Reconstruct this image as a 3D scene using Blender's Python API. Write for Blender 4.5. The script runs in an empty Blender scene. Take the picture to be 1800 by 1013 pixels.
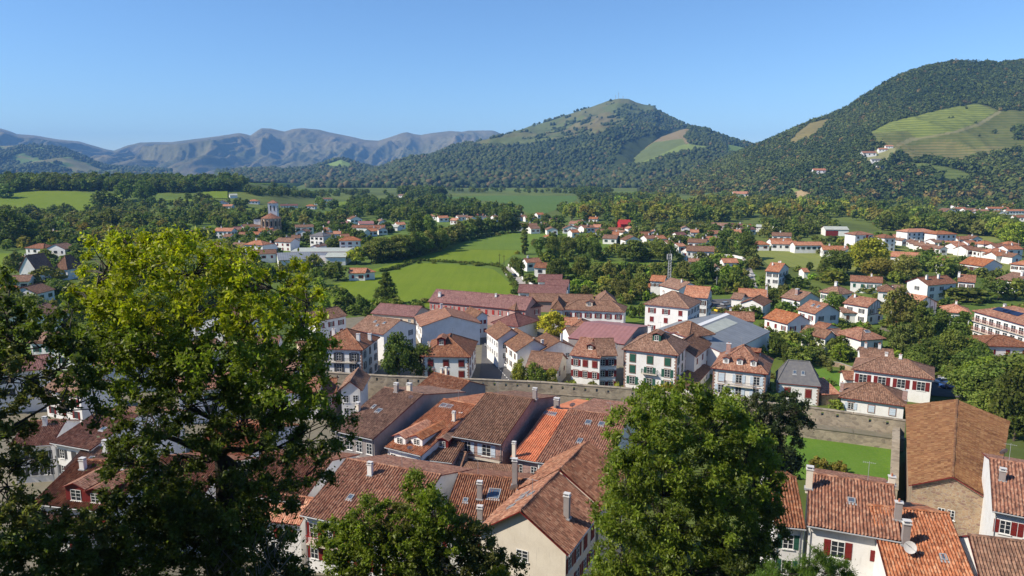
import bpy, bmesh, math, random
import numpy as np
from mathutils import Vector, Matrix, geometry
R = math.radians
random.seed(7)
rng = np.random.default_rng(11)
sc = bpy.context.scene
col = sc.collection

# ------------------------------------------------------------------ camera, sky, sun, exposure
F = 1240.0; PITCH = math.atan(206.5 / F); CP, SP = math.cos(PITCH), math.sin(PITCH); CAMZ = 50.0
cd = bpy.data.cameras.new('camera'); cam = bpy.data.objects.new('camera', cd); col.objects.link(cam)
cam.location = (0, 0, CAMZ); cam.rotation_euler = (math.pi / 2 - PITCH, 0, 0)
cd.sensor_width = 36; cd.lens = 36 * F / 1800; cd.clip_start = 0.5; cd.clip_end = 60000
sc.camera = cam
SUN_EL, SUN_AZ = R(42), R(255)          # azimuth clockwise from +Y
w = bpy.data.worlds.new('World'); sc.world = w; w.use_nodes = True
nt = w.node_tree; bg = nt.nodes['Background']
sky = nt.nodes.new('ShaderNodeTexSky'); sky.sky_type = 'NISHITA'; sky.sun_disc = False
sky.sun_elevation = SUN_EL; sky.sun_rotation = SUN_AZ; sky.altitude = 0
sky.air_density = 1.0; sky.dust_density = 0.0; sky.ozone_density = 9.0
nt.links.new(sky.outputs[0], bg.inputs[0]); bg.inputs[1].default_value = 0.115
sd = bpy.data.lights.new('sun', 'SUN'); sun = bpy.data.objects.new('sun', sd); col.objects.link(sun)
sd.energy = 5.0; sd.angle = R(0.5); sd.color = (1.0, 0.90, 0.75)
sv = Vector((math.sin(SUN_AZ) * math.cos(SUN_EL), math.cos(SUN_AZ) * math.cos(SUN_EL), math.sin(SUN_EL)))
sun.rotation_euler = sv.to_track_quat('Z', 'Y').to_euler(); sun.location = sv * 300
vs = sc.view_settings; vs.view_transform = 'Standard'; vs.look = 'None'; vs.exposure = 0.52; vs.gamma = 1
try:
    sc.cycles.max_bounces = 6; sc.cycles.transmission_bounces = 4; sc.cycles.transparent_max_bounces = 6
    sc.cycles.volume_bounces = 0; sc.cycles.use_denoising = True
except Exception: pass

# ------------------------------------------------------------------ noise, terrain height, picking
def vnoise(x, y, seed=0):
    xi = np.floor(x).astype(np.int64); yi = np.floor(y).astype(np.int64); xf = x - xi; yf = y - yi
    def h(a, b):
        n = (a * 374761393 + b * 668265263 + seed * 1442695041) & 0xffffffff
        n = ((n ^ (n >> 13)) * 1274126177) & 0xffffffff
        return ((n ^ (n >> 16)) & 0xffff) / 65535.0
    u = xf * xf * (3 - 2 * xf); v = yf * yf * (3 - 2 * yf)
    return (h(xi, yi) * (1 - u) + h(xi + 1, yi) * u) * (1 - v) + (h(xi, yi + 1) * (1 - u) + h(xi + 1, yi + 1) * u) * v
def fbm(x, y, o=4, seed=0):
    s = 0; a = 0.5
    for i in range(o): s = s + a * vnoise(x * 2 ** i + 17 * i, y * 2 ** i - 9 * i, seed + i); a *= 0.5
    return s
def ridged(x, y, o=4, seed=0):
    s = 0; a = 0.55
    for i in range(o):
        s = s + a * (1 - abs(2 * vnoise(x * 2 ** i + 5 * i, y * 2 ** i, seed + i) - 1)) ** 1.6; a *= 0.5
    return s
def smooth(a, b, t):
    t = np.clip((t - a) / (b - a), 0, 1); return t * t * (3 - 2 * t)
def zg(x, y):
    x = np.asarray(x, float); y = np.asarray(y, float)
    z = 48 * np.clip(1 - np.maximum(y, 0) / 92.0, 0, 1) ** 1.6
    d = np.hypot(x, y); a = 900 + F * x / np.maximum(y, 1)
    z = z + 32 * smooth(850, 1350, d) * (1 - smooth(1500, 2300, d)) * (1 - smooth(400, 580, a)) * smooth(0, 60, y)
    return z
def zgf(x, y): return float(zg(x, y))
def ray(px, py):
    xc = (px - 900) / F; yc = -(py - 506.5) / F
    return Vector((xc, CP + yc * SP, -SP + yc * CP))
def at_z(px, py, z):
    d = ray(px, py); return Vector((0, 0, CAMZ)) + d * ((z - CAMZ) / d.z)
def at_y(px, py, Y):
    d = ray(px, py); return Vector((0, 0, CAMZ)) + d * (Y / d.y)
def on_ground(px, py, h=0.0):
    d = ray(px, py); t = 20.0
    while t < 9000:
        p = Vector((0, 0, CAMZ)) + d * t
        if p.z < zgf(p.x, p.y) + h:
            lo = t / 1.02; hi = t
            for _ in range(24):
                m = (lo + hi) / 2; p = Vector((0, 0, CAMZ)) + d * m
                if p.z < zgf(p.x, p.y) + h: hi = m
                else: lo = m
            return p
        t *= 1.02
    return Vector((0, 0, CAMZ)) + d * 9000
def to_px(P):
    P = np.asarray(P, float); x = P[..., 0]; y = P[..., 1]; z = P[..., 2] - CAMZ
    dep = y * CP - z * SP; up = y * SP + z * CP
    return 900 + F * x / dep, 506.5 - F * up / dep, dep
def inpoly(px, py, poly):
    c = np.zeros(np.shape(px), bool); n = len(poly)
    for i in range(n):
        x0, y0 = poly[i]; x1, y1 = poly[i - 1]
        m = ((y0 > py) != (y1 > py)) & (px < (x1 - x0) * (py - y0) / (y1 - y0 + 1e-9) + x0); c ^= m
    return c
def Z(x0, y0, s): return lambda x, y: (x0 + x / s, y0 + y / s)
Z1 = Z(500, 640, 2.715); Z2 = Z(1300, 600, 2.452); Z3 = Z(500, 470, 4.405); Z4 = Z(850, 470, 4.405); Z5 = Z(1200, 440, 3.897)
Z6 = Z(1450, 400, 3.377); Z7 = Z(0, 320, 4.22); Z8 = Z(0, 560, 2.237); Z9 = Z(300, 340, 4.5); Z10 = Z(650, 300, 4.22)
Z11 = Z(1000, 320, 4.5); Z12 = Z(1350, 320, 4.0); Z13 = Z(1550, 340, 7.2); Z14 = Z(1250, 360, 5.96); Z15 = Z(0, 640, 2.716); ZZ = Z(0, 0, 1)

# ------------------------------------------------------------------ object helpers
def mesh_np(name, V, Fa, mats=(), mi=None, colr=None, uv=None, sm=False, extra=None):
    V = np.asarray(V, np.float32); Fa = np.asarray(Fa, np.int32); me = bpy.data.meshes.new(name); k = Fa.shape[1]
    me.vertices.add(len(V)); me.vertices.foreach_set('co', V.ravel())
    me.loops.add(Fa.size); me.loops.foreach_set('vertex_index', Fa.ravel())
    me.polygons.add(len(Fa)); me.polygons.foreach_set('loop_start', np.arange(0, Fa.size, k, dtype=np.int32))
    me.polygons.foreach_set('loop_total', np.full(len(Fa), k, np.int32))
    for m in mats: me.materials.append(m)
    if mi is not None: me.polygons.foreach_set('material_index', np.asarray(mi, np.int32))
    if sm: me.polygons.foreach_set('use_smooth', np.ones(len(Fa), bool))
    if colr is not None:
        c = np.asarray(colr, np.float32); c = np.hstack([c, np.ones((len(c), 1), np.float32)]) if c.shape[1] == 3 else c
        a = me.color_attributes.new('cover', 'FLOAT_COLOR', 'POINT'); a.data.foreach_set('color', c.ravel())
    if uv is not None:
        l = me.uv_layers.new(name='uv'); l.data.foreach_set('uv', np.asarray(uv, np.float32).ravel())
    me.update(calc_edges=True); me.validate() if False else None
    return me
def obj(name, me, parent=None, loc=None, rot=None):
    o = bpy.data.objects.new(name, me); col.objects.link(o)
    if parent: o.parent = parent
    if loc is not None: o.location = loc
    if rot is not None: o.rotation_euler = rot
    return o
LABELS = {}
def tag(o, label, cat, group=None):
    o['label'] = label; o['category'] = cat
    if group: o['group'] = group
    return o
def thing(name, label, cat, loc, rz=0, group=None):
    o = obj(name, None, None, loc, (0, 0, rz)); o.empty_display_size = 0.5
    return tag(o, label, cat, group)
def setting(name, me, kind='structure'):
    o = obj(name, me); o['kind'] = kind; return o
class MB:
    'collects polygons with material slots and uv, builds one mesh'
    def __init__(s): s.v = []; s.f = []; s.m = []; s.uv = []
    def poly(s, pts, m=0, uv=None):
        b = len(s.v); s.v += [tuple(p) for p in pts]; s.f.append(tuple(range(b, b + len(pts)))); s.m.append(m)
        s.uv += list(uv) if uv else [(p[0] + p[1], p[2]) for p in pts]
    def box(s, x0, x1, y0, y1, z0, z1, m=0, M=None):
        c = [Vector((x, y, z)) for z in (z0, z1) for y in (y0, y1) for x in (x0, x1)]
        if M is not None: c = [M @ p for p in c]
        for f in ((0, 2, 3, 1), (4, 5, 7, 6), (0, 1, 5, 4), (2, 6, 7, 3), (0, 4, 6, 2), (1, 3, 7, 5)): s.poly([c[i] for i in f], m)
    def tube(s, pts, rad, n=6, m=0, cap=True):
        rings = []
        for i, p in enumerate(pts):
            p = Vector(p); t = (Vector(pts[min(i + 1, len(pts) - 1)]) - Vector(pts[max(i - 1, 0)])).normalized()
            a = t.orthogonal().normalized() if abs(t.z) > .9 else Vector((0, 0, 1)).cross(t).normalized(); b = t.cross(a)
            r = rad[i] if hasattr(rad, '__len__') else rad
            rings.append([p + a * (r * math.cos(2 * math.pi * k / n)) + b * (r * math.sin(2 * math.pi * k / n)) for k in range(n)])
        for A, B in zip(rings, rings[1:]):
            for k in range(n): s.poly([A[k], A[(k + 1) % n], B[(k + 1) % n], B[k]], m)
        if cap: s.poly(rings[-1], m); s.poly(rings[0][::-1], m)
    def mesh(s, name, mats, smooth=False):
        me = bpy.data.meshes.new(name); me.from_pydata(s.v, [], s.f)
        for x in mats: me.materials.append(x)
        me.polygons.foreach_set('material_index', np.asarray(s.m, np.int32))
        l = me.uv_layers.new(name='uv'); l.data.foreach_set('uv', np.asarray(s.uv, np.float32).ravel())
        if smooth: me.polygons.foreach_set('use_smooth', np.ones(len(s.f), bool))
        return me
    def build(s, name, mats, parent=None, loc=None, rot=None, smooth=False):
        return obj(name, s.mesh(name, mats if isinstance(mats, (list, tuple)) else [mats], smooth), parent, loc, rot)

# ------------------------------------------------------------------ material helpers
class NT:
    def __init__(s, name):
        s.m = bpy.data.materials.new(name); s.m.use_nodes = True; s.t = s.m.node_tree; s.b = s.t.nodes['Principled BSDF']
        s.out = s.t.nodes['Material Output']
    def n(s, t, **k):
        x = s.t.nodes.new('ShaderNode' + t)
        for a, b in k.items(): setattr(x, a, b)
        return x
    def set(s, node, i, v):
        if hasattr(v, 'is_linked') or hasattr(v, 'links'): s.t.links.new(v, node.inputs[i])
        else:
            if isinstance(v, tuple) and len(v) == 3 and node.inputs[i].type == 'RGBA': v = (*v, 1)
            node.inputs[i].default_value = v
    def math(s, op, a, b=0.0, c=0.0):
        x = s.n('Math', operation=op); s.set(x, 0, a); s.set(x, 1, b); s.set(x, 2, c); return x.outputs[0]
    def mix(s, f, a, b, mode='MIX'):
        x = s.n('Mix', data_type='RGBA', blend_type=mode); s.set(x, 0, f); s.set(x, 6, a); s.set(x, 7, b); return x.outputs[2]
    def noise(s, vec, scale, detail=3, rough=.55, out=0):
        x = s.n('TexNoise'); s.set(x, 'Vector', vec) if vec is not None else None
        s.set(x, 'Scale', scale); s.set(x, 'Detail', detail); s.set(x, 'Roughness', rough); return x.outputs[out]
    def ramp(s, f, stops):
        x = s.n('ValToRGB'); s.set(x, 0, f); e = x.color_ramp.elements
        while len(e) < len(stops): e.new(0.5)
        for i, (p, c) in enumerate(stops): e[i].position = p; e[i].color = (*c, 1) if len(c) == 3 else c
        return x.outputs[0]
    def mr(s, v, a, b, c=0., d=1.):
        x = s.n('MapRange'); s.set(x, 0, v); s.set(x, 1, a); s.set(x, 2, b); s.set(x, 3, c); s.set(x, 4, d); return x.outputs[0]
    def pos(s): return s.n('NewGeometry').outputs['Position']
    def oc(s): return s.n('TexCoord').outputs['Object']
    def attr(s, a, out=0): x = s.n('Attribute'); x.attribute_name = a; return x.outputs[out]
    def bump(s, h, dist=.05, st=1.0):
        x = s.n('Bump'); s.set(x, 'Height', h); s.set(x, 'Distance', dist); s.set(x, 'Strength', st); s.set(s.b, 'Normal', x.outputs[0])
    def fin(s, c, rough=.9, spec=.2, metal=0.):
        s.set(s.b, 'Base Color', c); s.set(s.b, 'Roughness', rough); s.set(s.b, 'Specular IOR Level', spec); s.set(s.b, 'Metallic', metal); return s.m
# ------------------------------------------------------------------ ground and hills
def land_mat(name, bumpd=0.6, nscale=0.02, vines=False, amt=0.35):
    t = NT(name); c = t.attr('cover'); p = t.pos()
    n1 = t.noise(p, nscale, 6, .65); n2 = t.noise(p, nscale * 9, 4, .6)
    c = t.mix(t.math('MULTIPLY', t.mr(n1, .35, .7), amt * 1.3), c, t.mix(1., c, (.55, .58, .5), 'MULTIPLY'))
    c = t.mix(t.math('MULTIPLY', t.mr(n2, .4, .7), amt), c, t.mix(1., c, (1.35, 1.25, 1.2), 'MULTIPLY'))
    if vines:
        a = t.attr('cover', 3); s = t.n('SeparateXYZ'); t.set(s, 0, p)
        ph = t.math('ADD', t.math('MULTIPLY', s.outputs[2], 1.15), t.math('MULTIPLY', n1, 9.0))
        st = t.mr(t.math('SINE', ph), -.2, .7)
        c = t.mix(t.math('MULTIPLY', t.math('MULTIPLY', st, a), .6), c, (.055, .085, .022))
    t.bump(t.math('ADD', n1, t.math('MULTIPLY', n2, .4)), bumpd * 3, .8)
    return t.fin(c, .95, .1)
def grass_mat(name, ca, cb, cc, sc_=.03):
    t = NT(name); p = t.pos(); n1 = t.noise(p, sc_, 5, .6); n2 = t.noise(p, sc_ * 22, 4, .7); n3 = t.noise(p, 2.2, 3, .7)
    c = t.mix(t.mr(n1, .35, .65), ca, cb); c = t.mix(t.math('MULTIPLY', t.mr(n2, .45, .75), .6), c, cc)
    mp = t.n('Mapping'); t.set(mp, 'Vector', p); mp.inputs['Rotation'].default_value = (0, 0, .5); mp.inputs['Scale'].default_value = (.35, .012, 1); n4 = t.noise(mp.outputs[0], 1.0, 3, .6); c = t.mix(t.math('MULTIPLY', t.mr(n4, .4, .65), .4), c, t.mix(1., c, (.72, .78, .7), 'MULTIPLY'))
    c = t.mix(t.math('MULTIPLY', t.mr(n3, .4, .7), .25), c, t.mix(1., c, (.6, .6, .5), 'MULTIPLY'))
    t.bump(n3, .12, .6); return t.fin(c, .95, .1)
M_ground = land_mat('garden_ground', .15, .03, amt=.6)
V = []; ringr = np.concatenate([[0.5], np.geomspace(4, 12300, 120)]); NA = 240
th = np.linspace(0, 2 * np.pi, NA, endpoint=False)
gx = np.outer(ringr, np.sin(th)); gy = np.outer(ringr, np.cos(th)); gz = zg(gx, gy)
n1 = fbm(gx / 60., gy / 60., 4, 3); n2 = fbm(gx / 230., gy / 230., 3, 8)
cA = np.array([.12, .155, .034]); cB = np.array([.075, .10, .027]); cC = np.array([.15, .15, .06]); cD = np.array([.10, .17, .03])
k1 = smooth(.35, .6, n1)[..., None]; k2 = smooth(.45, .62, n2)[..., None]
cov = cA * (1 - k1) + cB * k1; cov = cov * (1 - .6 * k2) + cD * .6 * k2
slope = (smooth(96, 80, np.hypot(gx, gy)) * (gy < 96))[..., None]; cov = cov * (1 - slope) + np.array([.045, .05, .025]) * slope
Vg = np.stack([gx, gy, gz], -1).reshape(-1, 3); nr = len(ringr); i0 = np.arange(nr - 1)[:, None] * NA + np.arange(NA)[None]
j1 = (np.arange(NA) + 1) % NA; i1 = np.arange(nr - 1)[:, None] * NA + j1[None]
Fg = np.stack([i0, i1, i1 + NA, i0 + NA], -1).reshape(-1, 4)
setting('ground', mesh_np('ground', Vg, Fg[:, ::-1], [M_ground], colr=cov.reshape(-1, 3), sm=True))

def sheet(name, poly, mat, lift=.05, kind='structure', step=None):
    P = [on_ground(*p) for p in poly]; xy = [Vector((p.x, p.y)) for p in P]; area = abs(geometry.area_tri(Vector((0, 0, 0)), Vector((1, 0, 0)), Vector((0, 1, 0))))
    xs = [p.x for p in xy]; ys = [p.y for p in xy]; n0 = len(xy); st = step or max(max(xs) - min(xs), max(ys) - min(ys)) / 24
    X, Y = np.meshgrid(np.arange(min(xs), max(xs), st), np.arange(min(ys), max(ys), st)); X = X.ravel(); Y = Y.ravel()
    ok = inpoly(X, Y, [(p.x, p.y) for p in xy])
    pts = xy + [Vector((a, b)) for a, b in zip(X[ok], Y[ok])]
    r = geometry.delaunay_2d_cdt(pts, [], [list(range(n0))], 1, 1e-4)
    v = np.array([[p.x, p.y] for p in r[0]]); z = zg(v[:, 0], v[:, 1]) + lift
    me = bpy.data.meshes.new(name); me.from_pydata(np.column_stack([v, z]).tolist(), [], [tuple(f) for f in r[2]]); me.materials.append(mat)
    for p in me.polygons: p.use_smooth = True
    bmm = bmesh.new(); bmm.from_mesh(me); bmesh.ops.recalc_face_normals(bmm, faces=bmm.faces)
    if sum(f.normal.z for f in bmm.faces) < 0: bmesh.ops.reverse_faces(bmm, faces=bmm.faces)
    bmm.to_mesh(me); bmm.free()
    return setting(name, me, kind)
G_bright = grass_mat('meadow_grass', (.125, .185, .012), (.15, .205, .016), (.175, .205, .04))
G_mid = grass_mat('pasture_grass', (.10, .165, .022), (.125, .19, .026), (.16, .19, .05))
G_dark = grass_mat('crop_green', (.075, .135, .025), (.085, .145, .03), (.11, .16, .05), .008)
G_yel = grass_mat('dry_meadow', (.17, .2, .045), (.2, .22, .055), (.24, .23, .09))
G_lawn = grass_mat('lawn_grass', (.085, .17, .02), (.11, .2, .025), (.15, .2, .05), .12)
FIELDS = [
 (G_bright, [(556, 505), (600, 497), (650, 486), (690, 477), (738, 462.5), (816, 466), (866, 473), (880, 483), (899, 501), (905, 516), (750, 540), (640, 545), (560, 540)]),
 (G_bright, [(600, 494), (650, 481), (690, 472), (737, 457.5), (759, 459.5), (825, 464), (866, 467.5), (884, 462), (900, 450), (922, 441), (900, 440), (860, 439), (796, 439), (760, 446), (700, 462), (655, 474)]),
 (G_mid, [(797, 438), (860, 438.2), (900, 439), (922, 440), (945, 425), (1000, 418), (1055, 417), (1060, 411), (900, 408), (850, 412), (800, 432)]),
 (G_bright, [(640, 417), (722, 417), (724, 437), (690, 436), (655, 428)]),
 (G_bright, [(576, 357), (610, 354), (611, 365), (580, 362)]), (G_bright, [(570, 372), (600, 371), (598, 382), (575, 383)]),
 (G_bright, [(-120, 349), (-40, 347), (0, 345), (40, 339), (75, 337), (130, 338), (170, 342), (215, 345), (215, 352), (163, 373), (100, 377), (50, 375), (-20, 369), (-120, 372)]),
 (G_bright, [(264, 353), (300, 354), (370, 357), (376, 350), (330, 351)]), (G_bright, [(345, 338), (400, 336), (400, 350), (362, 349)]),
 (G_bright, [(-60, 446), (42, 446), (40, 456), (20, 469), (-60, 472)]), (G_bright, [(385, 368), (440, 366), (520, 374), (505, 380), (400, 382)]),
 (G_dark, [(763, 345), (800, 346), (870, 344), (1020, 344.5), (1010, 353), (985, 366), (960, 375), (930, 376), (905, 363), (860, 353), (800, 352)]),
 (G_mid, [(1047, 459), (1130, 461), (1195, 463), (1198, 475), (1150, 477), (1060, 478), (1045, 470)]),
 (G_yel, [(1325, 438), (1400, 441), (1450, 447), (1500, 455), (1575, 470), (1500, 476), (1440, 475), (1350, 466), (1333, 450)]),
 (G_mid, [(1468, 414), (1502, 413), (1504, 428), (1476, 428)]), (G_yel, [(1683, 414), (1750, 417), (1760, 425), (1735, 427), (1700, 425)]),
 (G_yel, [(1556, 436), (1640, 442), (1690, 450), (1800, 470), (1790, 482), (1660, 457), (1560, 446)]),
 (G_mid, [(1550, 383), (1578, 383), (1578, 400), (1556, 402)]), (G_lawn, [(1430, 646), (1487, 655), (1488, 690), (1450, 690)]),
 (G_lawn, [(1385, 760), (1440, 758), (1580, 782), (1578, 862), (1480, 850), (1370, 840)]),
 (G_mid, [(1325, 478), (1338, 490), (1338, 512), (1330, 512)]), (G_mid, [(1098, 545), (1125, 545), (1130, 565), (1100, 570)]),
 (G_mid, [(430, 331), (520, 329), (540, 322), (440, 322)]), (G_yel, [(405, 320), (500, 319), (490, 316), (410, 316)]),
 (G_mid, [(1040, 425), (1090, 428), (1085, 445), (1050, 448)]),
]
for i, (m, p) in enumerate(FIELDS): sheet('field', p, m, .06 + .004 * i if i not in (6, 7, 8) else .8)
def asphalt(name, c, stain):
    t = NT(name); p = t.pos(); n = t.noise(p, .6, 5, .7); n2 = t.noise(p, 14, 2)
    return t.fin(t.mix(t.mr(n, .35, .7), t.mix(t.math('MULTIPLY', n2, .4), c, stain), stain), .9, .25)
M_road = asphalt('asphalt', (.075, .075, .08), (.105, .10, .10)); M_lane = asphalt('pale_lane', (.30, .28, .26), (.38, .35, .31)); M_pave = asphalt('paving', (.34, .32, .29), (.27, .25, .23))
sheet('road', [(848, 596), (857, 596), (874, 632), (905, 655), (935, 682), (840, 682), (846, 640)], M_road, .17)
sheet('pavement', [(857, 596), (860, 596), (880, 632), (912, 655), (945, 682), (935, 682), (905, 655), (874, 632)], M_pave, .29)
sheet('lane', [(884, 470), (893, 469), (911, 487), (930, 501.5), (944, 511), (930, 512), (901, 494), (889, 485)], M_lane, .17)
sheet('lane', [(1303, 452), (1308, 452), (1319, 466), (1327, 490), (1332, 508), (1314, 508), (1312, 480)], M_lane, .17)
sheet('road', [(1630, 664), (1700, 668), (1800, 690), (1800, 705), (1686, 700), (1625, 696)], M_road, .17)
sheet('car_park', [(1250, 527), (1288, 526), (1292, 560), (1240, 575), (1235, 545)], M_road, .17)
sheet('car_park', [(490, 455), (520, 440), (560, 436), (620, 440), (610, 466), (500, 470)], M_lane, .17)
sheet('street', [(130, 655), (205, 652), (235, 668), (215, 700), (120, 690)], M_lane, .17)
sheet('street', [(1655, 890), (1700, 905), (1690, 1010), (1630, 1010)], M_pave, .1, step=1.5)

M_yard = asphalt('courtyard', (.20, .17, .13), (.13, .125, .085))
sheet('courtyard', [(-60, 700), (300, 690), (560, 662), (800, 690), (1000, 700), (1060, 730), (1060, 1000), (900, 1012), (300, 1012), (-60, 1012)], M_yard, .05, step=3.0)
for yk, q in enumerate(([(545, 566), (760, 545), (860, 552), (1000, 566), (1130, 574), (1240, 600), (1240, 694), (560, 668)], [(1560, 560), (1600, 566), (1590, 590), (1545, 580)], [(1400, 610), (1440, 615), (1430, 630), (1395, 625)], [(1290, 600), (1330, 640), (1300, 690), (1240, 690)], [(1090, 690), (1240, 690), (1240, 705), (1090, 698)], [(880, 640), (960, 650), (1000, 670), (940, 680)])): sheet('yard', q, M_yard, .09 + .006 * yk)
# white marking on the road beside the car
mk = MB(); lw = NT('road_paint'); M_paint = lw.fin((.75, .75, .72), .7)
a_, b_ = on_ground(873, 645), on_ground(897, 672)
for k in range(7):
    p = a_.lerp(b_, k / 7); q = a_.lerp(b_, (k + .5) / 7); d = (q - p).normalized(); s = Vector((-d.y, d.x, 0)) * .08
    mk.poly([Vector((*(v.xy), .18)) for v in (p - s, q - s, q + s, p + s)])
setting('road_marking', mk.mesh('road_marking', [M_paint]))

HILLS = {}
def hill(name, crest, Yf, Yc, Yb, ncol, nrow, mat, cover, p=1.2, amp=30, scl=300, seed=1, rid=True, zf=0.0, yst=.45):
    cu = np.array([c[0] for c in crest], float); cv = np.array([c[1] for c in crest], float)
    u = np.linspace(cu[0], cu[-1], ncol); py = np.interp(u, cu, cv)
    fy = lambda q: q(u) if callable(q) else np.full(ncol, float(q))
    Yf_, Yc_, Yb_ = fy(Yf), fy(Yc), fy(Yb)
    zc = np.zeros(ncol); a = np.zeros(ncol)
    for i in range(ncol):
        P = at_y(u[i], py[i], Yc_[i]); zc[i] = P.z; a[i] = P.x / P.y
    nb = nrow // 4; t = np.concatenate([np.linspace(0, 1, nrow), 1 + np.linspace(0, 1, nb + 1)[1:]])
    T = t[:, None]; Y = np.where(T <= 1, Yf_ + (Yc_ - Yf_) * T, Yc_ + (Yb_ - Yc_) * (T - 1)); X = Y * a[None]
    tt = np.clip(T, 0, 1); base = np.where(T <= 1, tt ** p, np.cos(np.clip(T - 1, 0, 1) * np.pi / 2) ** 1.2)
    Zz = zf + (zc[None] - zf) * base
    env = np.where(T <= 1, (4 * tt * (1 - tt)) ** .7, 4 * (T - 1) * (2 - T)) * np.clip(zc[None] / 150, 0, 1)
    wx_ = (fbm(X / scl / 2, Y / scl / 2, 3, seed + 3) - .5) * 1.1; nz = (ridged if rid else fbm)(X / scl + wx_, Y / scl * yst + wx_, 6, seed) - (.5 if rid else .5)
    if name == 'mountains': nz = (nz + .45 * (ridged(X / 300 + wx_ * 2, Y / 300 * .3 + wx_, 5, 77) - .5)) * (1 - .75 * smooth(.8, 1., tt))
    Zz = Zz + amp * env * nz - 2 * (tt <= 0)
    if name == 'mountains':
        lim = CAMZ + (zc[None] - CAMZ) * Y / Yc_[None] * (.975 - .1 * (1 - tt)); Zz = np.where(T < 1, np.where(Zz > lim, lim - .35 * np.minimum(Zz - lim, 60), Zz), Zz)
    Vv = np.stack([X, Y, Zz], -1); pxx, pyy, _ = to_px(Vv)
    cv_ = cover(pxx, pyy, Vv, T * np.ones_like(X), env)
    n0, m0 = X.shape; ii = np.arange(n0 - 1)[:, None] * m0 + np.arange(m0 - 1)[None]
    Fc = np.stack([ii, ii + 1, ii + 1 + m0, ii + m0], -1).reshape(-1, 4)
    setting(name, mesh_np(name, Vv.reshape(-1, 3), Fc, [mat], colr=cv_.reshape(-1, cv_.shape[-1]), sm=True))
    HILLS[name + str(len(HILLS))] = (Vv, T * np.ones_like(X), pxx, pyy)
M_hill = land_mat('hill_ground', .8, .012, True); M_mnt = land_mat('mountain_ground', 6, .004, amt=.8)
z8 = lambda *p: [(900 + x / 2, 80 + y / 2) for x, y in p]
C = lambda *c: np.array(c, float)
def paint(c, m, v, k=1.0): c[m, :3] = c[m, :3] * (1 - k) + np.array(v) * k
# right-hand vineyard hill
VIN = z8((1250, 310), (1330, 270), (1450, 240), (1560, 215), (1640, 205), (1680, 215), (1710, 230), (1760, 228), (2000, 235), (2000, 290), (1760, 290), (1765, 330), (2000, 330), (2000, 365), (1740, 370), (1650, 385), (1580, 412), (1500, 405), (1400, 400), (1370, 385), (1340, 355), (1290, 350))
VINL = z8((1250, 310), (1330, 270), (1450, 240), (1560, 215), (1640, 205), (1700, 232), (1640, 270), (1560, 300), (1420, 325), (1390, 300))
VIN2 = z8((1370, 415), (1450, 412), (1540, 430), (1620, 455), (1570, 490), (1510, 480), (1500, 450), (1420, 430)); BRN = z8((965, 350), (1000, 308), (1050, 272), (1125, 256), (1100, 285), (1060, 320), (1000, 345))
VIN3 = [(1196, 347), (1222, 340), (1273, 337), (1289, 342), (1291, 349), (1222, 353)]; TAN = [(1383, 341), (1407, 334), (1432, 343), (1446, 356), (1410, 358)]; TAN2 = [(1455, 352), (1485, 348), (1492, 362), (1462, 366)]
YARD = z8((1225, 390), (1290, 360), (1345, 352), (1360, 380), (1300, 420), (1240, 415)); YARD2 = z8((1025, 445), (1100, 440), (1105, 458), (1030, 458))
GRN3 = [(1372, 330), (1398, 330), (1404, 336), (1386, 339)]; TRACK = z8((1350, 350), (1400, 325), (1430, 325), (1560, 300), (1640, 272), (1715, 228), (1722, 234), (1650, 280), (1560, 308), (1420, 333), (1355, 358))
OPEN_R = [VIN, VIN2, BRN, VIN3, TAN, TAN2, YARD, YARD2, GRN3]
def cov_r(px, py, Vv, T, env):
    c = np.zeros(px.shape + (4,)); n = fbm(Vv[..., 0] / 90, Vv[..., 1] / 90, 4, 5)[..., None]; c[..., :3] = C(.03, .045, .014) * (1 - n) + C(.06, .065, .022) * n
    for P, v, a in ((VIN, (.12, .125, .04), 1.), (VINL, (.16, .185, .042), 1.), (VIN2, (.115, .145, .04), 1.), (BRN, (.19, .155, .06), .4), (VIN3, (.10, .14, .05), 1.), (TAN, (.36, .27, .15), 0.), (TAN2, (.22, .2, .08), 0), (YARD, (.2, .2, .09), 0), (YARD2, (.2, .2, .09), 0), (GRN3, (.15, .2, .05), 0), (TRACK, (.19, .18, .09), 0)):
        m = inpoly(px, py, P) & (T <= 1); c[m, :3] = v; c[m, 3] = a
    m = inpoly(px, py, VIN) & ~inpoly(px, py, VINL) & (fbm(Vv[..., 0] / 130, Vv[..., 2] / 60, 3, 21) > .52); paint(c, m, (.2, .165, .07), .6)
    return c
hill('hill', [(1120, 331), (1180, 322), (1220, 305), (1260, 287), (1300, 270), (1330, 257), (1365, 243), (1400, 226), (1430, 213), (1462, 204), (1490, 190), (1520, 170), (1560, 145), (1590, 131), (1640, 116), (1680, 110), (1750, 113), (1800, 108), (1880, 112), (1960, 135), (2100, 190), (2300, 290)],
     lambda u: np.interp(u, [1120, 1230, 1320, 1420, 1800, 2300], [1650, 1500, 1330, 1130, 1040, 1000]), lambda u: np.interp(u, [1120, 1330, 1560, 2300], [2000, 2050, 2000, 2000]), 3300, 420, 200, M_hill, cov_r, 1.15, 55, 260, 3, True)
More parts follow.
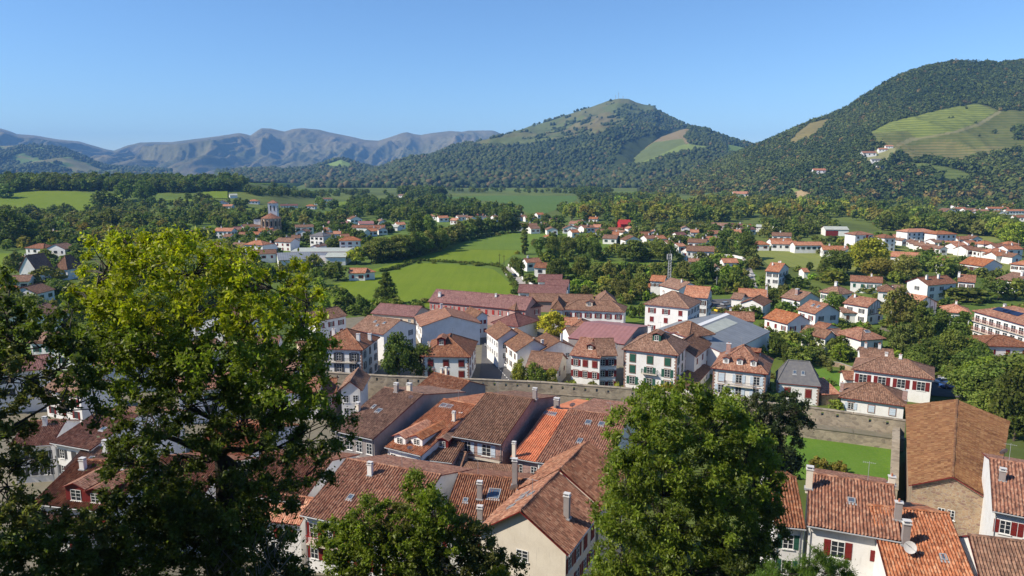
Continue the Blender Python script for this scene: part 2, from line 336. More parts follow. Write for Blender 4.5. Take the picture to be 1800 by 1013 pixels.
# central mountain, the knoll in front of it
GR1 = z8((-150, 345), (-60, 315), (0, 295), (130, 268), (250, 222), (330, 190), (400, 180), (450, 203), (500, 213), (520, 232), (470, 232), (430, 246), (400, 268), (350, 290), (300, 310), (200, 325), (100, 340), (40, 350), (-80, 352))
GR1b = z8((180, 300), (260, 250), (340, 232), (370, 250), (330, 285), (230, 318))
def cov_c(px, py, Vv, T, env):
    c = np.zeros(px.shape + (4,)); n = fbm(Vv[..., 0] / 200, Vv[..., 1] / 200, 4, 9); c[..., :3] = C(.035, .05, .018)
    m = inpoly(px, py, GR1); paint(c, m, (.105, .125, .042)); paint(c, m & (n > .5), (.135, .128, .055), .7); paint(c, inpoly(px, py, GR1b), (.16, .13, .06), .7)
    paint(c, m & (fbm(Vv[..., 0] / 60, Vv[..., 1] / 60, 4, 30) > .57), (.045, .065, .02), .8)
    paint(c, m & (T > .98), (.10, .12, .05), .5)
    for P in (z8((40, 455), (95, 452), (90, 463), (45, 464)), z8((250, 487), (325, 458), (328, 464), (255, 492)), z8((-130, 462), (-60, 425), (-40, 428), (-110, 470))): paint(c, inpoly(px, py, P), (.17, .2, .06))
    return c
hill('hill', [(520, 322), (600, 318), (650, 300), (700, 284), (760, 273), (830, 253), (880, 239), (940, 221), (1000, 201), (1040, 188), (1070, 177), (1088, 173.5), (1105, 174), (1118, 180), (1132, 184), (1148, 186), (1153, 189), (1158, 197), (1178, 208), (1205, 220), (1240, 229), (1280, 243), (1330, 257), (1420, 285), (1520, 320)],
     2080, 4000, 5600, 380, 170, M_hill, cov_c, 1.3, 150, 620, 12, True)
KB = z8((375, 388), (400, 345), (480, 328), (600, 292), (628, 295), (605, 320), (622, 345), (540, 358), (440, 378)); KV = z8((352, 410), (450, 375), (500, 340), (600, 328), (612, 350), (700, 356), (640, 370), (540, 382), (490, 410), (430, 422))
KG = z8((430, 420), (520, 385), (590, 352), (620, 346), (700, 358), (620, 372), (540, 388), (450, 427)); KR = z8((752, 346), (842, 365), (822, 382), (758, 380))
KNB = z8((340, 430), (370, 395), (395, 340), (640, 280), (860, 350), (850, 395), (640, 385), (450, 440))
def cov_k(px, py, Vv, T, env):
    c = np.zeros(px.shape + (4,)); c[..., :3] = C(.03, .042, .016)
    for P, v, a in ((KB, (.2, .155, .08), 0), (KV, (.12, .145, .05), .6), (KG, (.17, .215, .06), .3), (KR, (.15, .22, .05), .3)):
        m = inpoly(px, py, P); c[m, :3] = v; c[m, 3] = a
    return c
hill('hill', [(1010, 325), (1050, 300), (1085, 275), (1140, 249), (1195, 229), (1213, 224.5), (1240, 227), (1265, 238), (1300, 249), (1330, 256), (1365, 270), (1450, 310)], 2080, 3100, 3600, 200, 110, M_hill, cov_k, .72, 25, 420, 5, True)
# far range, foothills
def cov_m(px, py, Vv, T, env):
    n = fbm(Vv[..., 0] / 500, Vv[..., 1] / 500, 5, 2)[..., None]; h = np.clip(Vv[..., 2:3] / 500, 0, 1)
    c = C(.11, .12, .045) * (1 - n) + C(.22, .165, .085) * n; c = c * (1 - .25 * h) + C(.2, .18, .15) * .25 * h
    k = smooth(.5, .62, fbm(Vv[..., 0] / 300, Vv[..., 1] / 300, 4, 6))[..., None] * (1 - h); c = c * (1 - .7 * k) + C(.05, .075, .03) * .7 * k
    return np.concatenate([c, np.zeros_like(n)], -1)
hill('mountains', [(-260, 240), (-120, 232), (-60, 230), (0, 226), (15, 230), (30, 236), (60, 238), (100, 245), (140, 249), (180, 262), (200, 266), (225, 256), (245, 251), (270, 250), (300, 250), (340, 245), (380, 240), (420, 234), (432, 236), (440, 238.5), (452, 230), (460, 225.5), (475, 226), (500, 231.5), (515, 227), (530, 225.5), (548, 227), (560, 228), (580, 233), (600, 237), (620, 241), (640, 246), (665, 247.5), (690, 240), (705, 234.5), (715, 232.5), (728, 236), (740, 237.5), (760, 234), (790, 230.5), (800, 231), (812, 232), (822, 230), (850, 229.5), (868, 230), (880, 235), (920, 240), (1000, 250), (1200, 280), (1350, 290)],
     6300, 9300, 11300, 640, 210, M_mnt, cov_m, 1.05, 480, 880, 40, True, yst=.32)
def cov_f(px, py, Vv, T, env):
    c = np.zeros(px.shape + (4,)); c[..., :3] = C(.04, .055, .025); n = fbm(Vv[..., 0] / 160, Vv[..., 1] / 260, 3, 7)
    paint(c, n > .53, (.12, .18, .05)); paint(c, n > .6, (.18, .17, .08)); return c
hill('hills', [(-260, 262), (-100, 250), (0, 258), (40, 255), (80, 257), (110, 261), (150, 276), (185, 290), (240, 296), (300, 300)], 3600, 5200, 6000, 150, 70, M_hill, cov_f, 1.1, 90, 500, 14)
def cov_g(px, py, Vv, T, env):
    c = np.zeros(px.shape + (4,)); c[..., :3] = C(.04, .055, .025)
    paint(c, inpoly(px, py, [(560, 293), (580, 287), (600, 281), (615, 287), (622, 296), (590, 298)]), (.17, .24, .06)); paint(c, inpoly(px, py, [(455, 302), (480, 300), (540, 303), (540, 308), (470, 307)]), (.16, .2, .07)); return c
hill('hills', [(380, 303), (420, 301), (460, 298), (500, 300), (540, 297), (570, 287), (600, 279.5), (616, 284), (632, 291), (660, 297), (700, 300)], 2700, 4000, 4600, 180, 60, M_hill, cov_g, 1.1, 40, 300, 19)

# ------------------------------------------------------------------ leaf material and hill forest
def leaf_mat(name, trans=.35, rough=.75, spec=.25, vary=True):
    t = NT(name); oi = t.n('ObjectInfo'); c = t.mix(1., t.attr('cover'), oi.outputs['Color'], 'MULTIPLY')
    t.fin(c, rough, spec)
    tr = t.n('BsdfTranslucent'); t.set(tr, 0, t.mix(1., c, (1.25, 1.35, .7), 'MULTIPLY'))
    mx = t.n('MixShader'); mx.inputs[0].default_value = trans
    t.t.links.new(t.b.outputs[0], mx.inputs[1]); t.t.links.new(tr.outputs[0], mx.inputs[2]); t.t.links.new(mx.outputs[0], t.out.inputs[0])
    return t.m
M_leaf = leaf_mat('leaves'); M_forest = leaf_mat('forest_leaves', .12)
def ico(sub):
    b = bmesh.new(); bmesh.ops.create_icosphere(b, subdivisions=sub, radius=1); v = np.array([q.co[:] for q in b.verts]); f = np.array([[x.index for x in q.verts] for q in b.faces]); b.free(); return v, f
def blobs(P, rad, tint, sub, flat=.85, rough=.62):
    v, f = ico(sub); n = len(P); vs_ = v[None] * (1 + rough * (rng.random((n, len(v), 1)) - .5)); vs_ = vs_ * rad[:, None, None]; vs_[..., 2] *= flat * (.8 + .6 * rng.random((n, 1)))
    a = rng.random(n) * 6.28; ca, sa = np.cos(a)[:, None], np.sin(a)[:, None]; x = vs_[..., 0] * ca - vs_[..., 1] * sa; y = vs_[..., 0] * sa + vs_[..., 1] * ca; vs_[..., 0] = x; vs_[..., 1] = y
    vs_ = vs_ + P[:, None]; ff = f[None] + (np.arange(n) * len(v))[:, None, None]
    k = .72 + .5 * rng.random((n, len(v), 1)); cc = tint[:, None, :] * k
    return vs_.reshape(-1, 3), ff.reshape(-1, 3), cc.reshape(-1, 3)
def quadtrees(P, rad, tint, q):
    n = len(P); d = rng.normal(size=(n, q, 3)).astype(np.float32); d /= np.linalg.norm(d, axis=-1, keepdims=True); off = d * rad[:, None, None] * (.55 + .5 * rng.random((n, q, 1))) * np.array([1, 1, .95]); lump = 1 + .35 * np.sin(d[..., :1] * 5 + rng.random((n, 1, 1)) * 6) * np.cos(d[..., 1:2] * 4); C0 = (P[:, None] + off * lump).reshape(-1, 3)
    nr_ = d * .75 + rng.normal(size=(n, q, 3)) * .35; nr_[..., 2] += .2; nr_ = nr_.reshape(-1, 3); nr_ /= np.linalg.norm(nr_, axis=-1, keepdims=True); t = rng.normal(size=nr_.shape); t -= nr_ * (t * nr_).sum(-1, keepdims=True); t /= np.linalg.norm(t, axis=-1, keepdims=True); b = np.cross(nr_, t)
    s = (rad[:, None] * (.22 + .22 * rng.random((n, q)))).reshape(-1, 1); a, c = t * s, b * s; V = np.stack([C0 - a, C0 - c, C0 + a, C0 + c], 1).reshape(-1, 3).astype(np.float32); F_ = np.arange(len(V)).reshape(-1, 4)
    cc = np.repeat((tint[:, None] * (.84 + .32 * rng.random((n, q, 1)))).reshape(-1, 3), 4, 0); return V, F_, cc
def scatter_hill(key, n, rmin, rmax, sub, closed, pal, tmin=0.0, tmax=1.06, extra=None, pxr=(-200, 2000), q=0):
    Vv, T, px, py = HILLS[key]; nr_, nc_ = T.shape
    A = np.linalg.norm(np.cross(Vv[1:, :-1] - Vv[:-1, :-1], Vv[:-1, 1:] - Vv[:-1, :-1]), axis=-1); A = A * (T[:-1, :-1] >= tmin) * (T[:-1, :-1] <= tmax) * (px[:-1, :-1] > pxr[0]) * (px[:-1, :-1] < pxr[1])
    pr = (A / A.sum()).ravel(); k = rng.choice(len(pr), n, p=pr); i, j = k // (nc_ - 1), k % (nc_ - 1); a, b = rng.random((n, 1)), rng.random((n, 1))
    P = Vv[i, j] * (1 - a) * (1 - b) + Vv[i + 1, j] * a * (1 - b) + Vv[i, j + 1] * (1 - a) * b + Vv[i + 1, j + 1] * a * b
    x, y, _ = to_px(P); ok = np.ones(n, bool)
    for cp_ in closed: ok &= ~inpoly(x, y, cp_)
    if extra is not None: ok &= extra(x, y, P)
    P = P[ok]; n = len(P); r = (rmin + (rmax - rmin) * rng.random(n) ** 1.7) * (1 + .35 * smooth(90, 10, P[:, 2])); P[:, 2] += r * (.25 + .75 * rng.random(n))
    w_ = np.clip(fbm(P[:, 0] / 140, P[:, 1] / 140, 3, 4) * 1.6 - .3 + .5 * (rng.random(n) - .5), 0, 1)[:, None]; p0, p1, p2 = (np.array(c_) for c_ in pal)
    t_ = p0 * (1 - w_) + p1 * w_; br = (rng.random((n, 1)) < .05 + .16 * smooth(60, 10, P[:, 2:3])); t_ = np.where(br, p2, t_) * (.75 + .5 * rng.random((n, 1)))
    return quadtrees(P, r, t_ * np.array([1.5, 1.42, 1.2]), q) if q else blobs(P, r, t_, sub)
def forest(name, parts):
    vs_, fs, cs, o = [], [], [], 0
    for v, f, c in parts: vs_.append(v); fs.append(f + o); cs.append(c); o += len(v)
    setting(name, mesh_np(name, np.vstack(vs_), np.vstack(fs), [M_forest], colr=np.vstack(cs)), 'stuff')
GREENS = ((.028, .048, .011), (.072, .092, .02), (.11, .085, .03))
HK = list(HILLS)
def vine_gap(x, y, P): return ~(inpoly(x, y, VIN) & (rng.random(len(x)) > .004))
forest('hill_forest', [scatter_hill('hill0', 31000, 2.4, 6.4, 2, [q for q in OPEN_R if q is not VIN], GREENS, 0.02, 1.08, vine_gap, (1130, 1860), q=52)])
def c_extra(x, y, P):
    return ~inpoly(x, y, GR1) | (fbm(P[:, 0] / 60, P[:, 1] / 60, 4, 30) > .60) & (rng.random(len(x)) < .5)
forest('hill_forest', [scatter_hill('hill1', 34000, 4, 9.5, 1, [z8((250, 487), (325, 458), (328, 464), (255, 492)), KB, KV, KG, KR, KNB], GREENS, 0.0, 1.02, c_extra, (540, 1420)),
                       scatter_hill('hill2', 9000, 4, 8.5, 1, [KB, KV, KG, KR], GREENS, 0.0, 1.05, None, (1000, 1400))])
def f_extra(x, y, P): return fbm(P[:, 0] / 160, P[:, 1] / 260, 3, 7) < .53
forest('hill_forest', [scatter_hill('hills4', 9000, 6, 12, 1, [], GREENS, 0.0, 1.02, f_extra), scatter_hill('hills5', 5000, 6, 11, 1, [[(560, 293), (580, 287), (600, 281), (615, 287), (622, 296), (590, 298)]], GREENS, 0.0, 1.0)])

# ------------------------------------------------------------------ haze
hb = MB(); hb.box(-12600, 12600, -12600, 12600, -4, 690)
hm = bpy.data.materials.new('haze_air'); hm.use_nodes = True; ht = hm.node_tree; ht.nodes.remove(ht.nodes['Principled BSDF'])
pv = ht.nodes.new('ShaderNodeVolumePrincipled'); pv.inputs['Color'].default_value = (.24, .53, 1, 1); pv.inputs['Density'].default_value = 7.2e-5; pv.inputs['Anisotropy'].default_value = -.1
ht.links.new(pv.outputs[0], ht.nodes['Material Output'].inputs['Volume'])
setting('haze', hb.mesh('haze', [hm]), 'stuff')
# ------------------------------------------------------------------ building materials
def tile_mat(name, cs, near=False, lichen=None, pu=1.0):
    t = NT(name); uvn = t.n('UVMap'); uvn.uv_map = 'uv'; s = t.n('SeparateXYZ'); t.set(s, 0, uvn.outputs[0]); u, v = s.outputs[0], s.outputs[1]
    cu = t.math('FLOOR', t.math('ADD', t.math('MULTIPLY', u, 2.0), .5)); cvv = t.math('FLOOR', v); cb = t.n('CombineXYZ'); t.set(cb, 0, cu); t.set(cb, 1, cvv)
    wn = t.n('TexWhiteNoise', noise_dimensions='2D'); t.set(wn, 'Vector', cb.outputs[0]); oi = t.n('ObjectInfo')
    c = t.ramp(wn.outputs[0], [(0, cs[0]), (.3, cs[1]), (.65, cs[2]), (1, cs[3])]); o = t.oc()
    n = t.noise(o, .55, 5, .65); n2 = t.noise(o, 2.6, 4, .7)
    c = t.mix(t.math('MULTIPLY', t.mr(n, .38, .68), .65), c, t.mix(1., c, (.55, .52, .52), 'MULTIPLY'))
    c = t.mix(t.math('MULTIPLY', t.mr(n2, .5, .75), .5), c, lichen or (.22, .17, .12))
    hv = t.n('HueSaturation'); t.set(hv, 'Color', c); t.set(hv, 'Value', t.mr(oi.outputs['Random'], 0, 1, .82, 1.18)); t.set(hv, 'Saturation', t.mr(oi.outputs['Random'], 0, 1, 1.08, .9)); c = hv.outputs[0]
    fv = t.math('FRACT', v)
    if near: h = t.math('MULTIPLY', t.mr(fv, 0, 1, .4, 0), 1.0); t.bump(t.math('ADD', h, t.math('MULTIPLY', wn.outputs[0], .5)), .03, .6)
    else:
        h = t.math('MULTIPLY', t.math('COSINE', t.math('MULTIPLY', u, 6.28318 * pu)), .5)
        t.bump(t.math('ADD', h, t.math('ADD', t.math('MULTIPLY', t.math('SUBTRACT', 1.0, fv), .35), t.math('MULTIPLY', wn.outputs[0], .3))), .055, 1.0)
    return t.fin(c, .88, .2)
TC = {
 'brown': ((.115, .062, .042), (.18, .095, .06), (.235, .122, .077), (.32, .19, .125)),
 'dark': ((.11, .06, .042), (.175, .093, .06), (.22, .115, .072), (.30, .17, .11)),
 'orange': ((.22, .085, .045), (.38, .14, .068), (.46, .18, .088), (.52, .28, .165)),
 'new': ((.46, .115, .03), (.54, .15, .042), (.58, .17, .05), (.62, .2, .065)),
 'rust': ((.13, .056, .036), (.23, .095, .054), (.29, .122, .068), (.38, .21, .13)),
 'barn': ((.155, .075, .042), (.21, .103, .056), (.25, .13, .068), (.31, .185, .10)),
 'plum': ((.12, .05, .05), (.17, .075, .07), (.21, .09, .08), (.25, .13, .11)),
}
ROOF = {}
def roof_m(k, near=False):
    if (k, near) not in ROOF:
        if k == 'slate':
            t = NT('slate_roof'); o = t.oc(); n = t.noise(o, 1.3, 5, .7); n2 = t.noise(o, 16, 2); t.bump(n2, .03)
            ROOF[(k, near)] = t.fin(t.mix(t.mr(n, .35, .7), t.mix(n2, (.075, .077, .085), (.12, .12, .13)), (.15, .145, .14)), .7, .35)
        elif k in ('steel', 'pinksteel', 'palesteel'):
            b = {'steel': (.185, .2, .215), 'pinksteel': (.30, .14, .125), 'palesteel': (.40, .42, .36)}[k]; t = NT(k + '_roof'); o = t.oc(); n = t.noise(o, .4, 5, .7)
            uvn = t.n('UVMap'); uvn.uv_map = 'uv'; s = t.n('SeparateXYZ'); t.set(s, 0, uvn.outputs[0]); t.bump(t.math('SINE', t.math('MULTIPLY', s.outputs[0], 1.6)), .04, .5)
            ROOF[(k, near)] = t.fin(t.mix(t.mr(n, .4, .7), b, tuple(x * .78 for x in b)), .55, .4)
        else: ROOF[(k, near)] = tile_mat(('near_' if near else '') + k + '_tiles', TC[k], near, (.29, .19, .085) if k == 'barn' else None)
    return ROOF[(k, near)]
def plaster(name, c, c2):
    t = NT(name); o = t.oc(); n = t.noise(o, .5, 5, .7); s = t.n('SeparateXYZ'); t.set(s, 0, o); mp = t.n('Mapping'); t.set(mp, 'Vector', o); mp.inputs['Scale'].default_value = (3, 3, .25)
    n2 = t.noise(mp.outputs[0], 1.4, 4, .7); n3 = t.noise(o, 30, 2); t.bump(n3, .01, .5)
    cc = t.mix(t.math('MULTIPLY', t.mr(n, .42, .7), .75), c, c2); cc = t.mix(t.math('MULTIPLY', t.mr(n2, .55, .78), .5), cc, tuple(x * .7 for x in c2))
    return t.fin(cc, .92, .15)
def stone(name, a, b, c, sc_=2.2, mortar=(.40, .36, .29)):
    t = NT(name); o = t.oc(); nz = t.n('NewGeometry'); mp = t.n('Mapping'); t.set(mp, 'Vector', o); mp.inputs['Scale'].default_value = (1, 1, 1.7)
    v = t.n('TexVoronoi'); t.set(v, 'Vector', mp.outputs[0]); t.set(v, 'Scale', sc_); v2 = t.n('TexVoronoi', feature='DISTANCE_TO_EDGE'); t.set(v2, 'Vector', mp.outputs[0]); t.set(v2, 'Scale', sc_)
    s = t.n('SeparateColor'); t.set(s, 0, v.outputs['Color']); cc = t.ramp(s.outputs[0], [(0, a), (.5, b), (1, c)]); n = t.noise(o, .35, 5, .7)
    cc = t.mix(t.mr(v2.outputs[0], 0, .06, 1, 0), cc, mortar); cc = t.mix(t.math('MULTIPLY', t.mr(n, .4, .7), .5), cc, (.13, .115, .085)); t.bump(v2.outputs[0], .05, .7); return t.fin(cc, .95, .1)
WALLM = {'white': plaster('white_plaster', (.76, .75, .73), (.64, .62, .58)), 'cream': plaster('cream_plaster', (.62, .50, .38), (.55, .43, .32)), 'pink': plaster('pink_plaster', (.42, .27, .24), (.34, .21, .19)),
 'grey': plaster('grey_render', (.30, .27, .26), (.22, .19, .18)), 'beige': plaster('beige_plaster', (.66, .60, .50), (.55, .49, .40)), 'stone': stone('barn_stone', (.30, .20, .13), (.40, .29, .18), (.25, .15, .12)),
 'pinkstone': stone('pink_stone', (.34, .20, .18), (.42, .27, .24), (.27, .17, .16), 2.2, (.40, .3, .27)), 'red': plaster('red_cladding', (.42, .03, .03), (.36, .03, .03)), 'green': plaster('green_wall', (.3, .36, .3), (.28, .33, .28))}
M_rubble = stone('rampart_stone', (.25, .21, .16), (.38, .32, .24), (.20, .165, .13), 1.1, (.34, .30, .23))
def paintm(name, c, r=.6): 
    t = NT(name); n = t.noise(t.oc(), 3, 4, .7); return t.fin(t.mix(t.math('MULTIPLY', t.mr(n, .4, .7), .4), c, tuple(x * .72 for x in c)), r, .3)
SH = {'r': paintm('oxblood_paint', (.17, .018, .016)), 'g': paintm('green_paint', (.025, .095, .065)), 'b': paintm('pale_blue_paint', (.50, .58, .66)), 'n': paintm('brown_paint', (.09, .045, .03)), 'w': paintm('white_paint', (.74, .74, .72)), 'k': paintm('dark_grey_paint', (.06, .06, .065)), 'P': paintm('pink_panel_paint', (.46, .2, .17)), 'R': paintm('bright_red_paint', (.36, .03, .025))}
gl = NT('window_glass'); M_glass = gl.fin((.025, .03, .037), .12, .6); M_fas = SH['r']; M_quoin = stone('quoin_stone', (.26, .13, .10), (.33, .17, .13), (.22, .12, .10), 3)
sk = NT('skylight_glass'); M_sky = sk.fin((.07, .10, .14), .08, .8); M_zinc = paintm('zinc', (.33, .34, .35), .45); M_clay = paintm('clay_pot', (.36, .14, .08), .85); M_iron = paintm('dark_iron', (.03, .03, .032)); M_dish = paintm('dish_grey', (.55, .54, .52)); M_wood = paintm('dark_timber', (.055, .03, .022))
M_solar = NT('solar_panel').fin((.012, .018, .05), .15, .6)

# ------------------------------------------------------------------ house kit
TU, TV = .27, .38
def plane_uv(pts):
    o = Vector(pts[0]); ux = (Vector(pts[1]) - o).normalized(); n = (Vector(pts[1]) - o).cross(Vector(pts[-1]) - o).normalized(); vy = n.cross(ux); return o, ux, vy, n
def tile_plane(mb, pts, m=0, corr=False, seed=0, TU=TU):
    pts = [Vector(p) for p in pts]; o, ux, vy, n = plane_uv(pts); Q = [((p - o).dot(ux), (p - o).dot(vy)) for p in pts]
    if not corr: mb.poly(pts, m, [(a / TU, b / TV) for a, b in Q]); return
    u0, u1 = min(q[0] for q in Q), max(q[0] for q in Q); vmax = max(q[1] for q in Q); K = 6; nu = max(2, int(round((u1 - u0) / TU)) * K); us = [u0 + (u1 - u0) * i / nu for i in range(nu + 1)]
    nr_ = max(2, int(round(vmax / TV)))
    def span(u):
        lo, hi = 1e9, -1e9; u = min(max(u, u0 + 1e-4), u1 - 1e-4)
        for i in range(len(Q)):
            (a, b), (c, d) = Q[i - 1], Q[i]
            if (a - u) * (c - u) <= 0 and abs(a - c) > 1e-9: v = b + (d - b) * (u - a) / (c - a); lo = min(lo, v); hi = max(hi, v)
        return lo, max(hi, lo)
    rr = random.Random(seed); jit = {}
    base = len(mb.v); nv = nr_ * 2
    for u in us:
        lo, hi = span(u); ph = u / TU; ht = .07 * math.cos(2 * math.pi * ph) + .07; cid = math.floor(2 * ph + .5)
        for r in range(nr_):
            for e in (0, 1):
                key = (cid, r)
                if key not in jit: jit[key] = rr.uniform(-.012, .014)
                v = r * TV + e * TV * .985; v = min(max(v, lo), hi); z = ht + (.03 if e == 0 else 0.0) + jit[key]
                mb.v.append(tuple(o + ux * (u + rr.uniform(-.006, .006)) + vy * v + n * (z + .05 * math.sin(u * .9 + seed) * math.sin(v * .55 + seed * 2) - .04 * math.sin(math.pi * min(1, v / max(vmax, .1))))))
    for i in range(nu):
        ua, ub = us[i] / TU, us[i + 1] / TU
        for k in range(nv - 1):
            a = base + i * nv + k; mb.f.append((a, a + nv, a + nv + 1, a + 1)); mb.m.append(m); r = k // 2; va, vb = (r + .02, r + .96) if k % 2 == 0 else (r + .97, r + .99)
            um = (ua + ub) / 2; mb.uv += [(um, va), (um, va), (um, vb), (um, vb)]
WIN, SHM = {}, {}
def win_mesh(w, h, trim, lod):
    k = (round(w, 2), round(h, 2), trim, lod)
    if k not in WIN:
        b = MB(); f = .06
        if lod == 0:
            b.box(-w / 2, w / 2, -.012, .02, 0, h, 1)
            for x0, x1, z0, z1 in ((-w / 2, -w / 2 + f, 0, h), (w / 2 - f, w / 2, 0, h), (-w / 2 + f, w / 2 - f, 0, f), (-w / 2 + f, w / 2 - f, h - f, h), (-.035, .035, f, h - f)): b.box(x0, x1, -.05, -.013, z0, z1, 0)
            for z in (h * .36, h * .68):
                for sx in (-1, 1): b.box(min(sx * .036, sx * (w / 2 - f)), max(sx * .036, sx * (w / 2 - f)), -.042, -.0131, z - .015, z + .015, 0)
        else: b.box(-w / 2, w / 2, -.02, .02, 0, h, 1)
        b.box(-w / 2 - .12, w / 2 + .12, -.11, .01, -.1, -.003, 2)
        if trim:
            b.box(-w / 2 - .16, -w / 2 - .002, -.035, .01, 0, h, 2); b.box(w / 2 + .002, w / 2 + .16, -.035, .01, 0, h, 2); b.box(-w / 2 - .16, w / 2 + .16, -.036, .01, h + .002, h + .2, 2)
        WIN[k] = b.mesh('window', [SH['w'], M_glass, M_quoin if trim else WALLM['white']])
    return WIN[k]
def sh_mesh(w, h, c):
    k = (round(w, 2), round(h, 2), c)
    if k not in SHM:
        b = MB(); b.box(-w / 2, w / 2, -.04, 0, 0, h)
        for z in (.15, .5, .85): b.box(-w / 2 + .03, w / 2 - .03, -.062, -.0402, h * z - .05, h * z + .05)
        SHM[k] = b.mesh('shutter', [SH[c]])
    return SHM[k]
ANG = {'F': 0, 'R': math.pi / 2, 'B': math.pi, 'L': -math.pi / 2}
HOUSES = []
def taper(h, k):
    'widens a house towards its back'
    for o in (h.roof, h.wall):
        for v in o.data.vertices: v.co.x *= 1 + k * (v.co.y + h.D / 2) / h.D
    b = bmesh.new(); b.from_mesh(h.roof.data); bmesh.ops.delete(b, geom=[f for f in b.faces if f.normal.z < -.5 and f.calc_area() > 40], context='FACES_ONLY'); b.to_mesh(h.roof.data); b.free()
    for o in list(h.root.children):
        if o.name.startswith('gutter'): bpy.data.objects.remove(o)
class House:
    def __init__(s, label, Zf, FL, FR, E, roof, rise, D=None, BR=None, ridge=None, rc='brown', wc='white', ze=None, zb=None, ov=.55, gov=.35, corr=False, F=None, R=None, L=None, B=None, chim=(), sky=(), dorm=(), quoin=False, cat='house', name='house', group=None, tu=None, W=None, ang=None, AB=None, lod=0, hipf=1.0, flip=False, base=1.0, trim=False, bandc=None, seed=0):
        p, q = Zf(*FL), Zf(*FR)
        if ze is None:
            g = on_ground((p[0] + q[0]) / 2, (p[1] + q[1]) / 2, E); gz = zgf(g.x, g.y); ze = gz + E; zb = gz
        elif zb is None: zb = ze - E
        s.ze, s.zb, s.E = ze, zb, ze - zb
        if AB: A, Bq = AB
        else: A, Bq = at_z(*p, ze), at_z(*q, ze)
        if ang is not None:
            cc = (A + Bq) / 2; hw = (Bq - A).length / 2 * (1 if W is None else W / (Bq - A).length); dv = Vector((math.cos(ang), math.sin(ang), 0)); A, Bq = cc - dv * hw, cc + dv * hw
        v = (Bq - A); v.z = 0
        if W and ang is None: Bq = A + v.normalized() * W; v = Bq - A
        s.W = v.length; ux = v.normalized(); uy = Vector((-ux.y, ux.x, 0))
        if D is None:
            if BR is not None: D = abs((at_z(*Zf(*BR), ze) - Bq).dot(uy))
            elif ridge is not None: D = 2 * abs((at_z(*Zf(*ridge), ze + rise) - A).dot(uy))
        s.D = D; c = (A + Bq) / 2 + uy * (D / 2); c.z = zb; s.rz = math.atan2(ux.y, ux.x); s.ux, s.uy, s.c = ux, uy, c
        s.ov, s.gov, s.th, s.lod = ov, gov, .14, lod; s.type = roof; s.rise = rise; s.trim = trim
        s.tu = tu or TU * min(1.5, 1 / max(.5, abs(math.cos(s.rz)) ** 1.5))
        s.root = thing(name, label, cat, c, s.rz, group); HOUSES.append(s); s.label = label
        s.make_roof(rc, corr, hipf, seed); s.make_wall(wc, base, quoin)
        for f, spec in (('F', F), ('R', R), ('L', L), ('B', B)):
            if spec: s.windows(f, *spec)
        for k in chim: s.chimney(*k)
        for k in sky: s.skylight(*k)
        for k in dorm: s.dormer(rc, *k)
    def make_roof(s, rc, corr, hipf, seed):
        hx, hy, E, r = s.W / 2, s.D / 2, s.E, s.rise; t = s.type
        a, b, c, d = Vector((-hx, -hy, E)), Vector((hx, -hy, E)), Vector((hx, hy, E)), Vector((-hx, hy, E)); top = E + r
        if t == 'p': m, n = Vector((-hx, 0, top)), Vector((hx, 0, top)); P = [[a, b, n, m], [c, d, m, n]]; s.slope = r / hy; caps = [(m, n)]
        elif t == 'g': m, n = Vector((0, -hy, top)), Vector((0, hy, top)); P = [[b, c, n, m], [d, a, m, n]]; s.slope = r / hx; caps = [(m, n)]
        elif t == 's': m, n = Vector((-hx, hy, top)), Vector((hx, hy, top)); P = [[a, b, n, m]]; s.slope = r / (2 * hy); caps = []
        elif t == 'flat': P = [[a, b, c, d]]; s.slope = 0; caps = []
        elif hx >= hy:
            k = hy * hipf; m, n = Vector((-hx + k, 0, top)), Vector((hx - k, 0, top)); P = [[a, b, n, m], [c, d, m, n], [b, c, n], [d, a, m]]; s.slope = r / hy; caps = [(m, n), (a, m), (b, n), (c, n), (d, m)]
        else:
            k = hx * hipf; m, n = Vector((0, -hy + k, top)), Vector((0, hy - k, top)); P = [[a, b, m], [c, d, n], [b, c, n, m], [d, a, m, n]]; s.slope = r / hx; caps = [(m, n), (a, m), (b, m), (c, n), (d, n)]
        s.P = P; mb = MB(); th = Vector((0, 0, s.th)); edges = {}
        for i, pl in enumerate(P):
            tile_plane(mb, pl, 0, corr and (i < 1 or t in 'gh'), seed + i, s.tu)
            mb.poly([p - th for p in reversed(pl)], 1)
            for k in range(len(pl)):
                e = (tuple(round(x, 3) for x in pl[k]), tuple(round(x, 3) for x in pl[(k + 1) % len(pl)])); edges[e] = (pl[k], pl[(k + 1) % len(pl)])
        for (p, q), (u, v) in edges.items():
            if (q, p) not in edges: mb.poly([u - th, v - th, v, u], 1)
        if s.lod < 2 and rc not in ('steel', 'pinksteel', 'palesteel'):
            for p, q in caps:
                if (p - q).length > .3: mb.tube([p + Vector((0, 0, .03)), q + Vector((0, 0, .03))], .13 if not corr else .15, 6, 2)
        if corr and t in 'pg':
            g_ = MB(); yy = -hy - .07; es = [((-hx, yy, E - .04), (hx, yy, E - .04))] if t == 'p' else [((sx * (hx + .07), -hy, E - .04), (sx * (hx + .07), hy, E - .04)) for sx in (-1, 1)]
            for u, v in es: g_.tube([u, v], .075, 7)
            g_.build('gutter', [M_zinc], s.root)
            if t == 'p':
                for sx in (-1, 1): g_ = MB(); g_.tube([(sx * (hx - .35), yy, E - .1), (sx * (hx - .4), -hy + s.ov - .06, E - .75), (sx * (hx - .4), -hy + s.ov - .06, -.5)], .05, 6); g_.build('downpipe', [M_zinc], s.root)
        s.roof = mb.build('roof', [roof_m(rc, corr), M_fas if s.E > 2 else M_wood, roof_m(rc, False)], s.root)
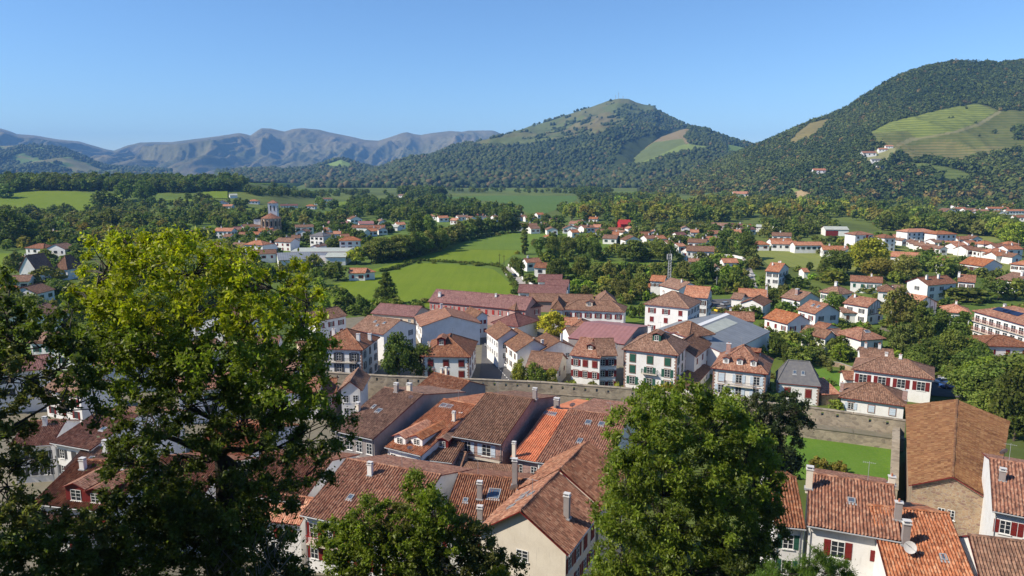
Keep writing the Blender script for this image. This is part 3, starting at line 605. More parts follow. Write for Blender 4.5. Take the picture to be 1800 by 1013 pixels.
    def zroof(s, x, y):
        best = None
        for pl in s.P:
            o, ux, vy, n = plane_uv(pl); z = o.z - (n.x * (x - o.x) + n.y * (y - o.y)) / n.z
            if best is None or z < best[0]: best = (z, ux, vy, n)
        return best
    def make_wall(s, wc, base, quoin):
        t = s.type; ox = s.gov if t == 'p' else s.ov; oy = s.gov if t == 'g' else s.ov
        if t == 's': ox = s.gov
        wx, wy = max(s.W / 2 - ox, .5), max(s.D / 2 - oy, .5); s.wx, s.wy = wx, wy; mb = MB(); z0 = -base
        zr = lambda x, y: s.zroof(x, y)[0] - .07
        fz = lambda x, y: (x, y, zr(x, y))
        mb.poly([(-wx, -wy, z0), (wx, -wy, z0), fz(wx, -wy)] + ([fz(0, -wy)] if t == 'g' else []) + [fz(-wx, -wy)])
        mb.poly([(wx, wy, z0), (-wx, wy, z0), fz(-wx, wy)] + ([fz(0, wy)] if t == 'g' else []) + [fz(wx, wy)])
        mb.poly([(wx, -wy, z0), (wx, wy, z0), fz(wx, wy)] + ([fz(wx, 0)] if t == 'p' else []) + [fz(wx, -wy)])
        mb.poly([(-wx, wy, z0), (-wx, -wy, z0), fz(-wx, -wy)] + ([fz(-wx, 0)] if t == 'p' else []) + [fz(-wx, wy)])
        s.wall = mb.build('wall', [WALLM[wc]], s.root)
        if quoin:
            zt = zr(wx, -wy) - .05
            for sx, sy in ((-1, -1), (1, -1), (1, 1), (-1, 1)):
                q = MB(); z = 0.; k = 0
                while z < zt - .3:
                    l1, l2 = (.5, .28) if k % 2 else (.28, .5); e = .03; x0, x1 = sorted((sx * (wx + e), sx * (wx - l1))); y0, y1 = sorted((sy * (wy + e), sy * (wy - l2))); q.box(x0, x1, y0, y1, z, z + .33); z += .36; k += 1
                q.build('corner_stones', [M_quoin], s.root)
    def face(s, f, x, z):
        a = ANG[f]; d = s.wy if f in 'FB' else s.wx; c, sn = math.cos(a), math.sin(a); return Vector((x * c + d * sn, x * sn - d * c, z)), a
    def windows(s, f, n, rows, sh=None, w=1.0, h=1.5, closed=.25, z0=None, dz=2.65, skip=(), xs=None):
        half = s.wx if f in 'FB' else s.wy
        for r in range(rows):
            zc = (s.E - 1.0 - h if z0 is None else z0) - dz * r
            if zc < .1: break
            for i in range(n):
                if (r, i) in skip: continue
                x = (xs[i] * half) if xs else half * (-1 + 2 * (i + .5) / n); s.window(f, x, zc, w, h, sh, random.random() < closed)
    def window(s, f, x, z, w, h, sh=None, cl=False):
        p, a = s.face(f, x, z); o = obj('window', win_mesh(w, h, s.trim, min(s.lod, 1)), s.root, p, (0, 0, a))
        if sh and s.lod < 2:
            hw = w / 2
            for sx in (-1, 1): obj('shutter', sh_mesh(hw, h, sh), o, ((sx * hw / 2 if cl else sx * (w / 2 + hw / 2 + .03)), -.05 if cl else -.04 if s.trim else -.003, 0))
        return o
    def door(s, f, x, w=1.0, h=2.1, c='n'):
        b = MB(); b.box(-w / 2, w / 2, -.04, .01, 0, h); b.box(-w / 2 - .12, -w / 2 - .002, -.06, .01, 0, h + .12, 1); b.box(w / 2 + .002, w / 2 + .12, -.06, .01, 0, h + .12, 1); b.box(-w / 2, w / 2, -.06, .01, h + .002, h + .12, 1)
        p, a = s.face(f, x, .02); b.build('door', [SH[c], M_quoin], s.root, p, (0, 0, a))
    def chimney(s, fx, fy, h=1.1, w=.55, kind='w', pots=2):
        x, y = fx * s.W / 2, fy * s.D / 2; z = s.zroof(x, y)[0]; b = MB(); b.box(-w / 2, w / 2, -w * .4, w * .4, -.5, h, 0); b.box(-w / 2 - .07, w / 2 + .07, -w * .4 - .07, w * .4 + .07, h + .002, h + .09, 1)
        if pots:
            for k in range(pots): xx = (k - (pots - 1) / 2) * w * .5; b.tube([(xx, 0, h + .09), (xx, 0, h + .38)], [.1, .085], 8, 2)
        else:
            for sx in (-1, 1): b.box(sx * w * .4 - .05, sx * w * .4 + .05, -w * .35, w * .35, h + .092, h + .3, 1)
            b.box(-w / 2 - .05, w / 2 + .05, -w * .45, w * .45, h + .302, h + .36, 1)
        b.box(-w / 2 - .12, w / 2 + .12, -w * .4 - .12, w * .4 + .12, -.1, .06, 3)
        b.build('chimney', [{'w': WALLM['white'], 's': WALLM['beige'], 'b': WALLM['pinkstone'], 'g': WALLM['grey']}[kind], M_dish, M_clay, M_zinc], s.roof, (x, y, z))
    def skylight(s, fx, fy, w=.8, h=1.1):
        x, y = fx * s.W / 2, fy * s.D / 2; z, ux, vy, n = s.zroof(x, y); b = MB(); lift = .11
        M = Matrix((ux, vy, n)).transposed().to_4x4(); f = .08
        for x0, x1, y0, y1 in ((-w / 2, -w / 2 + f, -h / 2, h / 2), (w / 2 - f, w / 2, -h / 2, h / 2), (-w / 2 + f, w / 2 - f, -h / 2, -h / 2 + f), (-w / 2 + f, w / 2 - f, h / 2 - f, h / 2)): b.box(x0, x1, y0, y1, -.05, lift + .05, 0, M)
        b.box(-w / 2 + f, w / 2 - f, -h / 2 + f, h / 2 - f, -.05, lift, 1, M); b.box(-w / 2 - .1, w / 2 + .1, -h / 2 - .25, -h / 2 - .002, -.05, lift - .05, 0, M)
        b.build('skylight', [M_zinc, M_sky], s.roof, (x, y, z))
    def dormer(s, rc, fx, fy, w=1.6, h=1.3, sh=None, face='F', wall='white', rf='g'):
        x, y = fx * s.W / 2, fy * s.D / 2; a = ANG[face]; zb = s.zroof(x, y)[0]; sl = s.slope; dep = (h + .25 * w) / max(sl, .25) + .3; b = MB(); hw = w / 2
        b.box(-hw, hw, 0, dep, -.3, h, 0); rise = .42 * hw; e = .22; o_ = obj('dormer', None, s.root)
        b.poly([(-hw, 0, h), (hw, 0, h), (0, 0, h + rise)], 0)
        rb = [[Vector((hw + e, -.3, h - e * .42)), Vector((hw + e, dep, h - e * .42)), Vector((0, dep, h + rise)), Vector((0, -.3, h + rise))], [Vector((-hw - e, dep, h - e * .42)), Vector((-hw - e, -.3, h - e * .42)), Vector((0, -.3, h + rise)), Vector((0, dep, h + rise))]]
        for pl in rb: tile_plane(b, [p + Vector((0, 0, .12)) for p in pl], 1); b.poly([p for p in reversed(pl)], 2); 
        for pl in rb:
            for k in range(4):
                u, v = pl[k], pl[(k + 1) % 4]; b.poly([u, v, v + Vector((0, 0, .12)), u + Vector((0, 0, .12))], 2)
        bpy.data.objects.remove(o_); o = b.build('dormer', [WALLM[wall] if wall in WALLM else SH[wall], roof_m(rc), M_fas], s.root, (x, y, zb), (0, 0, a))
        ww = w * .5; wo = obj('window', win_mesh(ww, h * .8, False, 0), o, (0, -.004, .08))
        return o
    def balcony(s, f, x, z, w, c='k', dep=.8):
        b = MB(); b.box(-w / 2, w / 2, -dep, 0, -.12, 0, 1)
        n = max(4, int(w / .16))
        for i in range(n + 1): xx = -w / 2 + .02 + (w - .04) * i / n; b.box(xx - .012, xx + .012, -dep + .02, -dep + .044, 0, .95)
        for yy in np.linspace(-dep + .16, -.05, 5): 
            for sx in (-1, 1): b.box(sx * (w / 2 - .02) - .012, sx * (w / 2 - .02) + .012, yy - .012, yy + .012, 0, .95)
        b.box(-w / 2, w / 2, -dep + .01, -dep + .055, .952, 1.0); b.box(-w / 2, -w / 2 + .045, -dep + .056, 0, .952, 1.0); b.box(w / 2 - .045, w / 2, -dep + .056, 0, .952, 1.0)
        p, a = s.face(f, x, z); b.build('balcony', [SH[c], WALLM['beige']], s.root, p, (0, 0, a))
    def timber(s, f, zlo, n=7, c='r', gable=True):
        'painted half timbering under a gable'
        half = s.wx if f in 'FB' else s.wy; b = MB(); zt = lambda x: s.zroof(*((x, -s.wy) if f == 'F' else (s.wx, x) if f == 'R' else (-s.wx, -x) if f == 'L' else (-x, s.wy)))[0] - .25
        b.box(-half, half, -.05, 0, zlo - .1, zlo + .1)
        for i in range(n): x = half * (-1 + 2 * (i + .5) / n); b.box(x - .08, x + .08, -.045, 0, zlo + .101, zt(x))
        p, a = s.face(f, 0, 0); b.build('timber_frame', [SH[c]], s.root, p, (0, 0, a))
    def aerial(s, fx, fy, h=2.2):
        x, y = fx * s.W / 2, fy * s.D / 2; z = s.zroof(x, y)[0]; b = MB(); b.tube([(0, 0, -.2), (0, 0, h)], .025, 5); b.tube([(-.6, 0, h - .15), (.6, 0, h - .15)], .015, 4)
        for k in range(7): xx = -.55 + k * .18; b.tube([(xx, -.28 + .02 * k, h - .15), (xx, .28 - .02 * k, h - .15)], .01, 4)
        b.build('aerial', [M_zinc], s.roof, (x, y, z))
    def dish(s, fx, fy, r=.4, h=1.2, az=2.2):
        x, y = fx * s.W / 2, fy * s.D / 2; z = s.zroof(x, y)[0]; b = MB(); b.tube([(0, 0, -.2), (0, 0, h)], .03, 6, 1); d = Vector((math.cos(az), math.sin(az), .5)).normalized(); u = d.orthogonal().normalized(); v = d.cross(u); c = Vector((0, 0, h)); rings = []
        for k, (rr, dd) in enumerate(((.02, 0), (.6, .06), (1, .16))): rings.append([c + d * (dd * r + .05) + (u * math.cos(t) + v * math.sin(t)) * rr * r for t in np.linspace(0, 2 * math.pi, 14, endpoint=False)])
        for A, B_ in zip(rings, rings[1:]):
            for k in range(14): b.poly([A[k], A[(k + 1) % 14], B_[(k + 1) % 14], B_[k]], 0)
        b.poly(rings[0], 0); b.tube([c + d * .05 - v * r, c + d * (r * 1.1)], .015, 5, 1); b.build('satellite_dish', [M_dish, M_iron], s.roof, (x, y, z))
# ------------------------------------------------------------------ houses of the old town under the citadel
Z16 = Z(460, 640, 5.96)
H = House
n1 = H('brown roofed row house with two skylights left of the orange roofs', Z1, (225, 318), (420, 362), 9, 'p', 3.4, ridge=(385, 95), rc='dark', wc='grey', tu=0.37, corr=True, gov=.15, F=(4, 2, None, 1.1, 1.8), sky=[(-.45, -.42, .6, .9), (-.05, -.48, 1.0, 1.1)], seed=1)
n1.chimney(-.25, -.05, 1.3, .7, 'g', 0); n1.chimney(-.93, -.55, 1.1, .7, 's', 0); n1.chimney(.25, .02, 1.2, .8, 's', 0); n1.dish(.85, -.2, .42, .8)
n2 = H('weathered orange roofed row house with twin tiled dormers', Z1, (478, 398), (650, 440), 7.6, 'p', 3.2, ridge=(655, 147), rc='orange', wc='white', tu=0.37, corr=True, gov=.12, F=(3, 2, None), sky=[(-.62, -.12, 1.1, 1.1), (-.28, -.12, 1.2, 1.1)], dorm=[('orange', -.5, -.9, 2.2, 1.2)[1:], ('orange', .3, -.86, 2.2, 1.2)[1:]], seed=2)
n2.dish(.35, -.98, .45, .6); n2.chimney(.72, -.35, 1.3, .5, 's', 0)
n2b = H('narrow brown roofed house with a red gabled dormer', Z1, (640, 455), (800, 474), 6.6, 'p', 2.5, ridge=(770, 240), rc='brown', wc='pink', tu=0.37, corr=True, gov=.12, F=(2, 2, None), seed=3)
n2b.dormer('brown', -.1, -.72, 1.9, 1.2, None, 'F', 'r'); n2b.chimney(-.1, -.1, 1.3, .6, 's', 1)
n3 = H('tall brown roofed house with a stone rear wall and pale shutters', Z1, (795, 345), (1035, 385), 8.6, 'p', 3.3, ridge=(940, 135), rc='brown', wc='pinkstone', tu=0.38, corr=True, gov=.12, ov=.7, seed=4)
for x, zz, w_, h_ in ((-.42, 6.0, 1.1, 1.9), (.35, 6.0, 1.5, 1.9)): n3.window('F', x * n3.wx, zz, w_, h_, 'b')
for x in (-.45, -.1): n3.window('F', x * n3.wx, 2.6, .9, 1.2, 'b')
n3.window('F', .45 * n3.wx, 2.2, 1.0, 1.6); n3.balcony('F', .1 * n3.wx, 5.6, n3.wx * 1.7, 'n', .7); n3.chimney(.98, .1, 1.6, .7, 'g', 0)
n4 = H('row house with bright new orange tiles beside the stone rear wall', Z1, (1078, 448), (1222, 474), 6.6, 'p', 3.0, ridge=(1178, 200), rc='new', wc='pinkstone', tu=0.36, corr=True, gov=.1, F=(2, 1, None), seed=5)
n4.skylight(-.55, -.1, 2.2, .9); n4.chimney(-.55, .1, 1.5, .9, 'g', 0); n4.chimney(-.8, -.98, 2.2, .55, 's', 0)
n5 = H('rust roofed row house with three dark skylights beside new orange roof', Z1, (1200, 468), (1520, 520), 6.9, 'p', 3.0, ridge=(1320, 212), rc='rust', wc='white', tu=0.36, corr=True, gov=.15, F=(3, 1, None), sky=[(-.15, -.2, .95, 1.2), (.28, -.2, .95, 1.2), (-.1, -.55, .8, 1.2)], seed=6)
n5.dish(-.85, -.02, .5, 1.0)
n9 = H('small brown roofed house with grey boarded end in front of rampart', Z1, (622, 118), (795, 165), 6.2, 'p', 2.2, ridge=(775, 55), rc='rust', wc='grey', tu=0.38, corr=True, gov=.15, seed=7)
n9.chimney(-.3, .02, 1.5, .5, 's', 0); n9.chimney(-.6, .05, 1.0, .5, 's', 0); n9.dish(-.9, -.1, .45, 1.)
n10 = H('little gabled house with white front half hidden by big tree', Z16, (800, 285), (1055, 282), 6.2, 'g', 2.0, D=10, rc='brown', wc='white', F=(2, 2, None), corr=True, seed=8)
n10b = H('low brown roof between big tree and white gabled house', Z16, (330, 330), (790, 300), 5, 'p', 1.8, D=9, rc='rust', wc='pink', F=(3, 1, 'r'))
n11 = H('low grey brown roof squeezed behind long ribbed roof', Z1, (430, 488), (835, 520), 5.4, 'p', 1.4, D=9, rc='dark', wc='grey', gov=.1)
n11b = H('low dark shed roof in front of stone rear wall', Z1, (800, 562), (1090, 585), 5.2, 's', .7, D=6, rc='dark', wc='grey', gov=.1)
n6 = H('big gabled house with mottled rust tiles and red eaves', Z1, (905, 803), (1355, 915), 0, 'g', 3.5, BR=(1520, 700), rc='rust', wc='beige', ze=13.0, zb=4.5, corr=True, ov=.5, gov=.6, R=(4, 2, 'r', 1.0, 1.6, .3), F=(1, 1, None, 1.3, 1.2), sky=[(-.45, .25, .9, 1.2), (-.45, .02, .8, 1.1), (-.2, .0, .7, .9), (-.5, -.3, .7, 1.)], seed=9, dorm=())
n6.chimney(.62, -.1, 2.4, .6, 'g', 0)
_o = n6.c + n6.uy * (n6.D / 2 + .3); _o.z = 0
n6b = H('rust tiled house joined behind the big gabled house', Z1, (0, 0), (0, 0), 0, 'g', 3.5, D=9.5, AB=(_o - n6.ux * (n6.W / 2), _o + n6.ux * (n6.W / 2)), rc='rust', wc='beige', ze=13.1, zb=4, corr=True, ov=.5, gov=.1, seed=10)
n7 = H('long low house with ribbed brown roof and tall chimneys', Z1, (728, 805), (1150, 850), 0, 'p', 3.2, ridge=(705, 512), rc='rust', wc='white', ze=9.4, zb=3.5, corr=True, F=(4, 1, 'r'), gov=.3, sky=[(.02, -.3, 1.5, 1.6), (.12, -.86, 1.5, 1.3), (.62, -.75, 1.3, 1.4), (-.6, -.45, .6, .6), (.3, -.6, .8, .9)], seed=11)
n7.chimney(-.28, -.4, 1.9, .6, 'g', 0); n7.chimney(-.1, -.8, 1.9, .6, 'g', 0); n7.chimney(.45, -.1, 3.0, .6, 'g', 0); n7.dish(.5, -.3, .55, 1.)
n8 = H('white house with ribbed roof and red balcony behind big tree', Z1, (75, 722), (560, 825), 0, 'p', 3.2, ridge=(400, 470), rc='rust', wc='white', ze=9.8, zb=3, tu=0.36, corr=True, F=(6, 2, 'r', 1.1, 1.9, .2), gov=.3, sky=[(-.35, -.6, .7, .8)], seed=12)
n8.balcony('F', -.5 * n8.wx, 3.6, n8.wx * .8, 'R', 1.0); n8.chimney(-.3, -.2, 1.4, .6, 'w', 0)
n8b = H('small orange roofed white house under the long low house', Z8, (1000, 790), (1180, 812), 0, 'p', 1.8, D=7, rc='orange', wc='white', ze=7.5, zb=2, F=(2, 1, 'r'))

# bottom right
b1 = H('white house with long canal tile roof and dark red shutters', Z2, (290, 795), (697, 866), 0, 'p', 2.3, ridge=(312, 570), rc='rust', wc='white', ze=16.5, zb=7.5, corr=True, gov=.2, ov=.6, seed=13, sky=[(.0, -.42, .7, .7)])
b1.window('F', -.3 * b1.wx, 6.0, 1.2, 1.7, 'r'); b1.window('F', .68 * b1.wx, 6.3, .9, 1.1, 'r'); b1.chimney(-.98, -.3, 2.0, .62, 's', 0); b1.chimney(.98, -.62, 1.7, .6, 'g', 1); b1.chimney(.97, .15, .8, .6, 's', 1)
b1w = H('small white wing with tiled roof and green shutter', Z2, (150, 797), (287, 812), 0, 'p', 2.2, ridge=(157, 580), rc='rust', wc='white', ze=15.9, zb=7.5, corr=True, gov=.1, F=(1, 2, 'g', 1.0, 1.5), seed=14)
b2 = H('orange canal tile roof with stone chimney and dish in the corner', Z2, (640, 1035), (1042, 1085), 0, 'p', 3.0, ridge=(752, 727), rc='orange', wc='white', ze=14.8, zb=8, corr=True, gov=.15, seed=15, sky=[(.45, -.62, .55, .7)])
b2.chimney(-.35, -.5, 2.0, .62, 'g', 0); b2.dish(-.35, -.66, .55, .9, -1.6)
b3 = H('dark tiled roof filling the bottom right corner', Z2, (1045, 1065), (1330, 1105), 0, 'p', 2.6, ridge=(1042, 842), rc='dark', wc='white', ze=14.6, zb=8, corr=True, gov=.15, seed=16)
b4 = H('white gable house with brown tiles beside the stone barn', Z2, (1090, 732), (1330, 780), 0, 'p', 2.6, ridge=(1122, 512), rc='rust', wc='white', ze=14.2, zb=4, corr=True, gov=.25, F=(2, 2, 'r'), seed=17)
b4.chimney(-.55, -.4, 1.1, .6, 'g', 0); b4.dish(-.4, .05, .5, 1.0)
b5 = H('long stone barn with ochre tiled gable roof beside lawn', Z2, (738, 637), (1090, 682), 0, 'g', 2.3, D=35.5, ang=-.57, W=9.3, rc='barn', wc='stone', ze=10.0, zb=.5, corr=True, ov=.45, gov=.5, seed=18, sky=[(-.35, .72, .9, .7), (-.35, .5, .9, .7), (.35, .72, .9, .7), (.35, .5, .9, .7)], name='barn', cat='barn'); taper(b5, .58)
for x in (-.02, .16): b5.window('F', x * b5.wx * 1.4 - .7, 5.9, .8, 1.3)
pd = MB()
for z in np.arange(1, 8, 1.2): pd.box(-.06, .06, -.2, 0, z, z + .5)

# ------------------------------------------------------------------ first row beyond the rampart
m1 = H('tall white hipped house with brown corner stones and two chimneys', Z3, (215, 628), (610, 641), 8.4, 'h', 3.6, BR=(790, 545), rc='rust', wc='white', quoin=True, trim=True, F=(3, 2, 'k', 1.2, 2.0, .1), R=(3, 3, 'k', .9, 1.5, .2))
m1.balcony('F', 0, 5.2, m1.wx * 1.5, 'k', .6)
for a_ in ((-.45, -.2), (.62, -.45), (.85, .2)): m1.chimney(*a_, 1.6, .8, 'w', 1)
m2 = H('white house with hipped rust roof, gabled dormer and red shutters', Z3, (1050, 690), (1445, 696), 6.6, 'h', 3.4, BR=(1545, 575), rc='rust', wc='white', quoin=True, trim=True, F=(3, 2, 'r', 1.2, 1.5, .8), R=(3, 2, 'r', 1., 1.5, .5))
m2.dormer('rust', -.25, -.55, 2.0, 1.5, None, 'F', 'r'); m2.chimney(-.85, -.1, 1.2, .6, 'w', 1)
m3 = H('brown roofed house with three skylights and white gable', Z3, (505, 482), (765, 522), 7.6, 'p', 2.6, BR=(935, 430), rc='brown', wc='white', R=(3, 2, 'k', .9, 1.5), sky=[(-.2, -.3, .7, .7), (.15, -.5, .7, .7), (.35, -.3, .7, .7)])
m4 = H('white house with red shutters seen through the yellow tree', Z3, (245, 420), (490, 374), 8.2, 'p', 2.2, D=9, rc='brown', wc='white', F=(3, 3, 'r', 1., 1.5, .3))
m4b = H('low cream house left of the hipped house with corner stones', Z3, (120, 640), (235, 628), 5.5, 'p', 1.5, D=8, rc='brown', wc='cream', F=(3, 1, 'n'))
m5 = H('long shed with plum coloured roof and cream walls', Z3, (665, 356), (1000, 384), 5.6, 'p', 2.2, BR=(1115, 330), rc='plum', wc='cream', F=(5, 1, None, 1., .9))
m6 = H('wide house with blank pale blue gable', Z3, (1050, 462), (1530, 436), 6.4, 'g', 2.7, D=15, rc='rust', wc='white', L=(3, 2, 'n'))
m6.chimney(-.1, .7, 1.2, .7, 'w', 0)
m7 = H('slim white gabled house with small red windows behind blue gable', Z3, (1480, 392), (1588, 380), 6.5, 'g', 1.6, D=9, rc='brown', wc='white', F=(2, 2, 'r', .9, 1.2, .6))
m8 = H('long barracks house with pink walls and row of red windows', ZZ, (752, 530), (924, 546), 6.2, 'p', 3.4, ridge=(768, 508.5), rc='plum', wc='pink', F=(14, 1, 'R', .8, 1.6, .2))
m8.chimney(-.82, -.55, 1.2, .9, 'w', 0); m8.chimney(.3, -.2, .8, .6, 'w', 0)
m8b = H('hipped end of the barracks with brown tiles', ZZ, (905, 546), (955, 538), 6.2, 'h', 3.2, D=16, rc='brown', wc='pink', F=(3, 1, 'r'))
m9 = H('white narrow street house with many small windows', Z4, (8, 492), (100, 563), 7.6, 'p', 2.5, BR=(262, 500), rc='brown', wc='white', F=(5, 3, None, .9, 1.3), R=(2, 2, None))
m10 = H('tan roofed corner house at the bend of the street', Z4, (115, 556), (248, 656), 6.6, 'p', 2.7, BR=(400, 548), rc='brown', wc='white', F=(4, 2, 'n', .9, 1.4), lod=0)
m11 = H('white gable with two dark windows behind brown barn roof', Z4, (445, 652), (735, 628), 6.4, 'g', 2.2, D=10, rc='dark', wc='white', F=(2, 1, None, 1.1, 1.1))
m11.chimney(-.75, -.5, 1.4, .6, 'w', 0); m11.chimney(.2, -.7, 1.8, .5, 'w', 1); m11.chimney(-.95, .3, 1.4, .6, 'w', 0)
m11b = H('brown roofed house between tan corner house and white gable', Z4, (285, 640), (455, 655), 5.6, 'p', 2.2, D=10, rc='dark', wc='white', R=(1, 1, 'g'))
m12 = H('low barn with large brown roof and stone gable', Z4, (320, 775), (578, 797), 4.4, 'p', 2.7, BR=(692, 712), rc='dark', wc='beige', R=(2, 2, 'r', .8, 1.2, .8), name='barn', cat='barn')
m13 = H('white house with three rows of dark red shutters beside rampart', Z4, (662, 678), (905, 706), 7.6, 'p', 2.6, BR=(1010, 590), rc='rust', wc='white', F=(3, 3, 'r', 1.1, 1.5, .75), trim=True)
m13.dormer('brown', .1, -.6, 1.8, .9, None, 'F', 'n')
m13b = H('right half of red shuttered house with raised roof', Z4, (880, 686), (1040, 684), 8.0, 'p', 2.8, D=11, rc='brown', wc='white', F=(2, 3, 'r', 1.2, 1.5, .1), trim=True)
m14 = H('grand white house with green shutters and hipped roof above rampart', Z4, (1068, 634), (1512, 684), 9.4, 'h', 4.0, BR=(1645, 590), rc='brown', wc='white', quoin=True, trim=True, F=(3, 3, 'g', 1.3, 1.8, .3), R=(3, 3, 'g', .9, 1.7, .5), base=3)
m14.dormer('brown', .1, -.5, 1.9, 1.5, None, 'F', 'g'); m14.balcony('F', 0, 4.3, 3.6, 'g', .8); m14.chimney(-.3, .1, 1.4, .8, 'w', 1)
m15 = H('white side house with brown roof stepping down beside grand house', Z5, (95, 733), (208, 642), 7.0, 'p', 2.6, D=9, rc='brown', wc='white', F=(3, 2, 'r', .9, 1.4, .7))
m15b = H('hipped brown roof behind the grand green shuttered house', Z4, (1395, 485), (1590, 546), 9.0, 'h', 2.8, BR=(1700, 490), rc='brown', wc='white')
m15c = H('low lean to shed with dark roof below grand house', Z5, (60, 960), (205, 800), 2.6, 's', 1.0, D=4, rc='dark', wc='white', F=(3, 1, None, 1.2, 1.2))
m16 = H('villa with rust hipped roof, three white dormers and pale blue shutters', Z5, (190, 806), (588, 851), 6.8, 'h', 4.3, BR=(690, 755), rc='rust', wc='white', quoin=True, trim=True, F=(3, 2, 'b', 1.3, 1.9, .25), R=(2, 2, 'b', 1., 1.6))
for x in (-.5, -.02, .45): m16.dormer('rust', x, -.78, 1.3, 1.2, None, 'F', 'white')
m16.dormer('rust', .55, .3, 2.4, .9, None, 'R', 'n'); m16.chimney(-.55, .1, 2.2, 1.0, 'b', 1); m16.chimney(.15, .7, 1.2, .6, 'b', 1); m16.balcony('F', .1, 3.3, 6, 'n', .6)
m17 = H('small white house with steep dark slate roof', Z5, (640, 907), (948, 936), 4.4, 'h', 4.2, D=8.5, rc='slate', wc='white', quoin=True, trim=True, hipf=.55, F=(2, 1, 'r', 1.1, 1.8, .8), sky=[(-.18, -.5, .7, .9), (.2, -.5, .7, .9)], ov=.3)
m18 = H('small orange tiled shed tucked beside slate roofed house', Z5, (955, 990), (1085, 985), 2.6, 's', 1.6, D=7, rc='orange', wc='stone', name='shed', cat='shed')
m19 = H('large grey metal warehouse with pale roof panel', Z5, (292, 712), (602, 556), 5.8, 'p', 3.6, D=26, rc='steel', wc='white', ov=.2, gov=.2, name='warehouse', cat='warehouse')
pp = MB(); a0, b0, c0, d0 = m19.P[0]; nn = plane_uv(m19.P[0])[3] * .06
def lerp2(u, v): return (a0.lerp(b0, u)).lerp(d0.lerp(c0, u), v) + nn
pp.poly([lerp2(.22, .58), lerp2(.85, .58), lerp2(.85, .86), lerp2(.22, .86)]); pp.build('roof_panel', [roof_m('palesteel')], m19.root)
pp = MB(); a0, b0, c0, d0 = m19.P[0]; pp.poly([lerp2(.0, .91), lerp2(1, .91), lerp2(1, .995), lerp2(0, .995)]); pp.build('ridge_panel', [SH['w']], m19.root)  # white strip along the ridge: sunlight on the left slope painted as colour
m20 = H('brown hipped bungalow with pale blue shutters behind rampart', Z2, (425, 240), (722, 282), 3.6, 'h', 2.5, BR=(806, 232), rc='brown', wc='white', trim=True, F=(3, 1, 'b', 1.1, 1.4, .9))
m20.chimney(-.95, -.2, 1.8, .7, 'b', 1); m20.chimney(.92, -.3, 2.0, .9, 'b', 1)
m21 = H('white house with red doors and wide brown roof behind bungalow', Z2, (482, 120), (842, 166), 5.8, 'h', 2.4, D=11, rc='brown', wc='white', F=(4, 1, 'r', 1.6, 2.0, 0.), R=(2, 1, 'r'))
m21.chimney(-.2, .1, .9, .6, 'w', 0); m21.chimney(.15, .0, .9, .6, 'w', 1)
m21b = H('low brown roof with chimney behind red doored house', Z2, (520, 72), (672, 84), 4.2, 'p', 1.8, D=8, rc='brown', wc='white', chim=[(-.6, 0), (.2, 0)])
m21c = H('orange tiled annex in front of red doored house', Z2, (452, 165), (540, 170), 3.2, 'p', 1.2, D=6, rc='rust', wc='white')
# roofs in the middle
r1 = H('wide pinkish red metal roofed hall', Z4, (650, 546), (1090, 596), 6.0, 'p', 2.0, ridge=(900, 434), rc='pinksteel', wc='grey', ov=.2, gov=.2, name='hall', cat='hall')
r2 = H('pyramid roofed house with pink hip line beside round tree', Z4, (55, 428), (270, 462), 5.0, 'h', 2.6, BR=(412, 408), rc='plum', wc='white', chim=[(-.3, -.3)])
r3 = H('small brown roofed house with white side behind metal roofed hall', Z4, (665, 472), (835, 478), 4.8, 'h', 1.8, D=9, rc='rust', wc='white', F=(2, 1, 'r'))
r3b = H('small house with orange roof end left of brown roof', Z4, (628, 446), (735, 446), 5.0, 'p', 1.6, D=6, rc='orange', wc='white')
r3c = H('brown roof sliver in front of the metal roofed hall', Z4, (660, 528), (800, 520), 4.4, 'p', 1.6, D=7, rc='brown', wc='white')
r4 = H('long white school with brown hipped roof and dark red shutters', Z4, (604, 325), (1096, 348), 6.0, 'h', 2.6, D=10, rc='brown', wc='white', F=(6, 2, 'r', 1.1, 1.5, .4), trim=True)
r4.dormer('brown', -.15, -.6, 2.2, 1.3, None, 'F', 'cream')
r4b = H('hipped left wing of the white school', Z4, (518, 328), (625, 330), 6.0, 'h', 2.6, D=13, rc='brown', wc='white', F=(1, 2, 'r'))
r5 = H('pyramid roofed barn behind the white school', Z4, (868, 282), (1042, 284), 4.6, 'h', 3.2, D=13, rc='brown', wc='cream', name='barn', cat='barn')
r6 = H('long low brown shed roof behind the school', Z4, (342, 262), (848, 274), 4.0, 'p', 2.0, D=10, rc='brown', wc='pink', name='shed', cat='shed')
r7 = H('brown roofed white house with black gable beside lane', Z4, (262, 195), (640, 205), 5.0, 'p', 2.4, D=9, rc='plum', wc='white', F=(5, 1, 'n'))
r7b = H('upper brown roof behind the black gabled house', Z4, (415, 112), (606, 116), 6.0, 'p', 2.4, D=9, rc='plum', wc='white', F=(3, 1, 'n'))
r7c = H('middle brown roof stepping above black gabled house', Z4, (468, 148), (656, 154), 5.6, 'p', 2.2, D=8, rc='plum', wc='white')
r8 = H('tall white block with hipped brown roof and red shutters', Z4, (1234, 284), (1592, 320), 10.2, 'h', 3.6, BR=(1712, 266), rc='brown', wc='white', F=(3, 3, 'r', 1.2, 1.6, .5), R=(4, 3, 'k', .9, 1.5, .1), chim=[(-.5, .2)])
r9 = H('white house with orange roof and dark balconies behind white block', Z5, (0, 318), (172, 330), 9.4, 'p', 2.8, BR=(236, 292), rc='orange', wc='white', R=(2, 3, 'n', 1., 1.6), F=(3, 2, 'n'))
r9.balcony('R', 0, 5.4, 7, 'n', .9)
r10 = H('brown gabled house peeping over the orange roof', Z4, (1508, 175), (1690, 160), 7.5, 'g', 2.4, D=12, rc='brown', wc='white', chim=[(-.2, -.4)])
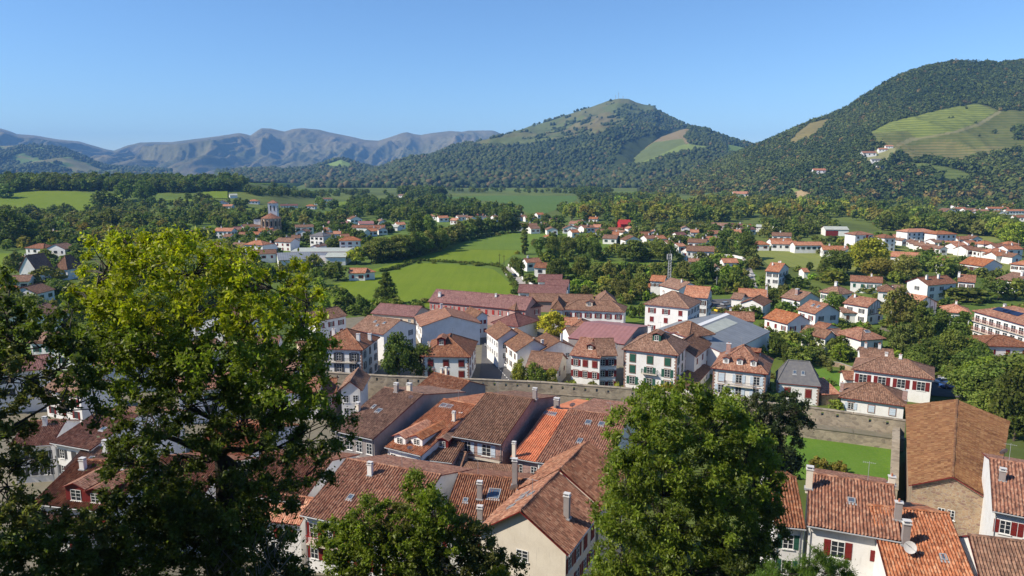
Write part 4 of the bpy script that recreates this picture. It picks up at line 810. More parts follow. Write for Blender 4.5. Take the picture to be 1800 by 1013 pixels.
r11 = H('small white house with two red roof levels beside lattice mast', Z4, (1285, 105), (1402, 112), 7.2, 'p', 1.8, D=7, rc='orange', wc='white', F=(3, 1, 'n', .9, 1.2))
r11b = H('orange lean to porch of the house beside lattice mast', Z4, (1262, 158), (1418, 166), 3.4, 's', 1.1, D=5, rc='orange', wc='white', F=(3, 1, 'n'))
# right hand suburb
s1 = H('low brown house with white gable right of the metal warehouse', Z5, (290, 480), (495, 488), 4.2, 'p', 2.4, BR=(560, 470), rc='rust', wc='white', R=(1, 1, 'n'), chim=[(-.6, .1)])
s2 = H('white house with long orange roof and red balcony in gable', Z5, (548, 462), (716, 506), 5.6, 'p', 2.4, BR=(868, 482), rc='orange', wc='white', F=(3, 2, 'r', .9, 1.3), R=(2, 2, 'r', 1.2, 1.4))
s2b = H('little orange porch roof in front of the long orange roof', Z5, (558, 528), (620, 534), 2.8, 's', .9, D=4, rc='orange', wc='white')
s3 = H('white gabled house with two skylights in rust roof', Z5, (778, 404), (906, 437), 6.4, 'p', 2.7, BR=(1046, 412), rc='rust', wc='white', F=(2, 2, 'r', 1., 1.4, .6), R=(2, 2, 'k', 1., 1.5, .2), sky=[(-.1, -.35, .9, 1.), (.45, -.35, .9, 1.)])
s4 = H('low white house with brown gable roof below two skylight house', Z5, (852, 548), (948, 566), 3.8, 'p', 1.8, BR=(1056, 524), rc='rust', wc='white', R=(3, 1, 'k'))
s5 = H('white house with small tower room and rust roof in garden', Z6, (214, 672), (364, 660), 5.4, 'h', 2.2, D=10, rc='rust', wc='white', F=(2, 2, 'n'), sky=[(.1, -.4, 1.6, .8)])
s5b = H('white gabled wing with single red window in garden', Z6, (76, 646), (135, 645), 5.0, 'p', 1.2, D=8, rc='brown', wc='white', F=(1, 1, 'r'))
s5c = H('white gable wall left of the single red window wing', Z6, (0, 660), (78, 650), 4.6, 'g', 1.8, D=9, rc='brown', wc='white')
s6 = H('brown gabled house in front of bright orange roofs', Z5, (385, 364), (558, 382), 4.2, 'g', 1.9, D=11, rc='brown', wc='white', F=(2, 1, 'n'))
s6b = H('low brown roof left of the brown gabled house', Z5, (325, 330), (405, 338), 4.2, 'p', 1.6, D=8, rc='brown', wc='white')
s6c = H('wide orange roof standing behind the brown gabled house', Z5, (380, 316), (585, 326), 4.6, 'p', 2.2, D=10, rc='orange', wc='white', chim=[(.9, 0)])
s7 = H('white house with brown roof and big brick chimney', Z5, (668, 320), (802, 347), 4.4, 'p', 2.6, BR=(932, 326), rc='brown', wc='white', F=(3, 1, 'b'), R=(1, 1, 'n'), chim=[(.1, -.45, 1.8, 1.2, 'b', 0)])
s8 = H('white house with broad brown hipped roof and white chimney', Z5, (930, 282), (1076, 306), 5.6, 'h', 2.6, BR=(1165, 290), rc='brown', wc='white', F=(3, 2, 'g'), R=(2, 2, 'k'), chim=[(0, -.1, 1.3, .9, 'w', 0)])
s9 = H('big white farmhouse with blue grey timbered gable and orange roof', Z5, (562, 142), (662, 150), 7.2, 'p', 2.8, BR=(846, 128), rc='orange', wc='white', F=(2, 2, 'k'), R=(3, 2, 'k', 1.2, 1.6), chim=[(-.5, -.3), (.3, .1), (.0, .2)], ov=.9)
s9.timber('R', 4.6, 9, 'k')
s9b = H('small orange outbuilding beside timbered farmhouse', Z5, (830, 150), (872, 150), 3.2, 'p', 1.4, D=7, rc='orange', wc='white')
s10 = H('long white hotel with red balconies and solar panels', Z6, (872, 494), (1290, 610), 9.6, 'h', 2.6, D=14, rc='rust', wc='white', F=(9, 3, None, 1.7, 1.9, 0), name='hotel', cat='hotel')
for i in range(9):
    for r in range(3): s10.balcony('F', s10.wx * (-1 + 2 * (i + .5) / 9), s10.E - 2.8 - 2.65 * r, 2.6, 'P', .7)
for x in (-.5, -.3, -.1):
    z_, u_, v_, n_ = s10.zroof(x * s10.W / 2, -.45 * s10.D / 2); b = MB(); b.box(-2.2, 2.2, -1.0, 1.0, .08, .14, 0, Matrix((u_, v_, n_)).transposed().to_4x4()); b.build('solar_panel', [M_solar], s10.roof, (x * s10.W / 2, -.45 * s10.D / 2, z_))
s10.chimney(-.85, .2, 1.2, .7, 'w', 0); s10.chimney(.1, .1, 1.2, .7, 'w', 0)
s11 = H('white house with flat rust roof in front of the hotel', Z6, (935, 702), (1260, 712), 6.0, 'h', 1.6, D=11, rc='rust', wc='white', F=(3, 1, 'r', 1.0, 1.3, .6), L=(2, 2, 'k'))
s11b = H('white annex with brown tiles and two small windows', Z6, (1065, 800), (1260, 806), 3.4, 'p', .8, D=6, rc='brown', wc='white', F=(4, 1, None, .7, .7))
s11c = H('small orange roof among trees below the white annex', Z6, (1000, 905), (1115, 905), 3.0, 'p', 1.2, D=7, rc='orange', wc='white')
s12 = H('orange hipped bungalow left of the hotel', Z6, (693, 500), (874, 514), 4.2, 'h', 2.0, D=10, rc='orange', wc='white', F=(3, 1, 'g'), chim=[(0, -.1)])
s13 = H('white house with bright rust roof and blue grey shutters by conifers', Z6, (385, 443), (532, 468), 6.0, 'p', 2.7, BR=(652, 442), rc='orange', wc='white', R=(2, 2, 'k', 1., 1.5), F=(2, 2, 'g'), chim=[(-.5, -.3, 1.4, .7, 'w', 0)])
s14 = H('two level white house with outdoor stair and rust roof', Z6, (104, 448), (256, 474), 6.2, 'p', 2.2, BR=(362, 456), rc='rust', wc='white', R=(2, 2, 'k'), F=(2, 2, 'k'), chim=[(-.6, -.2)])
s14b = H('lower porch roof of the two level white house', Z6, (100, 505), (250, 510), 3.6, 's', 1.2, D=4, rc='brown', wc='white', F=(2, 1, 'n'))
s15 = H('white cube house with dark brown hipped roof behind stair house', Z6, (308, 378), (424, 386), 5.4, 'h', 2.0, D=9, rc='dark', wc='white', F=(1, 1, 'g'))
s15b = H('dark low roofs to the right of white cube house', Z6, (420, 372), (490, 374), 3.8, 'p', 1.4, D=9, rc='dark', wc='white')
s16 = H('long low white house with brown roof and solar panel', Z6, (148, 318), (345, 330), 4.8, 'p', 1.8, D=9, rc='rust', wc='white', F=(4, 1, 'g'), chim=[(.3, 0)])
s17 = H('white house with two front gables and two white chimneys', Z6, (615, 345), (790, 330), 6.6, 'p', 2.4, D=10, rc='rust', wc='white', F=(3, 2, 'k'), L=(1, 1, 'k'), chim=[(-.6, -.3, 1.4, .8, 'w', 0), (.2, -.3, 1.4, .8, 'w', 0)])
s18 = H('white gabled house with dark balcony and rust roof above hedge', Z6, (786, 320), (895, 328), 6.0, 'p', 2.2, BR=(976, 312), rc='rust', wc='white', R=(3, 2, 'n'), F=(2, 1, 'n'), chim=[(-.9, -.4, 1.8, .8, 'w', 0)])
s19 = H('white house with wide dark brown roof near the frame edge', Z6, (1012, 303), (1135, 322), 5.6, 'p', 2.4, BR=(1260, 300), rc='dark', wc='white', F=(2, 1, 'n'), chim=[(.4, -.3, 1.6, .8, 'w', 0)])
s20 = H('two storey white house with orange roof above dark brown roof', Z6, (1093, 216), (1260, 232), 6.6, 'h', 2.0, D=10, rc='orange', wc='white', F=(3, 1, 'n', 1.4, 1.4))
s21 = H('long white hall with orange roof and porch bays', Z6, (796, 212), (942, 232), 5.0, 'p', 3.0, BR=(1036, 222), rc='orange', wc='white', F=(7, 1, 'n', 1.2, 2.), name='hall', cat='hall')
s22 = H('white gabled house left of the hall with porch bays', Z6, (650, 200), (730, 206), 6.2, 'p', 2.2, BR=(798, 206), rc='rust', wc='white', R=(1, 1, 'k', 1.4, 1.6))
s23 = H('long low orange roofs among the tall trees', Z6, (386, 172), (570, 182), 4.2, 'p', 2.2, D=12, rc='orange', wc='white')
s24 = H('long white villa with white gable walls near green field', Z11, (925, 545), (1150, 552), 6.0, 'p', 2.4, D=10, rc='brown', wc='white', F=(5, 2, 'k'))
s24b = H('white front gable of the long villa near green field', Z11, (880, 545), (960, 552), 5.5, 'g', 2., D=9, rc='brown', wc='white', F=(1, 1, 'r'))
s25 = H('tiny white house with orange roof beside the narrow lane', Z11, (1222, 640), (1345, 640), 4.0, 'p', 1.8, D=8, rc='orange', wc='white', F=(2, 1, 'r'))
s25b = H('white chalet with dark gable hidden in the trees by lane', Z11, (1128, 690), (1210, 692), 5., 'g', 1.6, D=8, rc='brown', wc='white', F=(2, 2, 'r'))
s26 = H('low brown roofed wall house below the long villa', Z11, (944, 632), (1085, 636), 2.8, 'p', 1.4, D=7, rc='rust', wc='white')

s14.timber('R', 3.4, 6, 'n'); s18.timber('R', 3.2, 6, 'n'); s13.timber('R', 3.4, 5, 'n'); r9.timber('R', 6.6, 5, 'n'); s24.timber('R', 3., 5, 'k')
for h_, a_ in ((n1, (.45, 0)), (n2, (-.1, 0)), (n3, (-.5, .02)), (n5, (.4, 0)), (n6, (0, -.4)), (n7, (-.5, 0)), (b1, (.4, 0)), (b4, (-.2, 0)), (n8, (.2, 0)), (m2, (.1, 0)), (m14, (.1, 0)), (m16, (-.1, .1))): h_.aerial(*a_)
# ------------------------------------------------------------------ far houses: (left, eave, right, roof type, tiles, eave height)
ORD = ['first', 'second', 'third', 'fourth', 'fifth', 'sixth', 'seventh', 'eighth', 'ninth', 'tenth', 'eleventh', 'twelfth', 'thirteenth', 'fourteenth', 'fifteenth', 'sixteenth', 'seventeenth', 'eighteenth', 'nineteenth', 'twentieth'] + ['twenty ' + x for x in ('first', 'second', 'third', 'fourth', 'fifth', 'sixth', 'seventh', 'eighth', 'ninth')] + ['thirtieth'] + ['thirty ' + x for x in ('first', 'second', 'third', 'fourth', 'fifth', 'sixth', 'seventh', 'eighth', 'ninth')] + ['fortieth'] + ['forty ' + x for x in ('first', 'second', 'third', 'fourth', 'fifth', 'sixth', 'seventh', 'eighth', 'ninth')]
RCN = {'orange': 'orange', 'brown': 'brown', 'rust': 'rust red', 'plum': 'plum coloured', 'dark': 'dark brown', 'slate': 'slate', 'steel': 'grey metal', 'palesteel': 'pale metal', 'pinksteel': 'red metal', 'new': 'bright orange'}
RTN = {'p': 'long', 'g': 'gable fronted', 'h': 'hipped', 's': 'lean to'}
FAR = []
def far(Zf, where, rows, wc='white'):
    for (xl, ye, xr, t, rc, E) in rows:
        a, b = Zf(xl, ye), Zf(xr, ye); FAR.append((a, b, t, rc, E, where, wc))
far(Z9, 'in the village round the church', [(135, 320, 300, 'p', 'orange', 3.5), (335, 300, 480, 'p', 'orange', 5.5), (495, 288, 585, 'p', 'plum', 4), (580, 265, 705, 'p', 'brown', 6.5), (690, 300, 800, 'p', 'orange', 4), (745, 308, 832, 'g', 'brown', 4), (800, 385, 960, 'p', 'brown', 5.5), (955, 355, 1025, 'p', 'brown', 5), (560, 408, 740, 'h', 'orange', 7), (462, 420, 570, 'p', 'brown', 5), (640, 480, 830, 'p', 'brown', 5), (990, 268, 1130, 'p', 'brown', 6), (990, 308, 1080, 'g', 'brown', 6), (1078, 338, 1220, 'h', 'slate', 7.5), (1215, 335, 1290, 'p', 'brown', 5), (1280, 322, 1345, 'p', 'orange', 5), (1330, 375, 1505, 'h', 'orange', 6.5), (1240, 238, 1400, 'p', 'pinksteel', 4), (1420, 205, 1520, 'g', 'brown', 5), (1430, 272, 1690, 'p', 'rust', 5), (1490, 242, 1610, 'p', 'pinksteel', 5), (1390, 305, 1540, 'p', 'palesteel', 4), (1650, 225, 1700, 'g', 'brown', 4), (1700, 268, 1800, 'p', 'palesteel', 3), (1400, 632, 1540, 'p', 'orange', 3.6), (1500, 625, 1625, 'h', 'orange', 3.6), (400, 345, 470, 'p', 'brown', 4), (520, 330, 590, 'p', 'rust', 4)])
far(Z9, 'on wooded rise behind the church', [(610, 62, 690, 'h', 'orange', 4), (355, 78, 450, 'g', 'brown', 4), (385, 102, 480, 'p', 'orange', 3), (1060, 102, 1140, 'h', 'orange', 4), (1135, 76, 1225, 'h', 'orange', 3.5), (1180, 46, 1280, 'h', 'brown', 4), (870, 98, 1000, 'p', 'plum', 3), (1530, 24, 1575, 'g', 'brown', 4), (470, 16, 525, 'p', 'palesteel', 4), (1010, 150, 1060, 'g', 'brown', 4)])
far(Z7, 'beyond the yellow tree at the left', [(290, 335, 480, 'h', 'brown', 4), (292, 385, 405, 'p', 'brown', 4), (170, 492, 330, 'h', 'rust', 6), (330, 498, 480, 'g', 'dark', 6.5), (82, 585, 212, 'p', 'dark', 3), (0, 742, 185, 'p', 'brown', 5), (78, 828, 265, 'g', 'brown', 5), (-60, 822, 72, 'p', 'orange', 5), (975, 538, 1070, 'p', 'orange', 4)])
far(Z10, 'beyond the long green field', [(510, 352, 590, 'p', 'orange', 4), (588, 370, 650, 'p', 'orange', 4), (650, 345, 740, 'p', 'brown', 4), (835, 350, 880, 'g', 'orange', 4), (920, 350, 960, 'p', 'brown', 4), (1090, 345, 1150, 'p', 'brown', 4), (1150, 350, 1240, 'p', 'brown', 4), (1242, 328, 1300, 'p', 'orange', 4), (1090, 410, 1245, 'p', 'brown', 4.5), (1250, 402, 1295, 'g', 'brown', 4), (1296, 402, 1338, 'g', 'brown', 4), (1190, 432, 1275, 'p', 'brown', 4), (1310, 442, 1400, 'g', 'brown', 4), (1430, 432, 1550, 'g', 'brown', 4), (1580, 425, 1680, 'p', 'rust', 4), (1315, 492, 1400, 'h', 'orange', 3.5), (1440, 258, 1515, 'h', 'orange', 3.5), (70, 378, 130, 'g', 'brown', 4), (200, 402, 270, 'p', 'orange', 4), (200, 185, 290, 'p', 'brown', 4)])
far(Z10, 'beside the pale lane below the poplar', [(1158, 682, 1285, 'p', 'rust', 4.5), (1210, 722, 1312, 'p', 'rust', 4.5)])
far(Z11, 'in the middle of the valley', [(0, 370, 80, 'p', 'brown', 4), (115, 362, 190, 'g', 'brown', 4), (185, 360, 250, 'p', 'orange', 4), (205, 396, 300, 'p', 'brown', 4), (310, 382, 430, 'p', 'rust', 4), (465, 372, 530, 'g', 'orange', 4), (515, 388, 625, 'p', 'orange', 4), (260, 448, 380, 'p', 'dark', 4), (440, 462, 590, 'g', 'brown', 4), (608, 448, 705, 'p', 'rust', 4), (705, 450, 785, 'p', 'orange', 3), (862, 510, 940, 'p', 'orange', 4), (938, 480, 1085, 'p', 'brown', 4.5), (1055, 458, 1170, 'p', 'orange', 4), (1105, 412, 1200, 'p', 'rust', 5), (890, 368, 960, 'g', 'brown', 6), (850, 420, 945, 'p', 'plum', 4), (1300, 402, 1365, 'p', 'orange', 3.5), (1612, 428, 1755, 'p', 'brown', 4), (1465, 496, 1590, 'h', 'orange', 4), (1610, 478, 1780, 'p', 'orange', 4.5), (535, 150, 600, 'p', 'brown', 4)])
far(Z11, 'among the low sheds by the hill', [(1125, 348, 1350, 'p', 'brown', 4), (1260, 352, 1400, 'p', 'plum', 4), (1370, 378, 1500, 'p', 'plum', 4), (1480, 358, 1565, 'p', 'palesteel', 4), (1650, 362, 1720, 'p', 'plum', 4), (1740, 298, 1800, 'h', 'brown', 5), (1635, 300, 1690, 'p', 'palesteel', 5)])
far(Z12, 'along the far edge of dry meadow', [(30, 438, 195, 'p', 'orange', 4.5), (195, 446, 385, 'p', 'orange', 5), (395, 480, 560, 'p', 'orange', 4.5), (520, 492, 615, 'g', 'brown', 4)])
far(Z12, 'in village below vineyard hill', [(1030, 125, 1100, 'h', 'rust', 5), (1200, 112, 1290, 'p', 'orange', 4), (1235, 212, 1335, 'g', 'brown', 5), (1320, 165, 1415, 'h', 'orange', 4), (1415, 148, 1480, 'g', 'brown', 4), (1530, 145, 1615, 'h', 'orange', 4), (1670, 155, 1775, 'p', 'orange', 4), (1390, 198, 1470, 'p', 'rust', 4), (1430, 220, 1500, 'g', 'brown', 4), (1565, 188, 1680, 'p', 'orange', 4.5), (1690, 205, 1800, 'p', 'orange', 4), (1740, 250, 1800, 'p', 'rust', 4), (1500, 240, 1600, 'p', 'rust', 4), (1600, 222, 1680, 'g', 'brown', 4), (1160, 222, 1240, 'p', 'rust', 4), (1470, 205, 1550, 'p', 'rust', 4), (1330, 190, 1400, 'p', 'orange', 3.5)])
far(Z12, 'in white suburb before flats', [(940, 412, 990, 'g', 'brown', 3.6), (1005, 426, 1060, 'g', 'brown', 3.6), (1062, 432, 1112, 'g', 'brown', 3.6), (1104, 442, 1152, 'g', 'brown', 3.6), (1152, 454, 1200, 'g', 'brown', 3.6), (1170, 425, 1270, 'p', 'brown', 4), (1265, 442, 1345, 'p', 'orange', 4.5), (1325, 456, 1420, 'p', 'orange', 4.5), (1400, 478, 1485, 'p', 'rust', 4), (1515, 438, 1610, 'h', 'orange', 5), (1605, 462, 1690, 'p', 'rust', 4.5), (1572, 498, 1690, 'h', 'orange', 4.5), (1690, 474, 1800, 'p', 'orange', 5), (1640, 524, 1710, 'g', 'rust', 3.5), (1715, 528, 1800, 'g', 'brown', 4)])
far(ZZ, 'in old town behind yellow tree', [(170, 640, 262, 'p', 'rust', 7), (288, 622, 372, 'p', 'brown', 7), (395, 612, 486, 'p', 'brown', 7), (415, 655, 520, 'p', 'brown', 7), (318, 684, 420, 'p', 'rust', 7), (50, 604, 140, 'p', 'brown', 7), (205, 590, 290, 'p', 'brown', 6), (-40, 655, 60, 'p', 'plum', 9), (60, 690, 150, 'p', 'brown', 6), (470, 690, 560, 'p', 'rust', 6), (330, 570, 430, 'g', 'rust', 6), (20, 560, 90, 'g', 'brown', 6)])
far(Z9, 'in the village round the church', [(300, 415, 380, 'p', 'brown', 5), (380, 430, 450, 'g', 'brown', 5), (700, 425, 785, 'p', 'rust', 5), (1100, 425, 1160, 'g', 'brown', 4), (880, 365, 950, 'g', 'brown', 5), (1160, 292, 1230, 'p', 'rust', 5), (1232, 302, 1292, 'g', 'brown', 4.5), (1350, 345, 1420, 'p', 'rust', 4), (620, 330, 690, 'p', 'orange', 4.5), (200, 300, 280, 'g', 'brown', 4), (1560, 300, 1640, 'p', 'orange', 4), (1640, 290, 1720, 'g', 'brown', 4)])
far(Z11, 'in the middle of the valley', [(60, 345, 120, 'g', 'brown', 4), (330, 420, 400, 'p', 'orange', 4), (420, 400, 480, 'g', 'brown', 4), (560, 420, 640, 'p', 'rust', 4), (640, 400, 700, 'g', 'orange', 4), (960, 400, 1030, 'p', 'orange', 4), (1020, 372, 1090, 'p', 'rust', 4), (1200, 470, 1260, 'g', 'brown', 4.5), (780, 490, 850, 'p', 'rust', 4), (20, 400, 90, 'p', 'orange', 4), (1400, 470, 1470, 'g', 'brown', 4)])
far(Z12, 'in white suburb before flats', [(890, 395, 950, 'p', 'orange', 4), (1100, 480, 1170, 'p', 'rust', 4), (1210, 470, 1270, 'g', 'brown', 4), (1420, 440, 1500, 'p', 'orange', 4.5), (1500, 490, 1570, 'g', 'brown', 4), (1690, 440, 1770, 'h', 'orange', 4.5), (1610, 520, 1690, 'p', 'orange', 4), (1340, 405, 1420, 'p', 'rust', 4), (1440, 400, 1510, 'g', 'brown', 4)])
far(Z10, 'beyond the long green field', [(430, 340, 500, 'p', 'rust', 4), (740, 355, 800, 'g', 'brown', 4), (780, 335, 840, 'p', 'orange', 4), (1340, 372, 1410, 'p', 'brown', 4), (1470, 395, 1550, 'p', 'rust', 4), (1560, 385, 1620, 'g', 'brown', 4), (1620, 360, 1690, 'p', 'orange', 4)])
cnt = {}
FAR.sort(key=lambda r: r[0][0])
for a, b, t, rc, E, where, wc in FAR: cnt.setdefault((t, rc, where), []).append(1)
seen = {}
for a, b, t, rc, E, where, wc in FAR:
    k = (t, rc, where); n = len(cnt[k]); i = seen.get(k, 0); seen[k] = i + 1
    lab = f'{RTN[t]} white house with {RCN[rc]} roof {where}' if n == 1 else f'{ORD[i]} {RTN[t]} {RCN[rc]} roofed house from left {where}'
    g = on_ground((a[0] + b[0]) / 2, (a[1] + b[1]) / 2, E); dist = g.length
    an = random.uniform(-.5, .5) if t != 'g' else random.uniform(-.25, .6); wpx = (b[0] - a[0]) / F * dist / max(math.cos(an) + .25 * abs(math.sin(an)), .5)
    D = {'p': random.uniform(8, 10), 'g': random.uniform(9, 13), 'h': min(wpx * .85, 10), 's': 5}[t]; mtl = rc in ('steel', 'palesteel', 'pinksteel')
    h = House(lab, ZZ, a, b, E, t, (.2 * wpx if t == 'g' else .2 * D) + .2, D=D, W=max(wpx, 5), ang=an, rc=rc, wc=wc, ov=.5, gov=.4, lod=1 if dist < 700 else 2, group='houses ' + where)
    if not mtl:
        nr = 2 if E > 4.6 else 1; sc_ = random.choice(['r', 'r', 'n', 'g', 'k'])
        for f in 'FRL': 
            half = h.wx if f == 'F' else h.wy
            if f == 'L' and an > 0 or f == 'R' and an < -.2: continue
            h.windows(f, max(1, int(half / 1.7)), nr, sc_ if dist < 700 else None, 1.1 if dist < 700 else 1.4, 1.5, .3)
        if random.random() < .6: h.chimney(random.uniform(-.5, .5), 0, 1., .7, 'w', 0)

# flats and sheds with coloured walls
def box_block(label, Zf, xl, ye, xr, E, wc, rc='orange', t='h', rise=1.8, D=12, an=.15, bands=None, cat='block of flats', name='apartment_block', rows=3):
    a, b = Zf(xl, ye), Zf(xr, ye); g = on_ground((a[0] + b[0]) / 2, a[1], E); W = (b[0] - a[0]) / F * g.length
    h = House(label, ZZ, a, b, E, t, rise, D=D, W=W, ang=an, rc=rc, wc=wc, lod=1, cat=cat, name=name)
    n = max(2, int(h.wx / 1.6)); h.windows('F', n, rows, None, 1.3, 1.5)
    if bands:
        for x0, x1 in bands:
            m = MB(); m.box(x0 * h.wx, x1 * h.wx, -h.wy - .35, -h.wy + .1, 0, h.E + .1); m.build('red_panel', [SH['R']], h.root)
    return h
box_block('white and red flats with striped front among trees', Z12, 615, 372, 748, 9.5, 'white', 'rust', bands=[(.2, .45)])
box_block('white flats half hidden by dark trees', Z12, 820, 395, 905, 8.5, 'white', 'rust')
box_block('long orange roofed flats with a red stair tower', Z12, 985, 352, 1185, 9, 'white', 'orange', bands=[(.72, .95)])
box_block('pale blue flats with orange roof right of the red tower', Z12, 1190, 368, 1330, 9, 'white', 'orange')
h_ = box_block('grey roofed warehouse with red and white front', Z12, 415, 336, 560, 5, 'white', 'palesteel', 'p', 2, 16, -.2, cat='warehouse', name='warehouse', rows=0); m = MB(); m.box(-.96 * h_.wx, .1 * h_.wx, -h_.wy - .1, -h_.wy + .1, 0, 4.2); m.build('red_panel', [SH['r']], h_.root)
box_block('barn with bright red roof in front of the trees', Z11, 408, 335, 500, 5, 'red', 'pinksteel', 'p', 3.5, 14, .1, cat='barn', name='barn', rows=0).roof.data.materials[0] = SH['R']
box_block('shed with bright red metal roof among low sheds', Z11, 1362, 352, 1455, 4, 'red', 'pinksteel', 'p', 1.5, 10, .1, cat='shed', name='shed', rows=0).roof.data.materials[0] = SH['R']
box_block('small red walled shed among low sheds by the hill', Z11, 1585, 352, 1650, 4, 'red', 'pinksteel', 'p', 1, 8, .1, cat='shed', name='shed', rows=0)
box_block('large grey roofed works with flat pale front below church', Z9, 860, 525, 1110, 4.5, 'white', 'steel', 'p', 2.5, 26, .35, cat='factory', name='factory', rows=0)
box_block('white fronted works with pale metal roof below church', Z9, 1220, 505, 1382, 4.5, 'white', 'palesteel', 'p', 1.5, 18, .05, cat='factory', name='factory', rows=0)
box_block('wide flat roofed works with greenish roof below church', Z9, 950, 462, 1390, 4, 'white', 'palesteel', 'p', .5, 22, .02, cat='factory', name='factory', rows=0)
# steep gabled houses at the far left
for (xl, ye, xr, r_, lab) in ((130, 668, 275, 7.5, 'white house with tall steep dark gable'), (395, 648, 500, 6, 'house with steep brown pyramid roof')):
    House(lab + ' at the far left', Z7, (xl, ye), (xr, ye + 2), 5, 'g' if xl < 200 else 'h', r_, D=11, rc='dark', wc='white', F=(2, 1, 'n'))

# church with square bell tower and round apse
g0 = on_ground(478, 413); ch = thing('church', 'stone church with round apse and white square bell tower', 'church', g0, .12); k = g0.length / F
cw = WALLM['stone']; hw = 5.2
b = MB(); b.box(-hw - 9, 2, 4, 26, -1, 12); b.build('nave', [WALLM['white']], ch); b = MB()
tile_plane(b, [(-hw - 9.6, 3.6, 12), (-3.6, 3.6, 16), (-3.6, 26.4, 16), (-hw - 9.6, 26.4, 12)][::1], 0); tile_plane(b, [(2.6, 26.4, 12), (-3.6, 26.4, 16), (-3.6, 3.6, 16), (2.6, 3.6, 12)][::-1], 0); b.build('nave_roof', [roof_m('brown')], ch)
b = MB(); b.tube([(0, 0, -1), (0, 0, 13.5)], [7.2, 7.0], 14, 0); ap = b.build('apse', [WALLM['cream']], ch)
b = MB(); ring = [Vector((7.8 * math.cos(t), 7.8 * math.sin(t), 13.2)) for t in np.linspace(0, 2 * math.pi, 14, endpoint=False)]
for i in range(14): tile_plane(b, [ring[i], ring[(i + 1) % 14], Vector((0, 0, 17.2))], 0)
b.build('apse_roof', [roof_m('rust')], ch)
b = MB()
for i in range(7):
    t = math.pi + (i + .5) * math.pi / 7; M = Matrix.Translation((7.1 * math.cos(t), 7.1 * math.sin(t), 0)) @ Matrix.Rotation(t, 4, 'Z'); b.box(-.6, .8, -.45, .45, -1, 12.5, 0, M)
b.build('buttresses', [WALLM['stone']], ch)
for i in range(6):
    t = math.pi + (i + 1) * math.pi / 7; obj('window', win_mesh(1.2, 4, False, 1), ch, (7.15 * math.cos(t), 7.15 * math.sin(t), 7), (0, 0, t + math.pi / 2))
b = MB(); b.box(-3.4, 3.4, 7, 13.8, -1, 24.5); tw = b.build('bell_tower', [WALLM['white']], ch); b = MB(); q = [Vector((-4, 6.4, 24.5)), Vector((4, 6.4, 24.5)), Vector((4, 14.4, 24.5)), Vector((-4, 14.4, 24.5))]
for i in range(4): tile_plane(b, [q[i], q[(i + 1) % 4], Vector((0, 10.4, 27))], 0)
b.build('tower_roof', [roof_m('rust')], ch)
for x in (-1.4, 1.4): obj('belfry_opening', win_mesh(.9, 4.0, False, 1), tw, (x, 6.98, 18.5)); 
for y in (9., 11.8): obj('belfry_opening', win_mesh(.9, 4.0, False, 1), tw, (3.42, y, 18.5), (0, 0, math.pi / 2))

# houses on the hills
def on_hill(key, px, py):
    Vv, T, x, y = HILLS[key]; d = (x - px) ** 2 + (y - py) ** 2 + (T > 1) * 1e6; i = np.unravel_index(np.argmin(d), d.shape); return Vector(Vv[i])
CLR = []
for key, x8, y8, w8, rc, lab in (('hill0', 1082, 452, 38, 'orange', 'lone white house on the wooded slope of vineyard hill'), ('hill0', 1170, 412, 26, 'brown', 'grey white cottage at the left end of the hill hamlet'), ('hill0', 1255, 392, 40, 'rust', 'long rust roofed house in the hamlet below vineyard'), ('hill0', 1280, 412, 28, 'slate', 'small dark roofed house in the hamlet below vineyard'), ('hill0', 1303, 376, 26, 'orange', 'orange roofed house under the vineyard track'), ('hill0', 1328, 362, 22, 'orange', 'topmost little house where the vineyard track starts'), ('hill0', 1305, 440, 36, 'slate', 'blue grey roofed house lowest in hill hamlet'), ('hill0', 932, 484, 28, 'rust', 'house with rust roof under trees at foot of hill'), ('hill0', 1350, 486, 36, 'orange', 'low orange roof in trees below lower vineyard'), ('hill2', 408, 342, 18, 'palesteel', 'left white farm building on the distant knoll'), ('hill2', 435, 336, 20, 'orange', 'middle white farm building on the distant knoll'), ('hill2', 460, 332, 20, 'brown', 'right farm building on the distant knoll'), ('hill0', 800, 548, 50, 'orange', 'orange roofed farm at the edge of small vineyard'), ('hill1', 388, 494, 22, 'orange', 'tiny orange house at foot of the mountain')):
    P = on_hill(key, 900 + x8 / 2, 80 + y8 / 2); d = P.length; W = w8 / 2 / F * d; E = max(3.2, W * .28); A = P + Vector((-W / 2, 0, E)); B_ = P + Vector((W / 2, -W * .2, E))
    h = House(lab, ZZ, (0, 0), (0, 0), 0, 'p', W * .16, AB=(A, B_), ze=P.z + E, zb=P.z, D=W * .7, rc=rc, lod=2, base=6); h.windows('F', 3, 1, None, W * .09, E * .4); CLR.append((900 + x8 / 2, 80 + y8 / 2, w8 / 4))
pk = on_hill('hill1', 1088, 174.5); 
for i, (dx, hh) in enumerate(((-22, 26), (0, 42), (26, 20))):
    P = on_hill('hill1', 1088 + dx * .31, 174.5); b = MB(); b.tube([(0, 0, -2), (0, 0, hh)], [1.2, .5], 6); b.tube([(0, 0, hh * .6), (0, 0, hh * .75)], 1.8, 8); tag(b.build('radio_mast', [M_zinc], None, P), ['short radio mast left on the mountain top', 'tallest radio mast on the mountain top', 'lowest radio mast right on the mountain top'][i], 'radio mast')

